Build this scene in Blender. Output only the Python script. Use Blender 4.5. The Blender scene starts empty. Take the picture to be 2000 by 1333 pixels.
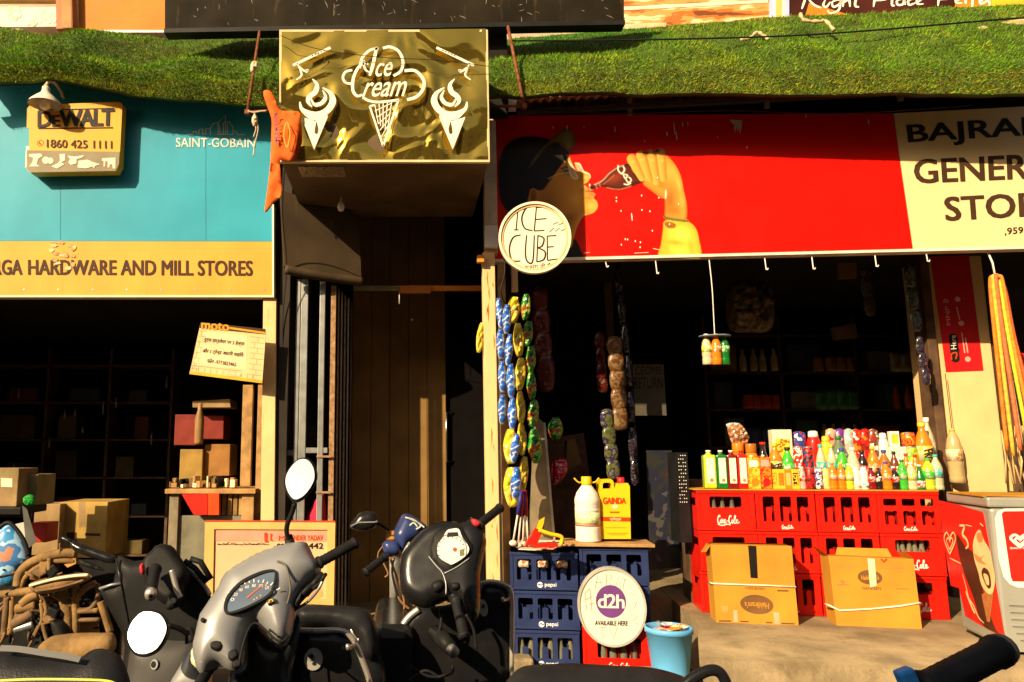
import bpy, bmesh, math, random
from mathutils import Vector, Matrix, noise
from mathutils.geometry import tessellate_polygon, delaunay_2d_cdt
random.seed(7)
SC = bpy.context.scene
COL = SC.collection
R = math.radians

# ------------------------------------------------------------------ camera
F, PX, PY, PITCH, EYE = 1500.0, 790.0, 666.5, R(8.46), 1.5
cam_d = bpy.data.cameras.new("camera")
cam = bpy.data.objects.new("camera", cam_d)
COL.objects.link(cam)
cam.location = (0, 0, EYE)
cam.rotation_euler = (R(90) + PITCH, 0, 0)
cam_d.sensor_fit = 'HORIZONTAL'
cam_d.sensor_width = 36
cam_d.lens = 36 * F / 2000
cam_d.shift_x = (1000 - PX) / 2000
cam_d.clip_start, cam_d.clip_end = 0.05, 500
SC.camera = cam

# ------------------------------------------------------------------ light
SUN_AZ, SUN_EL = 223.0, 29.0          # azimuth clockwise from +Y
wd = bpy.data.worlds.new("World")
SC.world = wd
wd.use_nodes = True
nt = wd.node_tree
sky = nt.nodes.new("ShaderNodeTexSky")
sky.sky_type = 'NISHITA'
sky.sun_disc = False
sky.sun_elevation = R(SUN_EL)
sky.sun_rotation = R(SUN_AZ)
sky.dust_density = 7.0
sky.air_density = 1.4
sky.ozone_density = 0.4
bg = nt.nodes["Background"]
bg.inputs[1].default_value = 0.05
nt.links.new(sky.outputs[0], bg.inputs[0])
sun_d = bpy.data.lights.new("sun", 'SUN')
sun_d.energy = 5.0
sun_d.angle = R(0.5)
sun_d.color = (1.0, 0.77, 0.48)
sun = bpy.data.objects.new("sun", sun_d)
COL.objects.link(sun)
_sd = Vector((math.sin(R(SUN_AZ)) * math.cos(R(SUN_EL)), math.cos(R(SUN_AZ)) * math.cos(R(SUN_EL)), math.sin(R(SUN_EL))))
sun.rotation_euler = _sd.to_track_quat('Z', 'Y').to_euler()
sun.location = _sd * 40
vs = SC.view_settings
vs.view_transform = 'Standard'
vs.look = 'None'
vs.gamma = 1
vs.use_curve_mapping = False
vs.exposure = 0.72

# ------------------------------------------------------------------ pixel -> place
_fw = Vector((0, math.cos(PITCH), math.sin(PITCH)))
_up = Vector((0, -math.sin(PITCH), math.cos(PITCH)))
CAMP = Vector((0, 0, EYE))
def ray(px, py):
    return _fw + Vector((1, 0, 0)) * ((px - PX) / F) + _up * (-(py - PY) / F)
def W(px, py, Y):
    "world point seen at a pixel of the 2000 px photograph, at depth Y"
    d = ray(px, py)
    return CAMP + d * (Y / d.y)
def Wz(px, py, z):
    'world point seen at a pixel, at height z'
    d = ray(px, py)
    return CAMP + d * ((z - EYE) / d.z)
class Fm:
    "a frame: x right, y away from the street, z up"
    def __init__(s, loc, rz=0.0, tilt=0.0, roll=0.0):
        s.loc = Vector(loc)
        s.M = Matrix.Translation(s.loc) @ Matrix.Rotation(R(rz), 4, 'Z') @ Matrix.Rotation(R(-tilt), 4, 'X') @ Matrix.Rotation(R(roll), 4, 'Y')
        s.I = s.M.inverted()
        s.c = s.I @ CAMP
        s.I3 = s.I.to_3x3()
    def L(s, px, py, y=0.0):
        d = s.I3 @ ray(px, py)
        t = (y - s.c.y) / d.y
        p = s.c + d * t
        return (p.x, p.z)
    def LL(s, pts, y=0.0):
        return [s.L(a, b, y) for a, b in pts]
    def w(s, x, y, z):
        return s.M @ Vector((x, y, z))
class Plane:
    def __init__(s, px, Y, rz):
        s.rz = rz
        s.o = W(px, 890, Y); s.o.z = 0
        s.n = Vector((math.sin(R(rz)), -math.cos(R(rz)), 0))
    def pt(s, px, py, off=0.0):
        o = s.o + s.n * off
        d = ray(px, py)
        return CAMP + d * ((o - CAMP).dot(s.n) / d.dot(s.n))
    def fm(s, px, py, off=0.0, tilt=0, roll=0, z=None, drz=0):
        p = s.pt(px, py, off)
        if z is not None: p.z = z
        return Fm(p, s.rz + drz, tilt, roll)
RF = Plane(1000, 6.0, -7.3)      # the general store's sign front
LF = Plane(300, 5.9, 0.0)        # the hardware shop's sign front

# ------------------------------------------------------------------ materials
_M = {}
def mat(name, col, rough=0.55, metal=0.0, var=0.18, scale=6.0, dirt=None, dcol=(0.09, 0.06, 0.035), bump=0.0, bscale=60.0,
        spec=0.22, coat=0.0, streak=False, dscale=3.0, trans=0.0, alpha=1.0):
    if name in _M: return _M[name]
    m = bpy.data.materials.new(name)
    m.use_nodes = True
    t = m.node_tree
    b = t.nodes["Principled BSDF"]
    N = t.nodes.new
    tc = N("ShaderNodeTexCoord")
    nz = N("ShaderNodeTexNoise")
    nz.inputs["Scale"].default_value = scale
    nz.inputs["Detail"].default_value = 6
    t.links.new(tc.outputs["Object"], nz.inputs["Vector"])
    mx = N("ShaderNodeMix"); mx.data_type = 'RGBA'
    mx.inputs[6].default_value = tuple(c * (1 - var) for c in col) + (1,)
    mx.inputs[7].default_value = tuple(min(1, c * (1 + var)) for c in col) + (1,)
    rp = N("ShaderNodeMapRange")
    rp.inputs[1].default_value = 0.3; rp.inputs[2].default_value = 0.7
    t.links.new(nz.outputs[0], rp.inputs[0])
    t.links.new(rp.outputs[0], mx.inputs[0])
    out = mx.outputs[2]
    if dirt:
        n2 = N("ShaderNodeTexNoise")
        n2.inputs["Scale"].default_value = dscale
        n2.inputs["Detail"].default_value = 9
        n2.inputs["Roughness"].default_value = 0.7
        if streak:
            mp = N("ShaderNodeMapping")
            mp.inputs["Scale"].default_value = (5, 5, 0.7)
            t.links.new(tc.outputs["Object"], mp.inputs[0])
            t.links.new(mp.outputs[0], n2.inputs["Vector"])
        else:
            t.links.new(tc.outputs["Object"], n2.inputs["Vector"])
        r2 = N("ShaderNodeMapRange")
        r2.inputs[1].default_value = 0.72 - dirt * 0.3; r2.inputs[2].default_value = 0.80 - dirt * 0.05
        r2.inputs[4].default_value = min(1, 0.4 + dirt)
        t.links.new(n2.outputs[0], r2.inputs[0])
        m2 = N("ShaderNodeMix"); m2.data_type = 'RGBA'
        m2.inputs[7].default_value = tuple(dcol) + (1,)
        t.links.new(out, m2.inputs[6]); t.links.new(r2.outputs[0], m2.inputs[0])
        out = m2.outputs[2]
    t.links.new(out, b.inputs["Base Color"])
    # gloss is never even
    rr = N("ShaderNodeMapRange")
    rr.inputs[3].default_value = max(0.02, rough - 0.09); rr.inputs[4].default_value = min(1, rough + 0.12)
    n3 = N("ShaderNodeTexNoise"); n3.inputs["Scale"].default_value = scale * 2.3; n3.inputs["Detail"].default_value = 5
    t.links.new(tc.outputs["Object"], n3.inputs["Vector"])
    t.links.new(n3.outputs[0], rr.inputs[0]); t.links.new(rr.outputs[0], b.inputs["Roughness"])
    b.inputs["Metallic"].default_value = metal
    b.inputs["Specular IOR Level"].default_value = spec
    if coat: b.inputs["Coat Weight"].default_value = coat; b.inputs["Coat Roughness"].default_value = 0.08
    if trans: b.inputs["Transmission Weight"].default_value = trans
    if alpha < 1: b.inputs["Alpha"].default_value = alpha
    if bump:
        n4 = N("ShaderNodeTexNoise"); n4.inputs["Scale"].default_value = bscale; n4.inputs["Detail"].default_value = 7
        t.links.new(tc.outputs["Object"], n4.inputs["Vector"])
        bp = N("ShaderNodeBump"); bp.inputs["Strength"].default_value = bump; bp.inputs["Distance"].default_value = 0.01
        t.links.new(n4.outputs[0], bp.inputs["Height"]); t.links.new(bp.outputs[0], b.inputs["Normal"])
    _M[name] = m
    return m
def printed(name, cols, scale=40.0, rough=0.35, stretch=(1, 1, 1), coat=0.0):
    "printed paper or foil: several inks in sharp irregular patches"
    if name in _M: return _M[name]
    m = bpy.data.materials.new(name); m.use_nodes = True
    t = m.node_tree; b = t.nodes["Principled BSDF"]; N = t.nodes.new
    tc = N("ShaderNodeTexCoord"); mp = N("ShaderNodeMapping"); mp.inputs["Scale"].default_value = stretch
    nz = N("ShaderNodeTexNoise"); nz.inputs["Scale"].default_value = scale; nz.inputs["Detail"].default_value = 3
    cr = N("ShaderNodeValToRGB"); cr.color_ramp.interpolation = 'CONSTANT'
    e = cr.color_ramp.elements
    k = len(cols)
    e[0].position = 0; e[0].color = tuple(cols[0]) + (1,)
    e[1].position = 0.36 + 0.28 / max(1, k - 1) * 0.5; e[1].color = tuple(cols[1]) + (1,)
    for i in range(2, k):
        x = e.new(0.36 + 0.28 * (i - 0.5) / max(1, k - 1)); x.color = tuple(cols[i]) + (1,)
    t.links.new(tc.outputs["Object"], mp.inputs[0]); t.links.new(mp.outputs[0], nz.inputs["Vector"])
    t.links.new(nz.outputs[0], cr.inputs[0]); t.links.new(cr.outputs[0], b.inputs["Base Color"])
    b.inputs["Roughness"].default_value = rough
    if coat: b.inputs["Coat Weight"].default_value = coat
    _M[name] = m
    return m

# ------------------------------------------------------------------ mesh builder
def crom(pts, n=6, closed=False):
    "smooth curve through points"
    P = [Vector(p) for p in pts]
    out = []
    m = len(P)
    rng = m if closed else m - 1
    for i in range(rng):
        if closed: a, b, c, d = P[i - 1], P[i], P[(i + 1) % m], P[(i + 2) % m]
        else: a, b, c, d = P[max(0, i - 1)], P[i], P[i + 1], P[min(m - 1, i + 2)]
        for k in range(n):
            t = k / n
            out.append(0.5 * ((2 * b) + (c - a) * t + (2 * a - 5 * b + 4 * c - d) * t * t + (3 * b - a - 3 * c + d) * t ** 3))
    if not closed: out.append(P[-1])
    return out
def rrect(x0, x1, z0, z1, r, n=4):
    o = []
    for cx, cz, a in ((x1 - r, z1 - r, 0), (x0 + r, z1 - r, 90), (x0 + r, z0 + r, 180), (x1 - r, z0 + r, 270)):
        for k in range(n + 1):
            th = R(a + 90 * k / n)
            o.append((cx + r * math.cos(th), cz + r * math.sin(th)))
    return o
def oval(cx, cz, rx, rz, n=40, rot=0):
    c, s = math.cos(R(rot)), math.sin(R(rot))
    o = []
    for k in range(n):
        a = 2 * math.pi * k / n
        x, z = rx * math.cos(a), rz * math.sin(a)
        o.append((cx + x * c - z * s, cz + x * s + z * c))
    return o
def area2(p):
    return sum(p[i][0] * p[(i + 1) % len(p)][1] - p[(i + 1) % len(p)][0] * p[i][1] for i in range(len(p)))
def ccw(p):
    return list(p) if area2(p) > 0 else list(p)[::-1]
class MB:
    def __init__(s):
        s.v, s.f, s.k, s.sm, s.mats = [], [], [], [], []
    def mi(s, m):
        if m not in s.mats: s.mats.append(m)
        return s.mats.index(m)
    def add(s, vs, fs, m, smooth=False, T=None):
        b = len(s.v)
        if T is not None: vs = [T @ Vector(v) for v in vs]
        s.v.extend(tuple(v) for v in vs)
        k = s.mi(m)
        for f in fs:
            s.f.append([b + i for i in f]); s.k.append(k); s.sm.append(smooth)
        return s
    def box(s, x0, x1, y0, y1, z0, z1, m, bev=0.0, T=None):
        if x0 > x1: x0, x1 = x1, x0
        if y0 > y1: y0, y1 = y1, y0
        if z0 > z1: z0, z1 = z1, z0
        if bev <= 0:
            vs = [(x0, y0, z0), (x1, y0, z0), (x1, y1, z0), (x0, y1, z0), (x0, y0, z1), (x1, y0, z1), (x1, y1, z1), (x0, y1, z1)]
            fs = [(3, 2, 1, 0), (4, 5, 6, 7), (0, 1, 5, 4), (1, 2, 6, 5), (2, 3, 7, 6), (3, 0, 4, 7)]
            return s.add(vs, fs, m, False, T)
        bm = bmesh.new()
        bmesh.ops.create_cube(bm, size=1)
        for v in bm.verts:
            v.co = ((x0 + x1) / 2 + v.co.x * (x1 - x0), (y0 + y1) / 2 + v.co.y * (y1 - y0), (z0 + z1) / 2 + v.co.z * (z1 - z0))
        bev = min(bev, 0.45 * min(x1 - x0, y1 - y0, z1 - z0))
        bmesh.ops.bevel(bm, geom=list(bm.edges), offset=bev, segments=2, affect='EDGES', profile=0.5)
        bm.verts.index_update()
        vs = [tuple(v.co) for v in bm.verts]; fs = [[v.index for v in f.verts] for f in bm.faces]
        bm.free()
        return s.add(vs, fs, m, False, T)
    def flat(s, pts, y, m, T=None):
        p = ccw(pts)
        return s.add([(a, y, b) for a, b in p], [list(range(len(p)))], m, False, T)
    def prism(s, pts, y0, y1, m, T=None, holes=()):
        "plate with the front at y0, back at y1, and holes through it"
        loops = [ccw(pts)] + [ccw(h)[::-1] for h in holes]
        tri = tessellate_polygon([[Vector((a, b, 0)) for a, b in l] for l in loops]) if holes else None
        flatp = [p for l in loops for p in l]
        n = len(flatp)
        vs = [(a, y0, b) for a, b in flatp] + [(a, y1, b) for a, b in flatp]
        fs = []
        if holes:
            for t in tri:
                a, b, c = t
                ar = (flatp[b][0] - flatp[a][0]) * (flatp[c][1] - flatp[a][1]) - (flatp[c][0] - flatp[a][0]) * (flatp[b][1] - flatp[a][1])
                if abs(ar) < 1e-12: continue
                if ar < 0: b, c = c, b
                fs.append((a, b, c)); fs.append((n + c, n + b, n + a))
        else:
            fs.append(list(range(n))); fs.append([n + i for i in range(n)][::-1])
        o = 0
        for l in loops:
            for i in range(len(l)):
                j = (i + 1) % len(l)
                fs.append((o + i, n + o + i, n + o + j, o + j))
            o += len(l)
        return s.add(vs, fs, m, False, T)
    def lathe(s, prof, m, cx=0, cy=0, seg=16, smooth=True, sq=1.0, T=None):
        vs, fs = [], []
        for r, z in prof:
            for k in range(seg):
                a = 2 * math.pi * k / seg
                vs.append((cx + r * math.cos(a), cy + r * sq * math.sin(a), z))
        for i in range(len(prof) - 1):
            for k in range(seg):
                q = (k + 1) % seg
                fs.append((i * seg + k, i * seg + q, (i + 1) * seg + q, (i + 1) * seg + k))
        fs.append(list(range(seg))[::-1])
        e = (len(prof) - 1) * seg
        fs.append([e + k for k in range(seg)])
        return s.add(vs, fs, m, smooth, T)
    def tube(s, path, r, m, seg=8, smooth=True, T=None, cap=True):
        P = [Vector(p) for p in path]
        n = len(P)
        rs = r if isinstance(r, (list, tuple)) else [r] * n
        vs, fs = [], []
        side = None
        for i in range(n):
            d = (P[min(n - 1, i + 1)] - P[max(0, i - 1)])
            if d.length < 1e-9: d = Vector((0, 0, 1))
            d.normalize()
            if side is None:
                side = d.orthogonal().normalized()
            else:
                side = (side - d * side.dot(d))
                side = side.normalized() if side.length > 1e-6 else d.orthogonal().normalized()
            up = d.cross(side)
            for k in range(seg):
                a = 2 * math.pi * k / seg
                vs.append(P[i] + (side * math.cos(a) + up * math.sin(a)) * rs[i])
        for i in range(n - 1):
            for k in range(seg):
                q = (k + 1) % seg
                fs.append((i * seg + k, i * seg + q, (i + 1) * seg + q, (i + 1) * seg + k))
        if cap:
            fs.append(list(range(seg))[::-1]); fs.append([(n - 1) * seg + k for k in range(seg)])
        return s.add(vs, fs, m, smooth, T)
    def ribbon(s, pts, w, y, m, taper=0.0):
        "a flat brush stroke in the x-z plane"
        P = [Vector((p[0], p[1])) for p in pts]
        n = len(P)
        if n < 2: return s
        vs, fs = [], []
        for i in range(n):
            d = P[min(n - 1, i + 1)] - P[max(0, i - 1)]
            if d.length < 1e-9: d = Vector((1, 0))
            d.normalize()
            nn = Vector((-d.y, d.x))
            ww = w[i] if isinstance(w, (list, tuple)) else w
            if taper:
                e = min(i, n - 1 - i) / max(1, n - 1) * 2
                ww *= (1 - taper) + taper * min(1, e * 1.6)
            a, b = P[i] + nn * ww / 2, P[i] - nn * ww / 2
            vs += [(a.x, y, a.y), (b.x, y, b.y)]
        for i in range(n - 1):
            fs.append((2 * i, 2 * i + 1, 2 * i + 3, 2 * i + 2))
        return s.add(vs, fs, m)
    def inflate(s, outline, h, m, y=0.0, back=0.02, w=None, res=14, smooth=True, lump=0.0, T=None, n=5, sharp=False, wr=0):
        "a closed outline swollen towards the street (-y), with a shallower swelling behind"
        P = [tuple(p) for p in (outline if sharp else [tuple(q) for q in crom([(a, b) for a, b in outline], n, True)])]
        P = ccw(P)
        xs = [p[0] for p in P]; zs = [p[1] for p in P]
        size = max(max(xs) - min(xs), max(zs) - min(zs)); st = size / res
        def inside(x, z):
            c = False
            for i in range(len(P)):
                (x1, z1), (x2, z2) = P[i], P[i - 1]
                if (z1 > z) != (z2 > z) and x < (x2 - x1) * (z - z1) / (z2 - z1) + x1: c = not c
            return c
        def dist(x, z):
            best = 1e9
            for i in range(len(P)):
                (x1, z1), (x2, z2) = P[i], P[i - 1]
                dx, dz = x2 - x1, z2 - z1
                l = dx * dx + dz * dz
                t = 0 if l < 1e-14 else max(0, min(1, ((x - x1) * dx + (z - z1) * dz) / l))
                q = (x - x1 - t * dx) ** 2 + (z - z1 - t * dz) ** 2
                if q < best: best = q
            return math.sqrt(best)
        pts = [Vector(p) for p in P]
        edges = [(i, (i + 1) % len(P)) for i in range(len(P))]
        z = min(zs); row = 0
        while z < max(zs):
            x = min(xs) + (st / 2 if row % 2 else 0)
            while x < max(xs):
                if inside(x, z) and dist(x, z) > st * 0.45: pts.append(Vector((x, z)))
                x += st
            z += st * 0.87; row += 1
        vo, eo, fo, *_ = delaunay_2d_cdt(pts, edges, [], 1, 1e-7)
        D = [dist(v.x, v.y) for v in vo]
        w = w or max(D) or 1e-6
        vs, vb = [], []
        for v, d in zip(vo, D):
            q = min(1, d / w)
            k = math.sqrt(max(0, 1 - (1 - q) ** 2))
            hh = h * k
            if lump: hh += lump * k * noise.noise(Vector((v.x, v.y, 3.3)) * (6 / size))
            if wr: hh += wr * k * noise.noise(Vector((v.x * 1.0, v.y * 0.5, 1.7)) * (16 / size))
            vs.append((v.x, y - hh, v.y)); vb.append((v.x, y + back * k + 0.0005, v.y))
        n0 = len(vs)
        fs = []
        for f in fo:
            f = list(f)
            a = area2([(vo[i].x, vo[i].y) for i in f])
            if a < 0: f = f[::-1]
            fs.append(f)
            fs.append([n0 + i for i in f][::-1])
        cnt = {}
        for f in fs[::2]:
            for i in range(len(f)):
                e = (f[i], f[(i + 1) % len(f)])
                cnt[e] = 1
        for a, b in cnt:
            if (b, a) not in cnt: fs.append((b, a, n0 + a, n0 + b))
        return s.add(vs + vb, fs, m, smooth, T)
    def text(s, body, quad, y, m, bold=0.0, shear=0.0, space=1.0, res=3):
        "lettering fitted to a quad (top-left, top-right, bottom-right, bottom-left)"
        d = bpy.data.curves.new("t", 'FONT')
        d.body = body; d.shear = shear; d.space_character = space; d.resolution_u = res
        o = bpy.data.objects.new("t", d)
        me = bpy.data.meshes.new_from_object(o)
        vs = [v.co.copy() for v in me.vertices]
        fs = [list(p.vertices) for p in me.polygons]
        bpy.data.objects.remove(o); bpy.data.curves.remove(d); bpy.data.meshes.remove(me)
        if not vs: return s
        x0, x1 = min(v.x for v in vs), max(v.x for v in vs)
        y0, y1 = min(v.y for v in vs), max(v.y for v in vs)
        tl, tr, br, bl = [Vector(q) for q in quad]
        k = bold * 1.15 * (tl - bl).length
        sh = [(0, 0)] if bold <= 0 else [(0, 0), (k, k * .5), (-k, k * .5), (k, -k * .5), (-k, -k * .5)]
        for q, (sx, sz) in enumerate(sh):
            out = []
            for v in vs:
                a = (v.x - x0) / (x1 - x0 or 1); b = (v.y - y0) / (y1 - y0 or 1)
                p = (bl * (1 - a) + br * a) * (1 - b) + (tl * (1 - a) + tr * a) * b
                out.append((p.x + sx, y - 0.00025 * q, p.y + sz))
            ff = []
            for f in fs:
                p = [(out[i][0], out[i][2]) for i in f]
                ff.append(f if area2(p) > 0 else f[::-1])
            s.add(out, ff, m)
        return s
    def mesh(s, name):
        me = bpy.data.meshes.new(name)
        me.from_pydata(s.v, [], s.f)
        for m in s.mats: me.materials.append(m)
        me.polygons.foreach_set("material_index", s.k)
        me.polygons.foreach_set("use_smooth", s.sm)
        me.update()
        return me

# ------------------------------------------------------------------ things and parts
class Thing:
    def __init__(s, name, label, cat, fm, mb=None, group=None, kind=None):
        s.fm = fm
        s.o = bpy.data.objects.new(name, mb.mesh(name) if mb else None)
        COL.objects.link(s.o)
        s.o.matrix_world = fm.M
        if not mb: s.o.empty_display_size = 0.1
        if label: s.o["label"] = label
        if cat: s.o["category"] = cat
        if group: s.o["group"] = group
        if kind: s.o["kind"] = kind
    def part(s, name, mb, parent=None, fm=None, label=None):
        o = bpy.data.objects.new(name, mb.mesh(name))
        COL.objects.link(o)
        par = parent or s.o
        o.parent = par
        if fm is not None: o.matrix_basis = s.fm.I @ fm.M
        if label: o["label"] = label
        return o
def dup(t, fm, label, group=None):
    r = t.o.copy(); COL.objects.link(r); r.matrix_world = fm.M; r["label"] = label
    if group: r["group"] = group
    for ch in list(t.o.children):
        c = ch.copy(); COL.objects.link(c); c.parent = r
        for g in list(ch.children):
            d = g.copy(); COL.objects.link(d); d.parent = c
    return r
def structure(name, mb, fm=None):
    return Thing(name, None, None, fm or Fm((0, 0, 0)), mb, kind="structure")
# ================================================================== palette
ASPH = mat("dusty asphalt", (0.075, 0.062, 0.05), 0.9, var=0.35, scale=3, dirt=0.5, dcol=(0.16, 0.12, 0.08), bump=0.6, bscale=90)
CONC = mat("old concrete", (0.27, 0.205, 0.115), 0.85, var=0.3, scale=4, dirt=0.6, dcol=(0.12, 0.08, 0.035), bump=0.9, bscale=35)
PLAS = mat("cream plaster", (0.72, 0.49, 0.22), 0.8, var=0.10, scale=3, dirt=0.25, dcol=(0.42, 0.28, 0.12), bump=0.15, streak=True)
DARKW = mat("plaster darkened as shade", (0.035, 0.028, 0.022), 0.9, var=0.4, scale=2)  # walls coloured dark to stand in for the unlit rooms
DARKER = mat("near-black shade tone", (0.015, 0.012, 0.010), 0.9, var=0.4, scale=2)  # deeper tone of the same, for the least lit surfaces
BLACK = mat("black paint", (0.012, 0.011, 0.010), 0.5, var=0.3)
RUST = mat("rusted iron", (0.20, 0.065, 0.025), 0.8, metal=0.1, var=0.4, scale=25, dirt=0.3, dcol=(0.07, 0.03, 0.015), bump=0.4)
CREAMP = mat("chipped cream paint", (0.80, 0.54, 0.25), 0.55, var=0.08, scale=5, dirt=0.42, dcol=(0.42, 0.16, 0.03), dscale=7, bump=0.2, streak=True)
STEEL = mat("grey steel", (0.34, 0.35, 0.34), 0.45, metal=0.7, var=0.2, scale=8, dirt=0.3, dcol=(0.15, 0.10, 0.06))
WHITE = mat("white paint", (0.80, 0.76, 0.66), 0.5, var=0.06, dirt=0.15, dcol=(0.5, 0.38, 0.2))
CREAM = mat("cream print", (0.86, 0.74, 0.50), 0.45, var=0.05)
BLKPL = mat("black plastic", (0.013, 0.013, 0.014), 0.35, var=0.25, scale=9, dirt=0.15, dcol=(0.10, 0.085, 0.06))
CARD = mat("brown cardboard", (0.50, 0.235, 0.025), 0.8, var=0.16, scale=4, dirt=0.35, dcol=(0.36, 0.2, 0.05), bump=0.1)
WOOD = mat("worn wood", (0.42, 0.24, 0.09), 0.7, var=0.35, scale=9, dirt=0.4, dcol=(0.12, 0.06, 0.025), bump=0.3, streak=True)
DWOOD = mat("dark wood", (0.10, 0.055, 0.03), 0.6, var=0.4, scale=8, dirt=0.3, dcol=(0.25, 0.15, 0.07), streak=True)
BROWNP = mat("brown cladding", (0.25, 0.145, 0.045), 0.55, var=0.25, scale=3, dirt=0.35, dcol=(0.14, 0.09, 0.04), streak=True)
STRING = mat("white cord", (0.8, 0.76, 0.66), 0.7)
INK = mat("black ink", (0.02, 0.016, 0.012), 0.6, var=0.2)
BROWNINK = mat("dark brown ink", (0.055, 0.025, 0.01), 0.6, var=0.2)
CHROME = mat("chrome", (0.85, 0.85, 0.85), 0.15, metal=1.0, var=0.05)
MIRROR = mat("mirror glass", (0.46, 0.48, 0.52), 0.06, metal=1.0, var=0.02)

# ================================================================== ground
mb = MB(); mb.box(-70, 70, -60, 80, -0.5, 0, ASPH)
structure("road", mb)
# raised concrete step in front of the general store, broken along its front edge
fm = Fm(RF.o, RF.rz)
mb = MB()
zt = 0.38
a = fm.I @ Wz(1262, 1150, zt); b = fm.I @ Wz(1366, 1291, zt); bb = fm.I @ Wz(1361, 1212, zt)
gx = []
x = b.x
while x < 7.0:
    gx.append((x, b.y + 0.05 * noise.noise(Vector((x * 3, 0, 0))) + 0.02 * noise.noise(Vector((x * 14, 1, 0))))); x += 0.05
vsx, fsx = [], []
rows = [(0.0, 0.0), (0.004, -0.02), (0.02, -0.05), (0.03, -0.20), (-0.01, -0.38)]
for i, (xx, yy) in enumerate(gx):
    vsx.append((max(xx, bb.x), 3.6, zt)); vsx.append((max(xx, bb.x), bb.y, zt))
    for q, (dy, dz) in enumerate(rows):
        n1 = noise.noise(Vector((xx * 12, q * 3.1, 5))) * (0.018 if q else 0.006)
        vsx.append((xx, yy - dy - (0.03 if q > 1 else 0) + n1, zt + dz + n1 * 0.5))
k = len(rows) + 2
for i in range(len(gx) - 1):
    for q in range(k - 1):
        fsx.append((i * k + q, i * k + q + 1, (i + 1) * k + q + 1, (i + 1) * k + q))
mb.add(vsx, fsx, CONC, True)
mb.add([(bb.x, 3.6, zt), (bb.x, bb.y, zt), (b.x, b.y, zt), (b.x, b.y, 0), (bb.x, bb.y, 0), (bb.x, 3.6, 0)], [(0, 1, 4, 5), (1, 2, 3, 4)], CONC)
mb.add([(bb.x, bb.y, zt), (bb.x, 3.6, zt), (b.x, b.y, zt)], [(0, 2, 1)], CONC) if False else None
a2 = fm.I @ W(1268, 1205, 6.3)
mb.box(a2.x - 0.6, bb.x - 0.002, a2.y, 3.6, 0.0, zt - 0.004, CONC)
structure("raised_step", mb, fm)
# lower broken step
mb = MB()
vsx, fsx = [], []
N1 = 90
for i in range(N1 + 1):
    xx = b.x - 0.02 + i * 0.06
    for q, (yy, zz) in enumerate(((b.y + 0.02, 0.25), (b.y - 0.10, 0.25), (b.y - 0.24, 0.235), (b.y - 0.30, 0.20), (b.y - 0.31, 0.0))):
        vsx.append((xx, yy + 0.03 * noise.noise(Vector((xx * 4, q, 0))) * (q > 0), zz + (0.02 * noise.noise(Vector((xx * 9, q * 2.0, 8))) if q < 4 else 0)))
for i in range(N1):
    for q in range(4):
        fsx.append((i * 5 + q, i * 5 + q + 1, (i + 1) * 5 + q + 1, (i + 1) * 5 + q))
mb.add(vsx, fsx, CONC, True)
structure("lower_step", mb, fm)

# ================================================================== buildings
# general store: an open-fronted dark room
t = Thing("store_building", "dark open-fronted general store behind the red drink signboard", "shop", fm)
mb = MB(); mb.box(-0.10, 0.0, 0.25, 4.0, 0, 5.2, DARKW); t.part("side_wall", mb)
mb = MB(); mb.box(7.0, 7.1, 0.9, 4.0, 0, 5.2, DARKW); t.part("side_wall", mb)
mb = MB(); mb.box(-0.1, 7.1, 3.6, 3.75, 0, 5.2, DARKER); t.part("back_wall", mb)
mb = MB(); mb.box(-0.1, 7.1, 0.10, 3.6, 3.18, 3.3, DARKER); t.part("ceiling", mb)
# plastered pier right of the opening
q = fm.I @ RF.pt(1838, 800, -0.85)
q2 = fm.I @ RF.pt(1962, 900, -0.85)
mb = MB(); mb.box(q.x, q2.x, 0.85, 1.25, 0.0, 3.18, PLAS, bev=0.01); t.part("pier", mb)
mb = MB(); mb.box(q.x - 0.075, q.x - 0.004, 0.80, 1.0, 0.38, 3.18, DWOOD, bev=0.004); t.part("door_post", mb)
mb = MB(); mb.box(q2.x + 0.02, q2.x + 0.14, 0.80, 0.98, 0.38, 2.55, DWOOD, bev=0.006); t.part("door_post", mb)
mb = MB(); mb.box(q2.x + 0.03, 7.0, 1.25, 1.3, 0.38, 3.18, DARKW); t.part("inner_wall", mb)

# hardware shop: deep dark room on the left
hx0, hx1 = -5.6, W(533, 890, 5.95).x
fh = Fm((0, 0, 0))
t = Thing("hardware_building", "dark deep hardware shop under the turquoise signboard", "shop", fh)
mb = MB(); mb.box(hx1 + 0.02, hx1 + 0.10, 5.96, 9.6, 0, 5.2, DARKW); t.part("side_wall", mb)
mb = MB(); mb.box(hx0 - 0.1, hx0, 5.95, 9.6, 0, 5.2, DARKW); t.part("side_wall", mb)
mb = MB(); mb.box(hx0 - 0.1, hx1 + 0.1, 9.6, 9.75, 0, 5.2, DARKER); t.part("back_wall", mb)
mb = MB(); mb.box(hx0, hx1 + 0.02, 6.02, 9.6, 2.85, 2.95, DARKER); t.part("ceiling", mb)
mb = MB(); mb.box(hx0, hx1 + 0.02, 6.1, 9.6, 0.0, 0.10, mat("floor darkened as shade", (0.05, 0.035, 0.022), 0.9)); t.part("floor", mb)  # floor colour carries the darkness of the unlit shop

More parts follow.
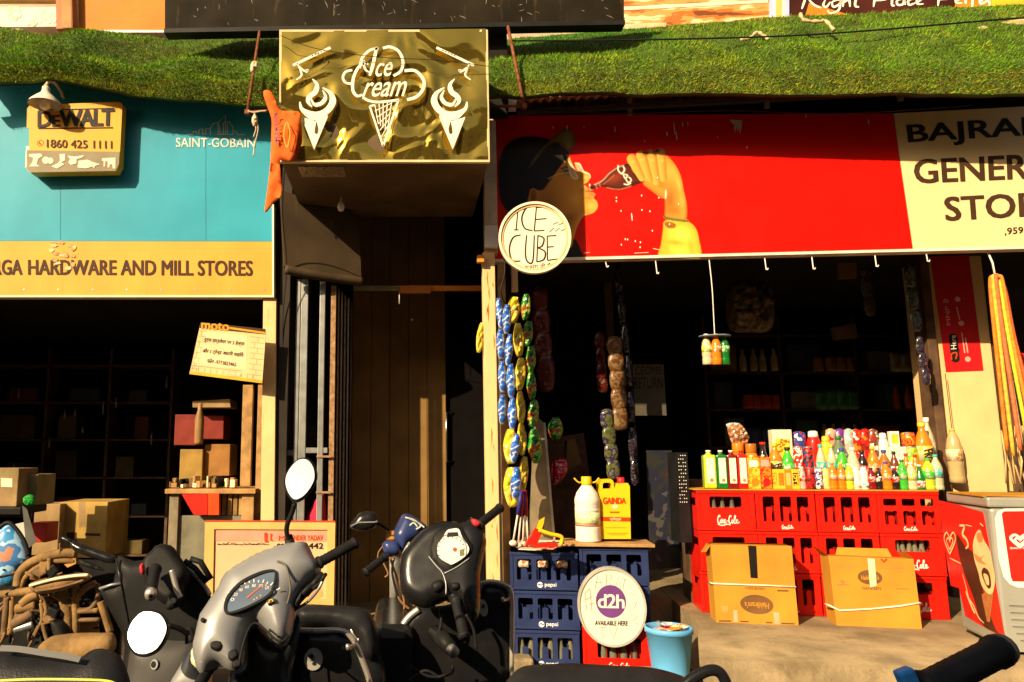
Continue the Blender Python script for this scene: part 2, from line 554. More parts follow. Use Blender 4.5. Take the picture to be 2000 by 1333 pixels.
# stair passage between the two shops
px0, px1 = hx1 + 0.12, W(945, 890, 7.2).x
t = Thing("passage_building", "dark passage with brown cladding between the two shops", "passage", fh)
mb = MB()
xx = W(686, 890, 7.0).x; xe = W(872, 890, 7.0).x
w = (xe - xx) / 5
for i in range(5):
    mb.box(xx + i * w + 0.0015, xx + (i + 1) * w - 0.0015, 7.0 + 0.004 * (i % 2), 7.06, 0, 4.0, BROWNP, bev=0.006)
t.part("cladding", mb)
mb = MB(); mb.box(xe + 0.01, W(960, 890, 7.05).x, 7.05, 7.10, 0, 3.3, mat('black door', (.006, .005, .005), .6, spec=.03), bev=0.004)
d = t.part("door", mb)
mb = MB()
h0, h1 = W(872, 806, 7.0), W(872, 902, 7.0)
mb.tube([(h0.x + 0.07, 7.05, h0.z), (h0.x, 7.0, h0.z), (h1.x, 7.0, h1.z), (h1.x + 0.07, 7.05, h1.z)], 0.008, CHROME)
t.part("handle", mb, parent=d)
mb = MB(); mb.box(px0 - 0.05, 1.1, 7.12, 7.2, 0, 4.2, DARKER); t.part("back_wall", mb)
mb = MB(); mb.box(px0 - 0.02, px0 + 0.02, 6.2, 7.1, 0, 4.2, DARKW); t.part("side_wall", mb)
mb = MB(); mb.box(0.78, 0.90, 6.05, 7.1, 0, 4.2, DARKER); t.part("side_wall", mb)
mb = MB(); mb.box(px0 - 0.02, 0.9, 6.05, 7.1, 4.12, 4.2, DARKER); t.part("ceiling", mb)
mb = MB(); mb.box(px0, 0.9, 6.0, 7.05, 0, 0.22, CONC, bev=0.02); mb.box(px0, 0.9, 5.6, 5.99, 0, 0.10, CONC, bev=0.02); t.part("steps", mb)

# upper storey wall behind the turf
t = Thing("upper_storey", "upper storey wall carrying banners behind the turf awnings", "building", fh)
mb = MB(); mb.box(-6.0, 8.0, 7.35, 7.6, 4.2, 8.0, mat("upper plaster", (0.5, 0.4, 0.28), 0.8)); t.part("wall", mb)
mb = MB(); mb.box(-6.0, 8.0, 6.2, 7.35, 4.21, 4.3, DARKW); t.part("slab", mb)
# ================================================================== turf awnings
TURF = mat("turf backing", (0.05, 0.085, 0.010), 0.9, var=0.4, scale=5)
BL1 = mat("turf blade green", (0.15, 0.32, 0.006), 0.6, var=0.35, scale=3.0, dirt=0.35, dcol=(0.20, 0.20, 0.02), dscale=2.5)
BL2 = mat("turf blade yellow", (0.33, 0.42, 0.010), 0.6, var=0.3, scale=3.0)
BL3 = mat("turf blade straw", (0.19, 0.125, 0.022), 0.7, var=0.3, scale=3.0)
BL4 = mat("turf blade emerald", (0.05, 0.36, 0.02), 0.6, var=0.3, scale=3.0)
def interp(tab, x):
    if x <= tab[0][0]: return tab[0][1]
    for (a, b), (c, d) in zip(tab, tab[1:]):
        if x <= c: return b + (d - b) * (x - a) / (c - a)
    return tab[-1][1]
def turf(name, label, back, lip, prof, xs, dark=None, nblade=30000, lean=0.0, seed=1):
    rnd = random.Random(seed)
    NX, NV = 110, 26
    x0, x1 = xs
    pts = []
    for j in range(NV + 1):
        v = j / NV
        for i in range(NX + 1):
            x = x0 + (x1 - x0) * i / NX
            pf = interp([(a, b) for a, b, c in prof], v); Y = interp([(a, c) for a, b, c in prof], v)
            py = interp(back, x) * (1 - pf) + interp(lip, x) * pf
            Y = Y + lean * (x - 1000) / 1000
            p = W(x, py, Y)
            n1 = noise.noise(Vector((p.x * 1.6, v * 3, seed))) * (0.05 if seed == 1 else 0.13) + noise.noise(Vector((p.x * 5, v * 6, seed))) * 0.022
            pts.append(p + Vector((0, -n1, n1 * 0.7)) * (0.3 + 0.7 * math.sin(math.pi * min(1, v * 1.02))))
    o = sum(pts, Vector()) / len(pts)
    fm = Fm(o)
    loc = [p - o for p in pts]
    mb = MB()
    fs = []
    for j in range(NV):
        for i in range(NX):
            a = j * (NX + 1) + i
            fs.append((a, a + NX + 1, a + NX + 2, a + 1))
    mb.add(loc, fs, TURF, True)
    # a folded-under lip gives the mat its thickness
    base = NV * (NX + 1)
    under = [loc[base + i] + Vector((0, 0.03, -0.004)) for i in range(NX + 1)] + [loc[base + i] + Vector((0, 0.10, 0.02)) for i in range(NX + 1)]
    fu = [(i, i + NX + 1, i + NX + 2, i + 1) for i in range(NX)]
    mb.add([loc[base + i] for i in range(NX + 1)] + under[:NX + 1], fu, TURF)
    mb.add(under, fu, DARKER)
    vs, fsb = {}, {}
    for m in (BL1, BL2, BL3, BL4): vs[m] = []
    for b in range(nblade):
        jf = rnd.random() * NV; i_f = rnd.random() * NX
        j, i = int(jf), int(i_f)
        a = j * (NX + 1) + i
        u, v = i_f - i, jf - j
        p = (loc[a] * (1 - u) + loc[a + 1] * u) * (1 - v) + (loc[a + NX + 1] * (1 - u) + loc[a + NX + 2] * u) * v
        nrm = (loc[a + NX + 1] - loc[a]).cross(loc[a + 1] - loc[a])
        if nrm.length < 1e-9: continue
        nrm.normalize()
        if nrm.y > 0: nrm = -nrm
        vv = jf / NV
        L = rnd.uniform(0.014, 0.034) * (1.25 if vv > 0.94 else 1)
        d = (nrm + Vector((rnd.uniform(-.8, .8), rnd.uniform(-.5, .5), rnd.uniform(-.9, .5)))).normalized()
        s = d.cross(Vector((rnd.uniform(-1, 1), rnd.uniform(-1, 1), rnd.uniform(-1, 1)))).normalized() * rnd.uniform(0.0018, 0.0036)
        patch = noise.noise(Vector((p.x * 1.3, vv * 2.2, 4 + seed))) + 0.35 * noise.noise(Vector((p.x * 6, vv * 9, 2)))
        q = rnd.random()
        if dark and dark(o.x + p.x, vv): m = BL4 if q < 0.8 else BL1
        elif vv + 0.12 * patch > 0.72 and q < 0.78: m = BL3 if rnd.random() < 0.62 else BL2
        elif patch < -0.42 and q < 0.55: m = BL3
        elif patch + 0.5 * q > 0.50: m = BL2
        else: m = BL1 if q > 0.06 else BL3
        vs[m] += [p - s, p + s, p + d * L + s * 0.3]
    for m in vs:
        mb.add(vs[m], [(3 * k, 3 * k + 1, 3 * k + 2) for k in range(len(vs[m]) // 3)], m)
    return Thing(name, label, "awning", fm, mb, group="artificial grass awnings")
turf("grass_awning", "long green and straw artificial grass awning over the red drink signboard",
     [(940, 84), (1000, 76), (1200, 58), (1500, 36), (1800, 16), (2080, 6)],
     [(940, 190), (985, 184), (1010, 188), (1100, 181), (1180, 181), (1260, 186), (1330, 182), (1600, 184), (1900, 183), (2080, 182)],
     [(0, 0, 6.7), (0.2, 0.16, 6.3), (0.34, 0.30, 6.0), (0.45, 0.42, 5.80), (0.7, 0.68, 5.62), (1, 1, 5.54)], (945, 2080),
     dark=lambda X, v: X < 2.2 and v < 0.28, nblade=42000, lean=-0.5, seed=1)
turf("grass_awning", "sagging artificial grass awning over the turquoise hardware signboard",
     [(-80, 52), (0, 52), (110, 68), (150, 62), (330, 72), (470, 66), (560, 64)],
     [(-80, 170), (0, 162), (60, 156), (97, 151), (150, 162), (250, 184), (340, 195), (430, 203), (560, 208)],
     [(0, 0, 6.6), (0.2, 0.2, 6.15), (0.4, 0.42, 5.82), (0.55, 0.58, 5.74), (0.75, 0.76, 5.70), (1, 1, 5.67)], (-80, 556),
     nblade=30000, lean=0.05, seed=2)

# black cable along the top of the right awning
mb = MB()
cp = [W(x, y, Y) for x, y, Y in ((1000, 80, 5.75), (1200, 79, 5.7), (1500, 72, 5.6), (1700, 60, 5.55), (1960, 38, 5.5), (2100, 30, 5.45))]
fm = Fm(cp[0]); mb.tube([p - cp[0] for p in crom(cp, 8)], 0.007, BLACK, 6)
Thing("cable", "thin black cable strung across the top of the long grass awning", "cable", fm, mb)
# dry palm leaf and dead leaf scraps on the turf
STRAW = mat("dry straw", (0.55, 0.40, 0.22), 0.85, var=0.35, scale=30)
fm = Fm(W(1960, 58, 5.7), -7, 35)
mb = MB()
for k in range(22):
    x0, z0 = fm.L(1888, 60); f = k / 21
    x1, z1 = fm.L(2060, 30 + 52 * f)
    mx, mz = fm.L(1945, 47 + 28 * f)
    mb.tube(crom([(x0, 0, z0), (mx, -0.015 * math.sin(3 * f), mz), (x1, -0.01, z1)], 4), [0.002] + [0.007] * 7 + [0.006], STRAW, 5)
Thing("palm_leaf", "dry tan palm leaf fan lying on the grass awning", "leaf", fm, mb)
for pts, lab in (([(1562, 28), (1570, 42), (1598, 45), (1612, 44), (1628, 62)], "long dry twig-like leaf scrap below the dark banner"),
                 ([(1445, 80), (1462, 78), (1478, 66), (1490, 72), (1500, 80)], "crumpled dry leaf scrap caught under the black cable")):
    fm = Fm(W(*pts[0], 5.78), -7, 30); mb = MB()
    P = [(*fm.L(a, b),) for a, b in pts]
    mb.tube(crom([(a, -0.01, b) for a, b in P], 4), [0.006 + 0.012 * abs(math.sin(k * 1.1)) for k in range(len(P) * 4 - 3)], STRAW, 6)
    Thing("dead_leaf", lab, "leaf", fm, mb, group="dead leaves on the turf")

# corrugated sheets and a rail under the right awning
CORR = mat("rusty corrugated iron", (0.62, 0.34, 0.21), 0.6, metal=0.3, var=0.4, scale=6, dirt=0.4, dcol=(0.10, 0.04, 0.02))
fm = RF.fm(1010, 215, 0.0)
def corrugated(mb, x0, x1, ya, za, yb, zb, pitch=0.075, amp=0.014, m=CORR):
    n = int((x1 - x0) / pitch * 8); vs = []
    for i in range(n + 1):
        x = x0 + (x1 - x0) * i / n
        d = amp * math.cos(2 * math.pi * (x - x0) / pitch)
        vs += [(x, ya, za + d), (x, yb, zb + d)]
    mb.add(vs, [(2 * i, 2 * i + 2, 2 * i + 3, 2 * i + 1) for i in range(n)], m, True)
    mb.add([(v[0], v[1], v[2] + 0.004) for v in vs], [(2 * i, 2 * i + 1, 2 * i + 3, 2 * i + 2) for i in range(n)], m, True)
xa, za = fm.L(1010, 196, -0.10); xb, zb = fm.L(2080, 196, -0.10)
mb = MB()
corrugated(mb, xa, xa + 1.9, -0.16, za - 0.01, 0.9, za + 0.24)
corrugated(mb, xa + 1.8, xb + 0.3, -0.12, za + 0.012, 0.9, za + 0.25)
Thing("corrugated_sheet", "rusty corrugated iron sheeting between the long awning and red signboard", "roofing", fm, mb)
mb = MB()
mb.box(xa, xb + 0.3, -0.02, 0.03, za - 0.085, za - 0.045, mat("dark rail", (0.07, 0.055, 0.045), 0.6), bev=0.003)
for px in (1230, 1498, 1760):
    x, z = fm.L(px, 205, 0); mb.box(x - 0.02, x + 0.02, -0.01, 0.02, za - 0.14, za + 0.02, STEEL, bev=0.003)
Thing("support_rail", "dark metal rail under the rusty corrugated sheeting", "rail", fm, mb)
# what closes the gap above both signboards
mb = MB(); fmx = RF.fm(1000, 300, -0.25); mb.box(-0.1, 5, 0, 0.04, -0.3, 4.42 - fmx.loc.z, DARKER)
Thing("gap_blocker", "near-black board closing the gap above the red signboard", "board", fmx, mb)
mb = MB(); fmx = Fm(W(-100, 300, 6.06)); mb.box(0, W(533, 300, 6.06).x - fmx.loc.x, 0, 0.04, -0.2, 4.42 - fmx.loc.z, DARKER)
Thing("gap_blocker", "near-black board closing the gap above the turquoise signboard", "board", fmx, mb)

mb = MB(); fmx = Fm(W(545, 60, 5.86)); mb.box(0, W(990, 60, 5.86).x - fmx.loc.x, 0, .04, -.75, .25, DARKER)  # unseen board, added to stop sun leaking onto the red sign
Thing('gap_blocker', 'unseen board added behind the gold sign box against a sun leak', 'board', fmx, mb)
# ================================================================== upper banners
fm = Fm(W(150, 40, 6.9))
WHB = mat("white banner", (0.80, 0.74, 0.58), 0.5, var=0.06)
mb = MB(); mb.prism(fm.LL([(-80, 14), (116, 14), (116, 52), (-80, 54)]), 0, 0.03, WHB)
mb.prism(fm.LL([(-80, -60), (116, -60), (116, 5), (-80, 5)]), -0.06, 0.03, mat("pale wood", (0.75, 0.5, 0.25), 0.6))
t = Thing("banner", "white banner with yellow-green smudges at the top left", "banner", fm, mb)
mb = MB()
for c, cx, cy, rx, ry in (((0.62, 0.72, 0.2), 28, 26, 13, 14), ((0.75, 0.72, 0.3), 78, 32, 8, 16), ((0.8, 0.68, 0.2), 62, 44, 12, 6), ((0.7, 0.75, 0.35), 100, 38, 9, 10)):
    x, z = fm.L(cx, cy); x2, z2 = fm.L(cx + rx, cy + ry)
    mb.flat([(p[0] + 0.03 * noise.noise(Vector((p[0] * 30, p[1] * 30, cx))), p[1] + 0.03 * noise.noise(Vector((p[1] * 30, p[0] * 30, cx + 5)))) for p in oval(x, z, x2 - x, z - z2)], -0.003 - 0.001 * (cx % 3), printed("smudge %d" % cx, [c, (.80, .74, .56), c, (.78, .76, .45)], 9, .5))
t.part("print", mb)
mb = MB(); mb.prism(fm.LL([(117, -60), (148, -60), (150, 66), (119, 68)]), -0.1, 0.05, mat("orange brown paint", (0.42, 0.15, 0.04), 0.5, dirt=0.3))
mb.prism(fm.LL([(128, -60), (146, -60), (148, 66), (130, 66)]), -0.103, -0.1, mat("tan paint", (0.45, 0.24, 0.08), 0.6, dirt=0.3))
Thing("door_frame", "orange brown timber upright beside the white top-left banner", "timber", fm, mb)
mb = MB(); mb.prism(fm.LL([(152, -70), (330, -70), (340, 62), (154, 62)]), 0, 0.03, mat("orange board", (0.62, 0.20, 0.015), 0.55, var=0.12, scale=3, dirt=0.35, dcol=(0.5, 0.14, 0.02)))
mb.prism(fm.LL([(150, 62), (470, 63), (470, 67), (150, 67)]), -0.03, 0.03, STEEL)
mb.prism(fm.LL([(330, 64), (455, 66), (455, 72), (330, 70)]), -0.02, 0.03, RUST)
Thing("orange_board", "orange board behind the left end of the black hoarding", "board", fm, mb)
# black hoarding
fm = Fm(W(770, 30, 5.72))
BH = mat("weathered black board", (0.018, 0.014, 0.008), 0.6, var=0.5, scale=2.5, spec=0.06, dirt=0.5, dcol=(0.10, 0.072, 0.035), streak=True, dscale=2.0)
mb = MB(); mb.prism(fm.LL([(322, -90), (1218, -110), (1219, 40), (322, 57)]), 0, 0.09, BH)
t = Thing("hoarding", "long weathered black board hung above the gold ice cream sign", "board", fm, mb)
mb = MB(); mb.prism(fm.LL([(320, 56), (1221, 39), (1221, 48), (320, 64)], -0.01), -0.01, 0.10, BLACK); t.part("bottom_rail", mb)
mb = MB()
rr = random.Random(5)
for k in range(46):
    x, y = rr.uniform(350, 1200), rr.uniform(-10, 46)
    L = rr.uniform(2, 16); a = rr.choice((1.57, 1.57, 0.4, -0.3, 1.2))
    mb.ribbon(fm.LL([(x, y), (x + L * 0.5 * math.cos(a) + 1, y + L * .5 * math.sin(a)), (x + L * math.cos(a), min(50, y + L * math.sin(a)))]), rr.uniform(0.002, 0.005), -0.002, mat("scratch", (0.32, 0.28, 0.22), 0.7), 0.6)
t.part("scratches", mb)
# right banners
fm = RF.fm(1500, 30, -0.75)
mb = MB(); mb.prism(fm.LL([(1150, -60), (1502, -60), (1502, 60), (1150, 60)]), 0.0, 0.02, printed("burger banner", [(0.18, 0.05, 0.01), (0.5, 0.14, 0.02), (0.62, 0.3, 0.08), (0.8, 0.6, 0.35), (0.35, 0.1, 0.02)], 3.2, 0.4, (0.6, 1, 3)))
mb.prism(fm.LL([(1218, 14), (1500, 0), (1500, 6), (1218, 21)]), -0.004, 0.0, mat("cream stripe", (0.8, 0.68, 0.5), 0.5))
mb.prism(fm.LL([(1150, 52), (1300, 48), (1300, 90), (1150, 100)]), -0.03, 0.0, mat("peach banner", (0.75, 0.5, 0.3), 0.6))
Thing("banner", "blurry orange and brown food banner right of the black hoarding", "banner", fm, mb)
mb = MB()
for i, (c, a, b2) in enumerate((((0.5, 0.5, 0.75), 1502, 1509), ((0.75, 0.68, 0.7), 1509, 1514), ((0.85, 0.45, 0.12), 1514, 1526), ((0.8, 0.72, 0.6), 1526, 1532), ((0.45, 0.48, 0.75), 1532, 1540))):
    mb.prism(fm.LL([(a, -60), (b2, -60), (b2, 70), (a, 70)]), -0.02 - 0.002 * (i % 2), 0.02, mat("pilaster %d" % i, c, 0.5))
Thing("pilaster", "narrow striped white blue and orange upright between two top banners", "pilaster", fm, mb)
mb = MB(); mb.prism(fm.LL([(1540, -60), (1935, -60), (1932, 14), (1935, 60), (1540, 60)]), 0.0, 0.02, mat("dark brown banner", (0.055, 0.012, 0.008), 0.4, var=0.5, scale=1.5))
t = Thing("banner", "dark brown banner with white brush lettering above the grass", "banner", fm, mb)
mb = MB()
ORB = mat("orange ink", (0.6, 0.2, 0.02), 0.5)
for p in ([(1580, 6), (1660, 30), (1620, 45), (1570, 40)], [(1880, -40), (1932, -40), (1932, 20), (1860, 28)]): mb.flat(fm.LL(p), -0.002, ORB)
t.part("print", mb)
mb = MB()
def script(mb, fm, strokes, w, y, m, f=lambda a, b: (a, b), taper=0.5):
    for st in strokes:
        P = [fm.L(*f(a, b), y) for a, b in st]
        mb.ribbon([tuple(p) for p in crom(P, 6)], w, y, m, taper)
wv = (-0.004)
script(mb, fm, [
    [(1578, -24), (1572, 0), (1566, 18)], [(1562, -16), (1580, -26), (1600, -20), (1598, -6), (1580, 0)], [(1580, 0), (1590, 10), (1604, 16)],
    [(1612, 0), (1608, 10), (1614, 14), (1622, 4)], [(1640, 0), (1626, 4), (1628, 14), (1640, 8), (1642, 0), (1638, 20), (1622, 26), (1616, 20)],
    [(1652, -26), (1646, 14)], [(1648, 6), (1658, 0), (1660, 14)], [(1676, -18), (1670, 10), (1678, 14)], [(1664, -4), (1686, -6)],
    [(1712, -24), (1706, 14)], [(1700, -16), (1716, -26), (1738, -18), (1732, -2), (1710, 2)], [(1746, -26), (1742, 8), (1748, 11)],
    [(1764, -2), (1752, 2), (1754, 10), (1764, 8), (1766, -2), (1768, 10)], [(1784, -2), (1774, 2), (1776, 10), (1788, 6)], [(1792, 6), (1800, -2), (1792, -2), (1792, 8), (1804, 8)],
    [(1836, -26), (1832, 12)], [(1824, -18), (1840, -28), (1862, -20), (1856, -4), (1834, 0)], [(1868, 4), (1876, -4), (1868, -4), (1868, 6), (1880, 6)],
    [(1886, -4), (1886, 8)], [(1886, 0), (1896, -4)], [(1908, -20), (1900, 0), (1898, 18), (1892, 16)], [(1892, -2), (1910, -4)],
    [(1916, 4), (1922, -4), (1914, -2), (1916, 8), (1930, 2), (1932, 14), (1922, 20)]], 0.020, wv, WHITE)
t.part("lettering", mb)
mb = MB(); mb.prism(fm.LL([(1937, -60), (2100, -60), (2100, 50), (1937, 50)]), 0.0, 0.02, mat("yellow banner", (0.80, 0.45, 0.03), 0.5, var=0.12))
Thing("banner", "plain yellow banner at the top right corner", "banner", fm, mb)

# ================================================================== hardware shop signboard
fm = LF.fm(300, 470, 0)
CY = mat("turquoise vinyl", (0.028, 0.33, 0.46), 0.42, var=0.14, scale=1.6, dirt=0.16, dcol=(0.05, 0.36, 0.44), streak=True, bump=0.25, bscale=2.5)
YB = mat("weathered yellow vinyl", (0.74, 0.36, 0.05), 0.5, var=0.10, scale=3, dirt=0.45, dcol=(0.62, 0.25, 0.015), streak=True, dscale=2.2, bump=0.25, bscale=3)
mb = MB(); mb.prism(fm.LL([(-120, 120), (531, 130), (532, 472), (-120, 471)]), 0, 0.08, CY)
mb.prism(fm.LL([(-120, 471.5), (532, 472.5), (532, 577), (-120, 577)]), 0, 0.08, YB)
t = Thing("shop_sign", "turquoise and yellow hardware shop signboard with brown block lettering", "sign", fm, mb)
mb = MB()
mb.prism(fm.LL([(531.5, 400), (535, 400), (535, 581), (532, 581)]), -0.004, 0.09, WHITE)
mb.prism(fm.LL([(-120, 577.3), (532, 577.3), (532, 581), (-120, 581)]), -0.004, 0.09, CREAM)
t.part("edge_trim", mb)
mb = MB()
mb.text("HARDWARE AND MILL STORES", fm.LL([(56, 508), (493, 510), (493, 539), (56, 537)]), -0.003, BROWNINK, bold=0.030)
mb.text("RGA", fm.LL([(-12, 508), (43, 508), (43, 537), (-12, 537)]), -0.003, BROWNINK, bold=0.03)
mb.text("DU", fm.LL([(-62, 508), (-20, 508), (-20, 537), (-62, 537)]), -0.003, BROWNINK, bold=0.03)
PALEC = mat("pale cyan ink", (0.62, 0.68, 0.58), 0.5)
mb.text("SAINT-GOBAIN", fm.LL([(344, 270), (498, 271), (498, 289), (344, 288)]), -0.003, PALEC, bold=0.012)
c1 = lambda a, b: (a * 0.3151, b * 0.3151)
for st in ([(1160, 836), (1198, 836), (1198, 818), (1218, 818), (1218, 836), (1234, 836), (1234, 806), (1258, 800), (1258, 836), (1276, 836), (1276, 800), (1304, 798), (1304, 836)],
           [(1304, 798), (1320, 770), (1345, 762), (1362, 785), (1366, 836)], [(1352, 836), (1352, 762), (1398, 716), (1398, 836), (1352, 836)],
           [(1384, 836), (1386, 764), (1420, 756), (1444, 790), (1446, 836), (1410, 836), (1410, 770)], [(1456, 812), (1474, 836), (1516, 836)]):
    mb.ribbon([fm.L(*c1(a, b)) for a, b in st], 0.006, -0.003, PALEC)
t.part("lettering", mb)
mb = MB()
for k in range(9):
    for yy in (176, 566):
        x, z = fm.L(-20 + 67 * k, yy); mb.flat(oval(x, z, .008, .008, 10), -.0025, STEEL)
for xx_ in (118, 402): mb.ribbon([fm.L(xx_, 150), fm.L(xx_, 470)], .0022, -.0015, mat("sheet joint", (.015, .16, .2), .6))
t.part("fixings", mb)
mb = MB()   # torn sticker residue
SCR = mat("torn sticker", (0.55, 0.34, 0.14), 0.8, var=0.4, scale=25, bump=0.4)
SC2 = mat("torn paper", (0.74, 0.55, 0.30), 0.8, var=0.3, scale=40)
rr = random.Random(3)
for k in range(16):
    x, y = rr.uniform(86, 150), rr.uniform(474, 502) + (28 if k > 11 else 0)
    mb.flat(fm.LL([(x + rr.uniform(3, 9) * math.cos(a), y + rr.uniform(2, 6) * math.sin(a)) for a in [i * 0.9 for i in range(7)]]), -0.0045 - 0.0002 * k, SCR if k % 3 else SC2)
t.part("sticker_residue", mb)

# yellow tool sign
fm = LF.fm(145, 270, 0.125, roll=1.0)
DY = mat("yellow enamel", (0.80, 0.36, 0.018), 0.4, var=0.10, scale=3, dirt=0.15, dcol=(0.6, 0.28, 0.02), streak=True)
DG = mat("grey enamel", (0.24, 0.20, 0.12), 0.5, var=0.15)
out = [(58, 206), (234, 199), (239, 204), (238, 225), (233, 322), (226, 335), (60, 338), (52, 331), (52, 294), (57, 293), (57, 252), (52, 249), (53, 212)]
mb = MB(); mb.prism(fm.LL(out), 0.0, 0.09, DY)
t = Thing("tool_sign", "yellow power tool signboard with grey strip fixed over turquoise board", "sign", fm, mb)
mb = MB(); mb.prism(fm.LL([(53, 294), (234, 297), (232.5, 322), (226, 334.5), (60, 337.5), (53, 331)]), -0.003, 0, DG); t.part("grey_strip", mb)
mb = MB()
mb.text("D", fm.LL([(75, 218), (101, 217), (101, 248), (75, 249)]), -0.004, INK, bold=0.035)
mb.text("E", fm.LL([(103, 226), (117, 225.5), (117, 247.5), (103, 248)]), -0.004, INK, bold=0.035)
mb.text("WALT", fm.LL([(118, 217), (223, 214), (222, 246), (118, 248)]), -0.004, INK, bold=0.045, space=0.88)
mb.ribbon(fm.LL([(75, 216), (223, 212)]), 0.007, -0.004, INK); mb.ribbon(fm.LL([(75, 251.5), (221, 250)]), 0.009, -0.004, INK)
mb.text("1860 425 1111", fm.LL([(92, 273), (219, 276), (219, 291), (92, 289)]), -0.004, BROWNINK, bold=0.02)
x, z = fm.L(79, 280); mb.ribbon([(p[0], p[1]) for p in oval(x, z, 0.024, 0.024, 24)] + [(x + 0.024, z)], 0.003, -0.004, BROWNINK)
mb.ribbon([(x - 0.010, z + 0.010), (x - 0.006, z - 0.004), (x + 0.008, z - 0.010)], 0.007, -0.0045, BROWNINK)
t.part("lettering", mb)
mb = MB()
ic = [[(57, 302), (80, 301), (84, 306), (76, 310), (72, 322), (78, 326), (58, 326), (64, 318), (66, 309), (58, 307)],
      oval(90, 314, 7, 7, 18), oval(99, 315, 6, 6, 18),
      [(117, 302), (128, 302), (128, 314), (120, 318), (126, 322), (112, 330), (101, 326), (114, 320), (118, 314)],
      [(133, 305), (146, 307), (166, 304), (160, 309), (150, 312), (150, 320), (139, 323), (134, 318), (138, 312)],
      [(154, 315), (172, 313), (180, 317), (196, 322), (186, 325), (184, 331), (182, 326), (168, 330), (152, 328)],
      [(200, 310), (226, 309), (226, 330), (221, 330), (220, 322), (215, 322), (214, 328), (211, 328), (211, 316), (206, 316), (206, 326), (203, 326), (203, 315), (200, 315)]]
for k, p in enumerate(ic): mb.flat(fm.LL(p), -0.0062 - 0.0003 * (k % 2), CREAM)
t.part("tool_icons", mb)
mb = MB(); mb.prism(fm.LL([(45, 281), (51, 281), (51, 322), (43, 323)]), 0.05, 0.08, WHITE); t.part("side_strip", mb)

# gooseneck lamp
fm = Fm(W(88, 205, 5.66))
s = 5.66 / 1500
LSH = mat("cream lamp enamel", (0.74, 0.68, 0.55), 0.35, var=0.1, dirt=0.2, dcol=(0.5, 0.35, 0.15))
def lathe_shell(mb, prof, m, seg=24, th=0.004):
    mb.lathe(prof, m, seg=seg)
t = Thing("wall_lamp", "small cream cone-shaded lamp with unlit bulb above the yellow tool sign", "lamp", fm)
mb = MB()
pr = [(33 * s, 0), (30 * s, 6 * s), (20 * s, 16 * s), (10 * s, 25 * s), (8 * s, 32 * s), (8 * s, 38 * s), (5 * s, 40 * s)]
seg = 24; vs = []; fs = []
for q, (r_, z_) in enumerate(pr):
    for k in range(seg): vs.append((r_ * math.cos(6.2832 * k / seg), r_ * math.sin(6.2832 * k / seg), z_))
for i in range(len(pr) - 1):
    for k in range(seg): fs.append((i * seg + k, i * seg + (k + 1) % seg, (i + 1) * seg + (k + 1) % seg, (i + 1) * seg + k))
mb.add(vs, fs, LSH, True)
mb.add([(v[0] * 0.96, v[1] * 0.96, v[2] - 0.001) for v in vs], [f[::-1] for f in fs], LSH, True)
t.part("lamp_shade", mb)
mb = MB(); mb.lathe([(0.004, -10 * s)] + [(11 * s * math.sin(R(a)), -0.5 * s - 10.5 * s * math.cos(R(a))) for a in range(20, 150, 15)] + [(5 * s, 10 * s), (5 * s, 26 * s)], mat("bulb glass", (0.85, 0.78, 0.62), 0.15, coat=0.5), seg=18); t.part("bulb", mb)
mb = MB(); mb.tube(crom([(0, 0, 38 * s), (0.012, 0, 50 * s), (0.03, 0.05, 56 * s), (0.04, 0.14, 52 * s), (0.03, 0.24, 46 * s)], 6), 0.012, WHITE)
mb.tube([(0, 0, 36 * s), (0, 0, 44 * s)], 0.018, mat("brass ring", (0.6, 0.35, 0.1), 0.4)); t.part("arm", mb)

# ================================================================== gold ice cream box
fm = Fm(W(750, 314, 5.0))
GOLD = bpy.data.materials.new("gold mirror sheet"); GOLD.use_nodes = True
t_ = GOLD.node_tree; b_ = t_.nodes["Principled BSDF"]
b_.inputs["Base Color"].default_value = (0.52, 0.365, 0.06, 1); b_.inputs["Metallic"].default_value = 0.90; b_.inputs["Roughness"].default_value = 0.07
mb = MB()
NXg, NZg = 110, 70
q = [fm.L(*p) for p in ((549, 62), (949, 57), (953, 312), (549, 314))]
vs = []
for j in range(NZg + 1):
    for i in range(NXg + 1):
        a, c = i / NXg, j / NZg
        x = (q[3][0] * (1 - a) + q[2][0] * a) * (1 - c) + (q[0][0] * (1 - a) + q[1][0] * a) * c
        z = (q[3][1] * (1 - a) + q[2][1] * a) * (1 - c) + (q[0][1] * (1 - a) + q[1][1] * a) * c
        e = min(1, 8 * min(a, 1 - a, c, 1 - c) + 0.25)
        k = 1.0 - 0.62 * c
        wx, wz = noise.noise(Vector((x * 2.2, z * 3.0, 4.1))) * .55, noise.noise(Vector((x * 2.6, z * 2.4, 9.3))) * .55
        w1 = noise.noise(Vector(((x + wx) * 3.0, (z + wz) * 3.6, 1.2))) * 0.036 + noise.noise(Vector(((x + wz) * 7, (z + wx) * 7, 7.2))) * 0.013
        vs.append((x, -0.004 - w1 * e * k, z))
mb.add(vs, [(j * (NXg + 1) + i, j * (NXg + 1) + i + 1, (j + 1) * (NXg + 1) + i + 1, (j + 1) * (NXg + 1) + i) for j in range(NZg) for i in range(NXg)], GOLD, True)
mb_panel = mb
PLY = mat("stained plywood", (0.13, 0.085, 0.04), 0.6, var=0.35, scale=2.5, dirt=0.3, dcol=(0.05, 0.03, 0.015))
mb = MB()
zb = q[3][1]; zt_ = q[0][1]
mb.box(q[3][0] - 0.004, q[2][0] + 0.006, 0.012, 1.25, zb, zt_, PLY, bev=0.004)
t = Thing("ice_cream_sign", "gold mirror sign box with white ice cream cones above dark passage", "sign", fm, mb)
t.part("mirror_panel", mb_panel)
mb = MB()
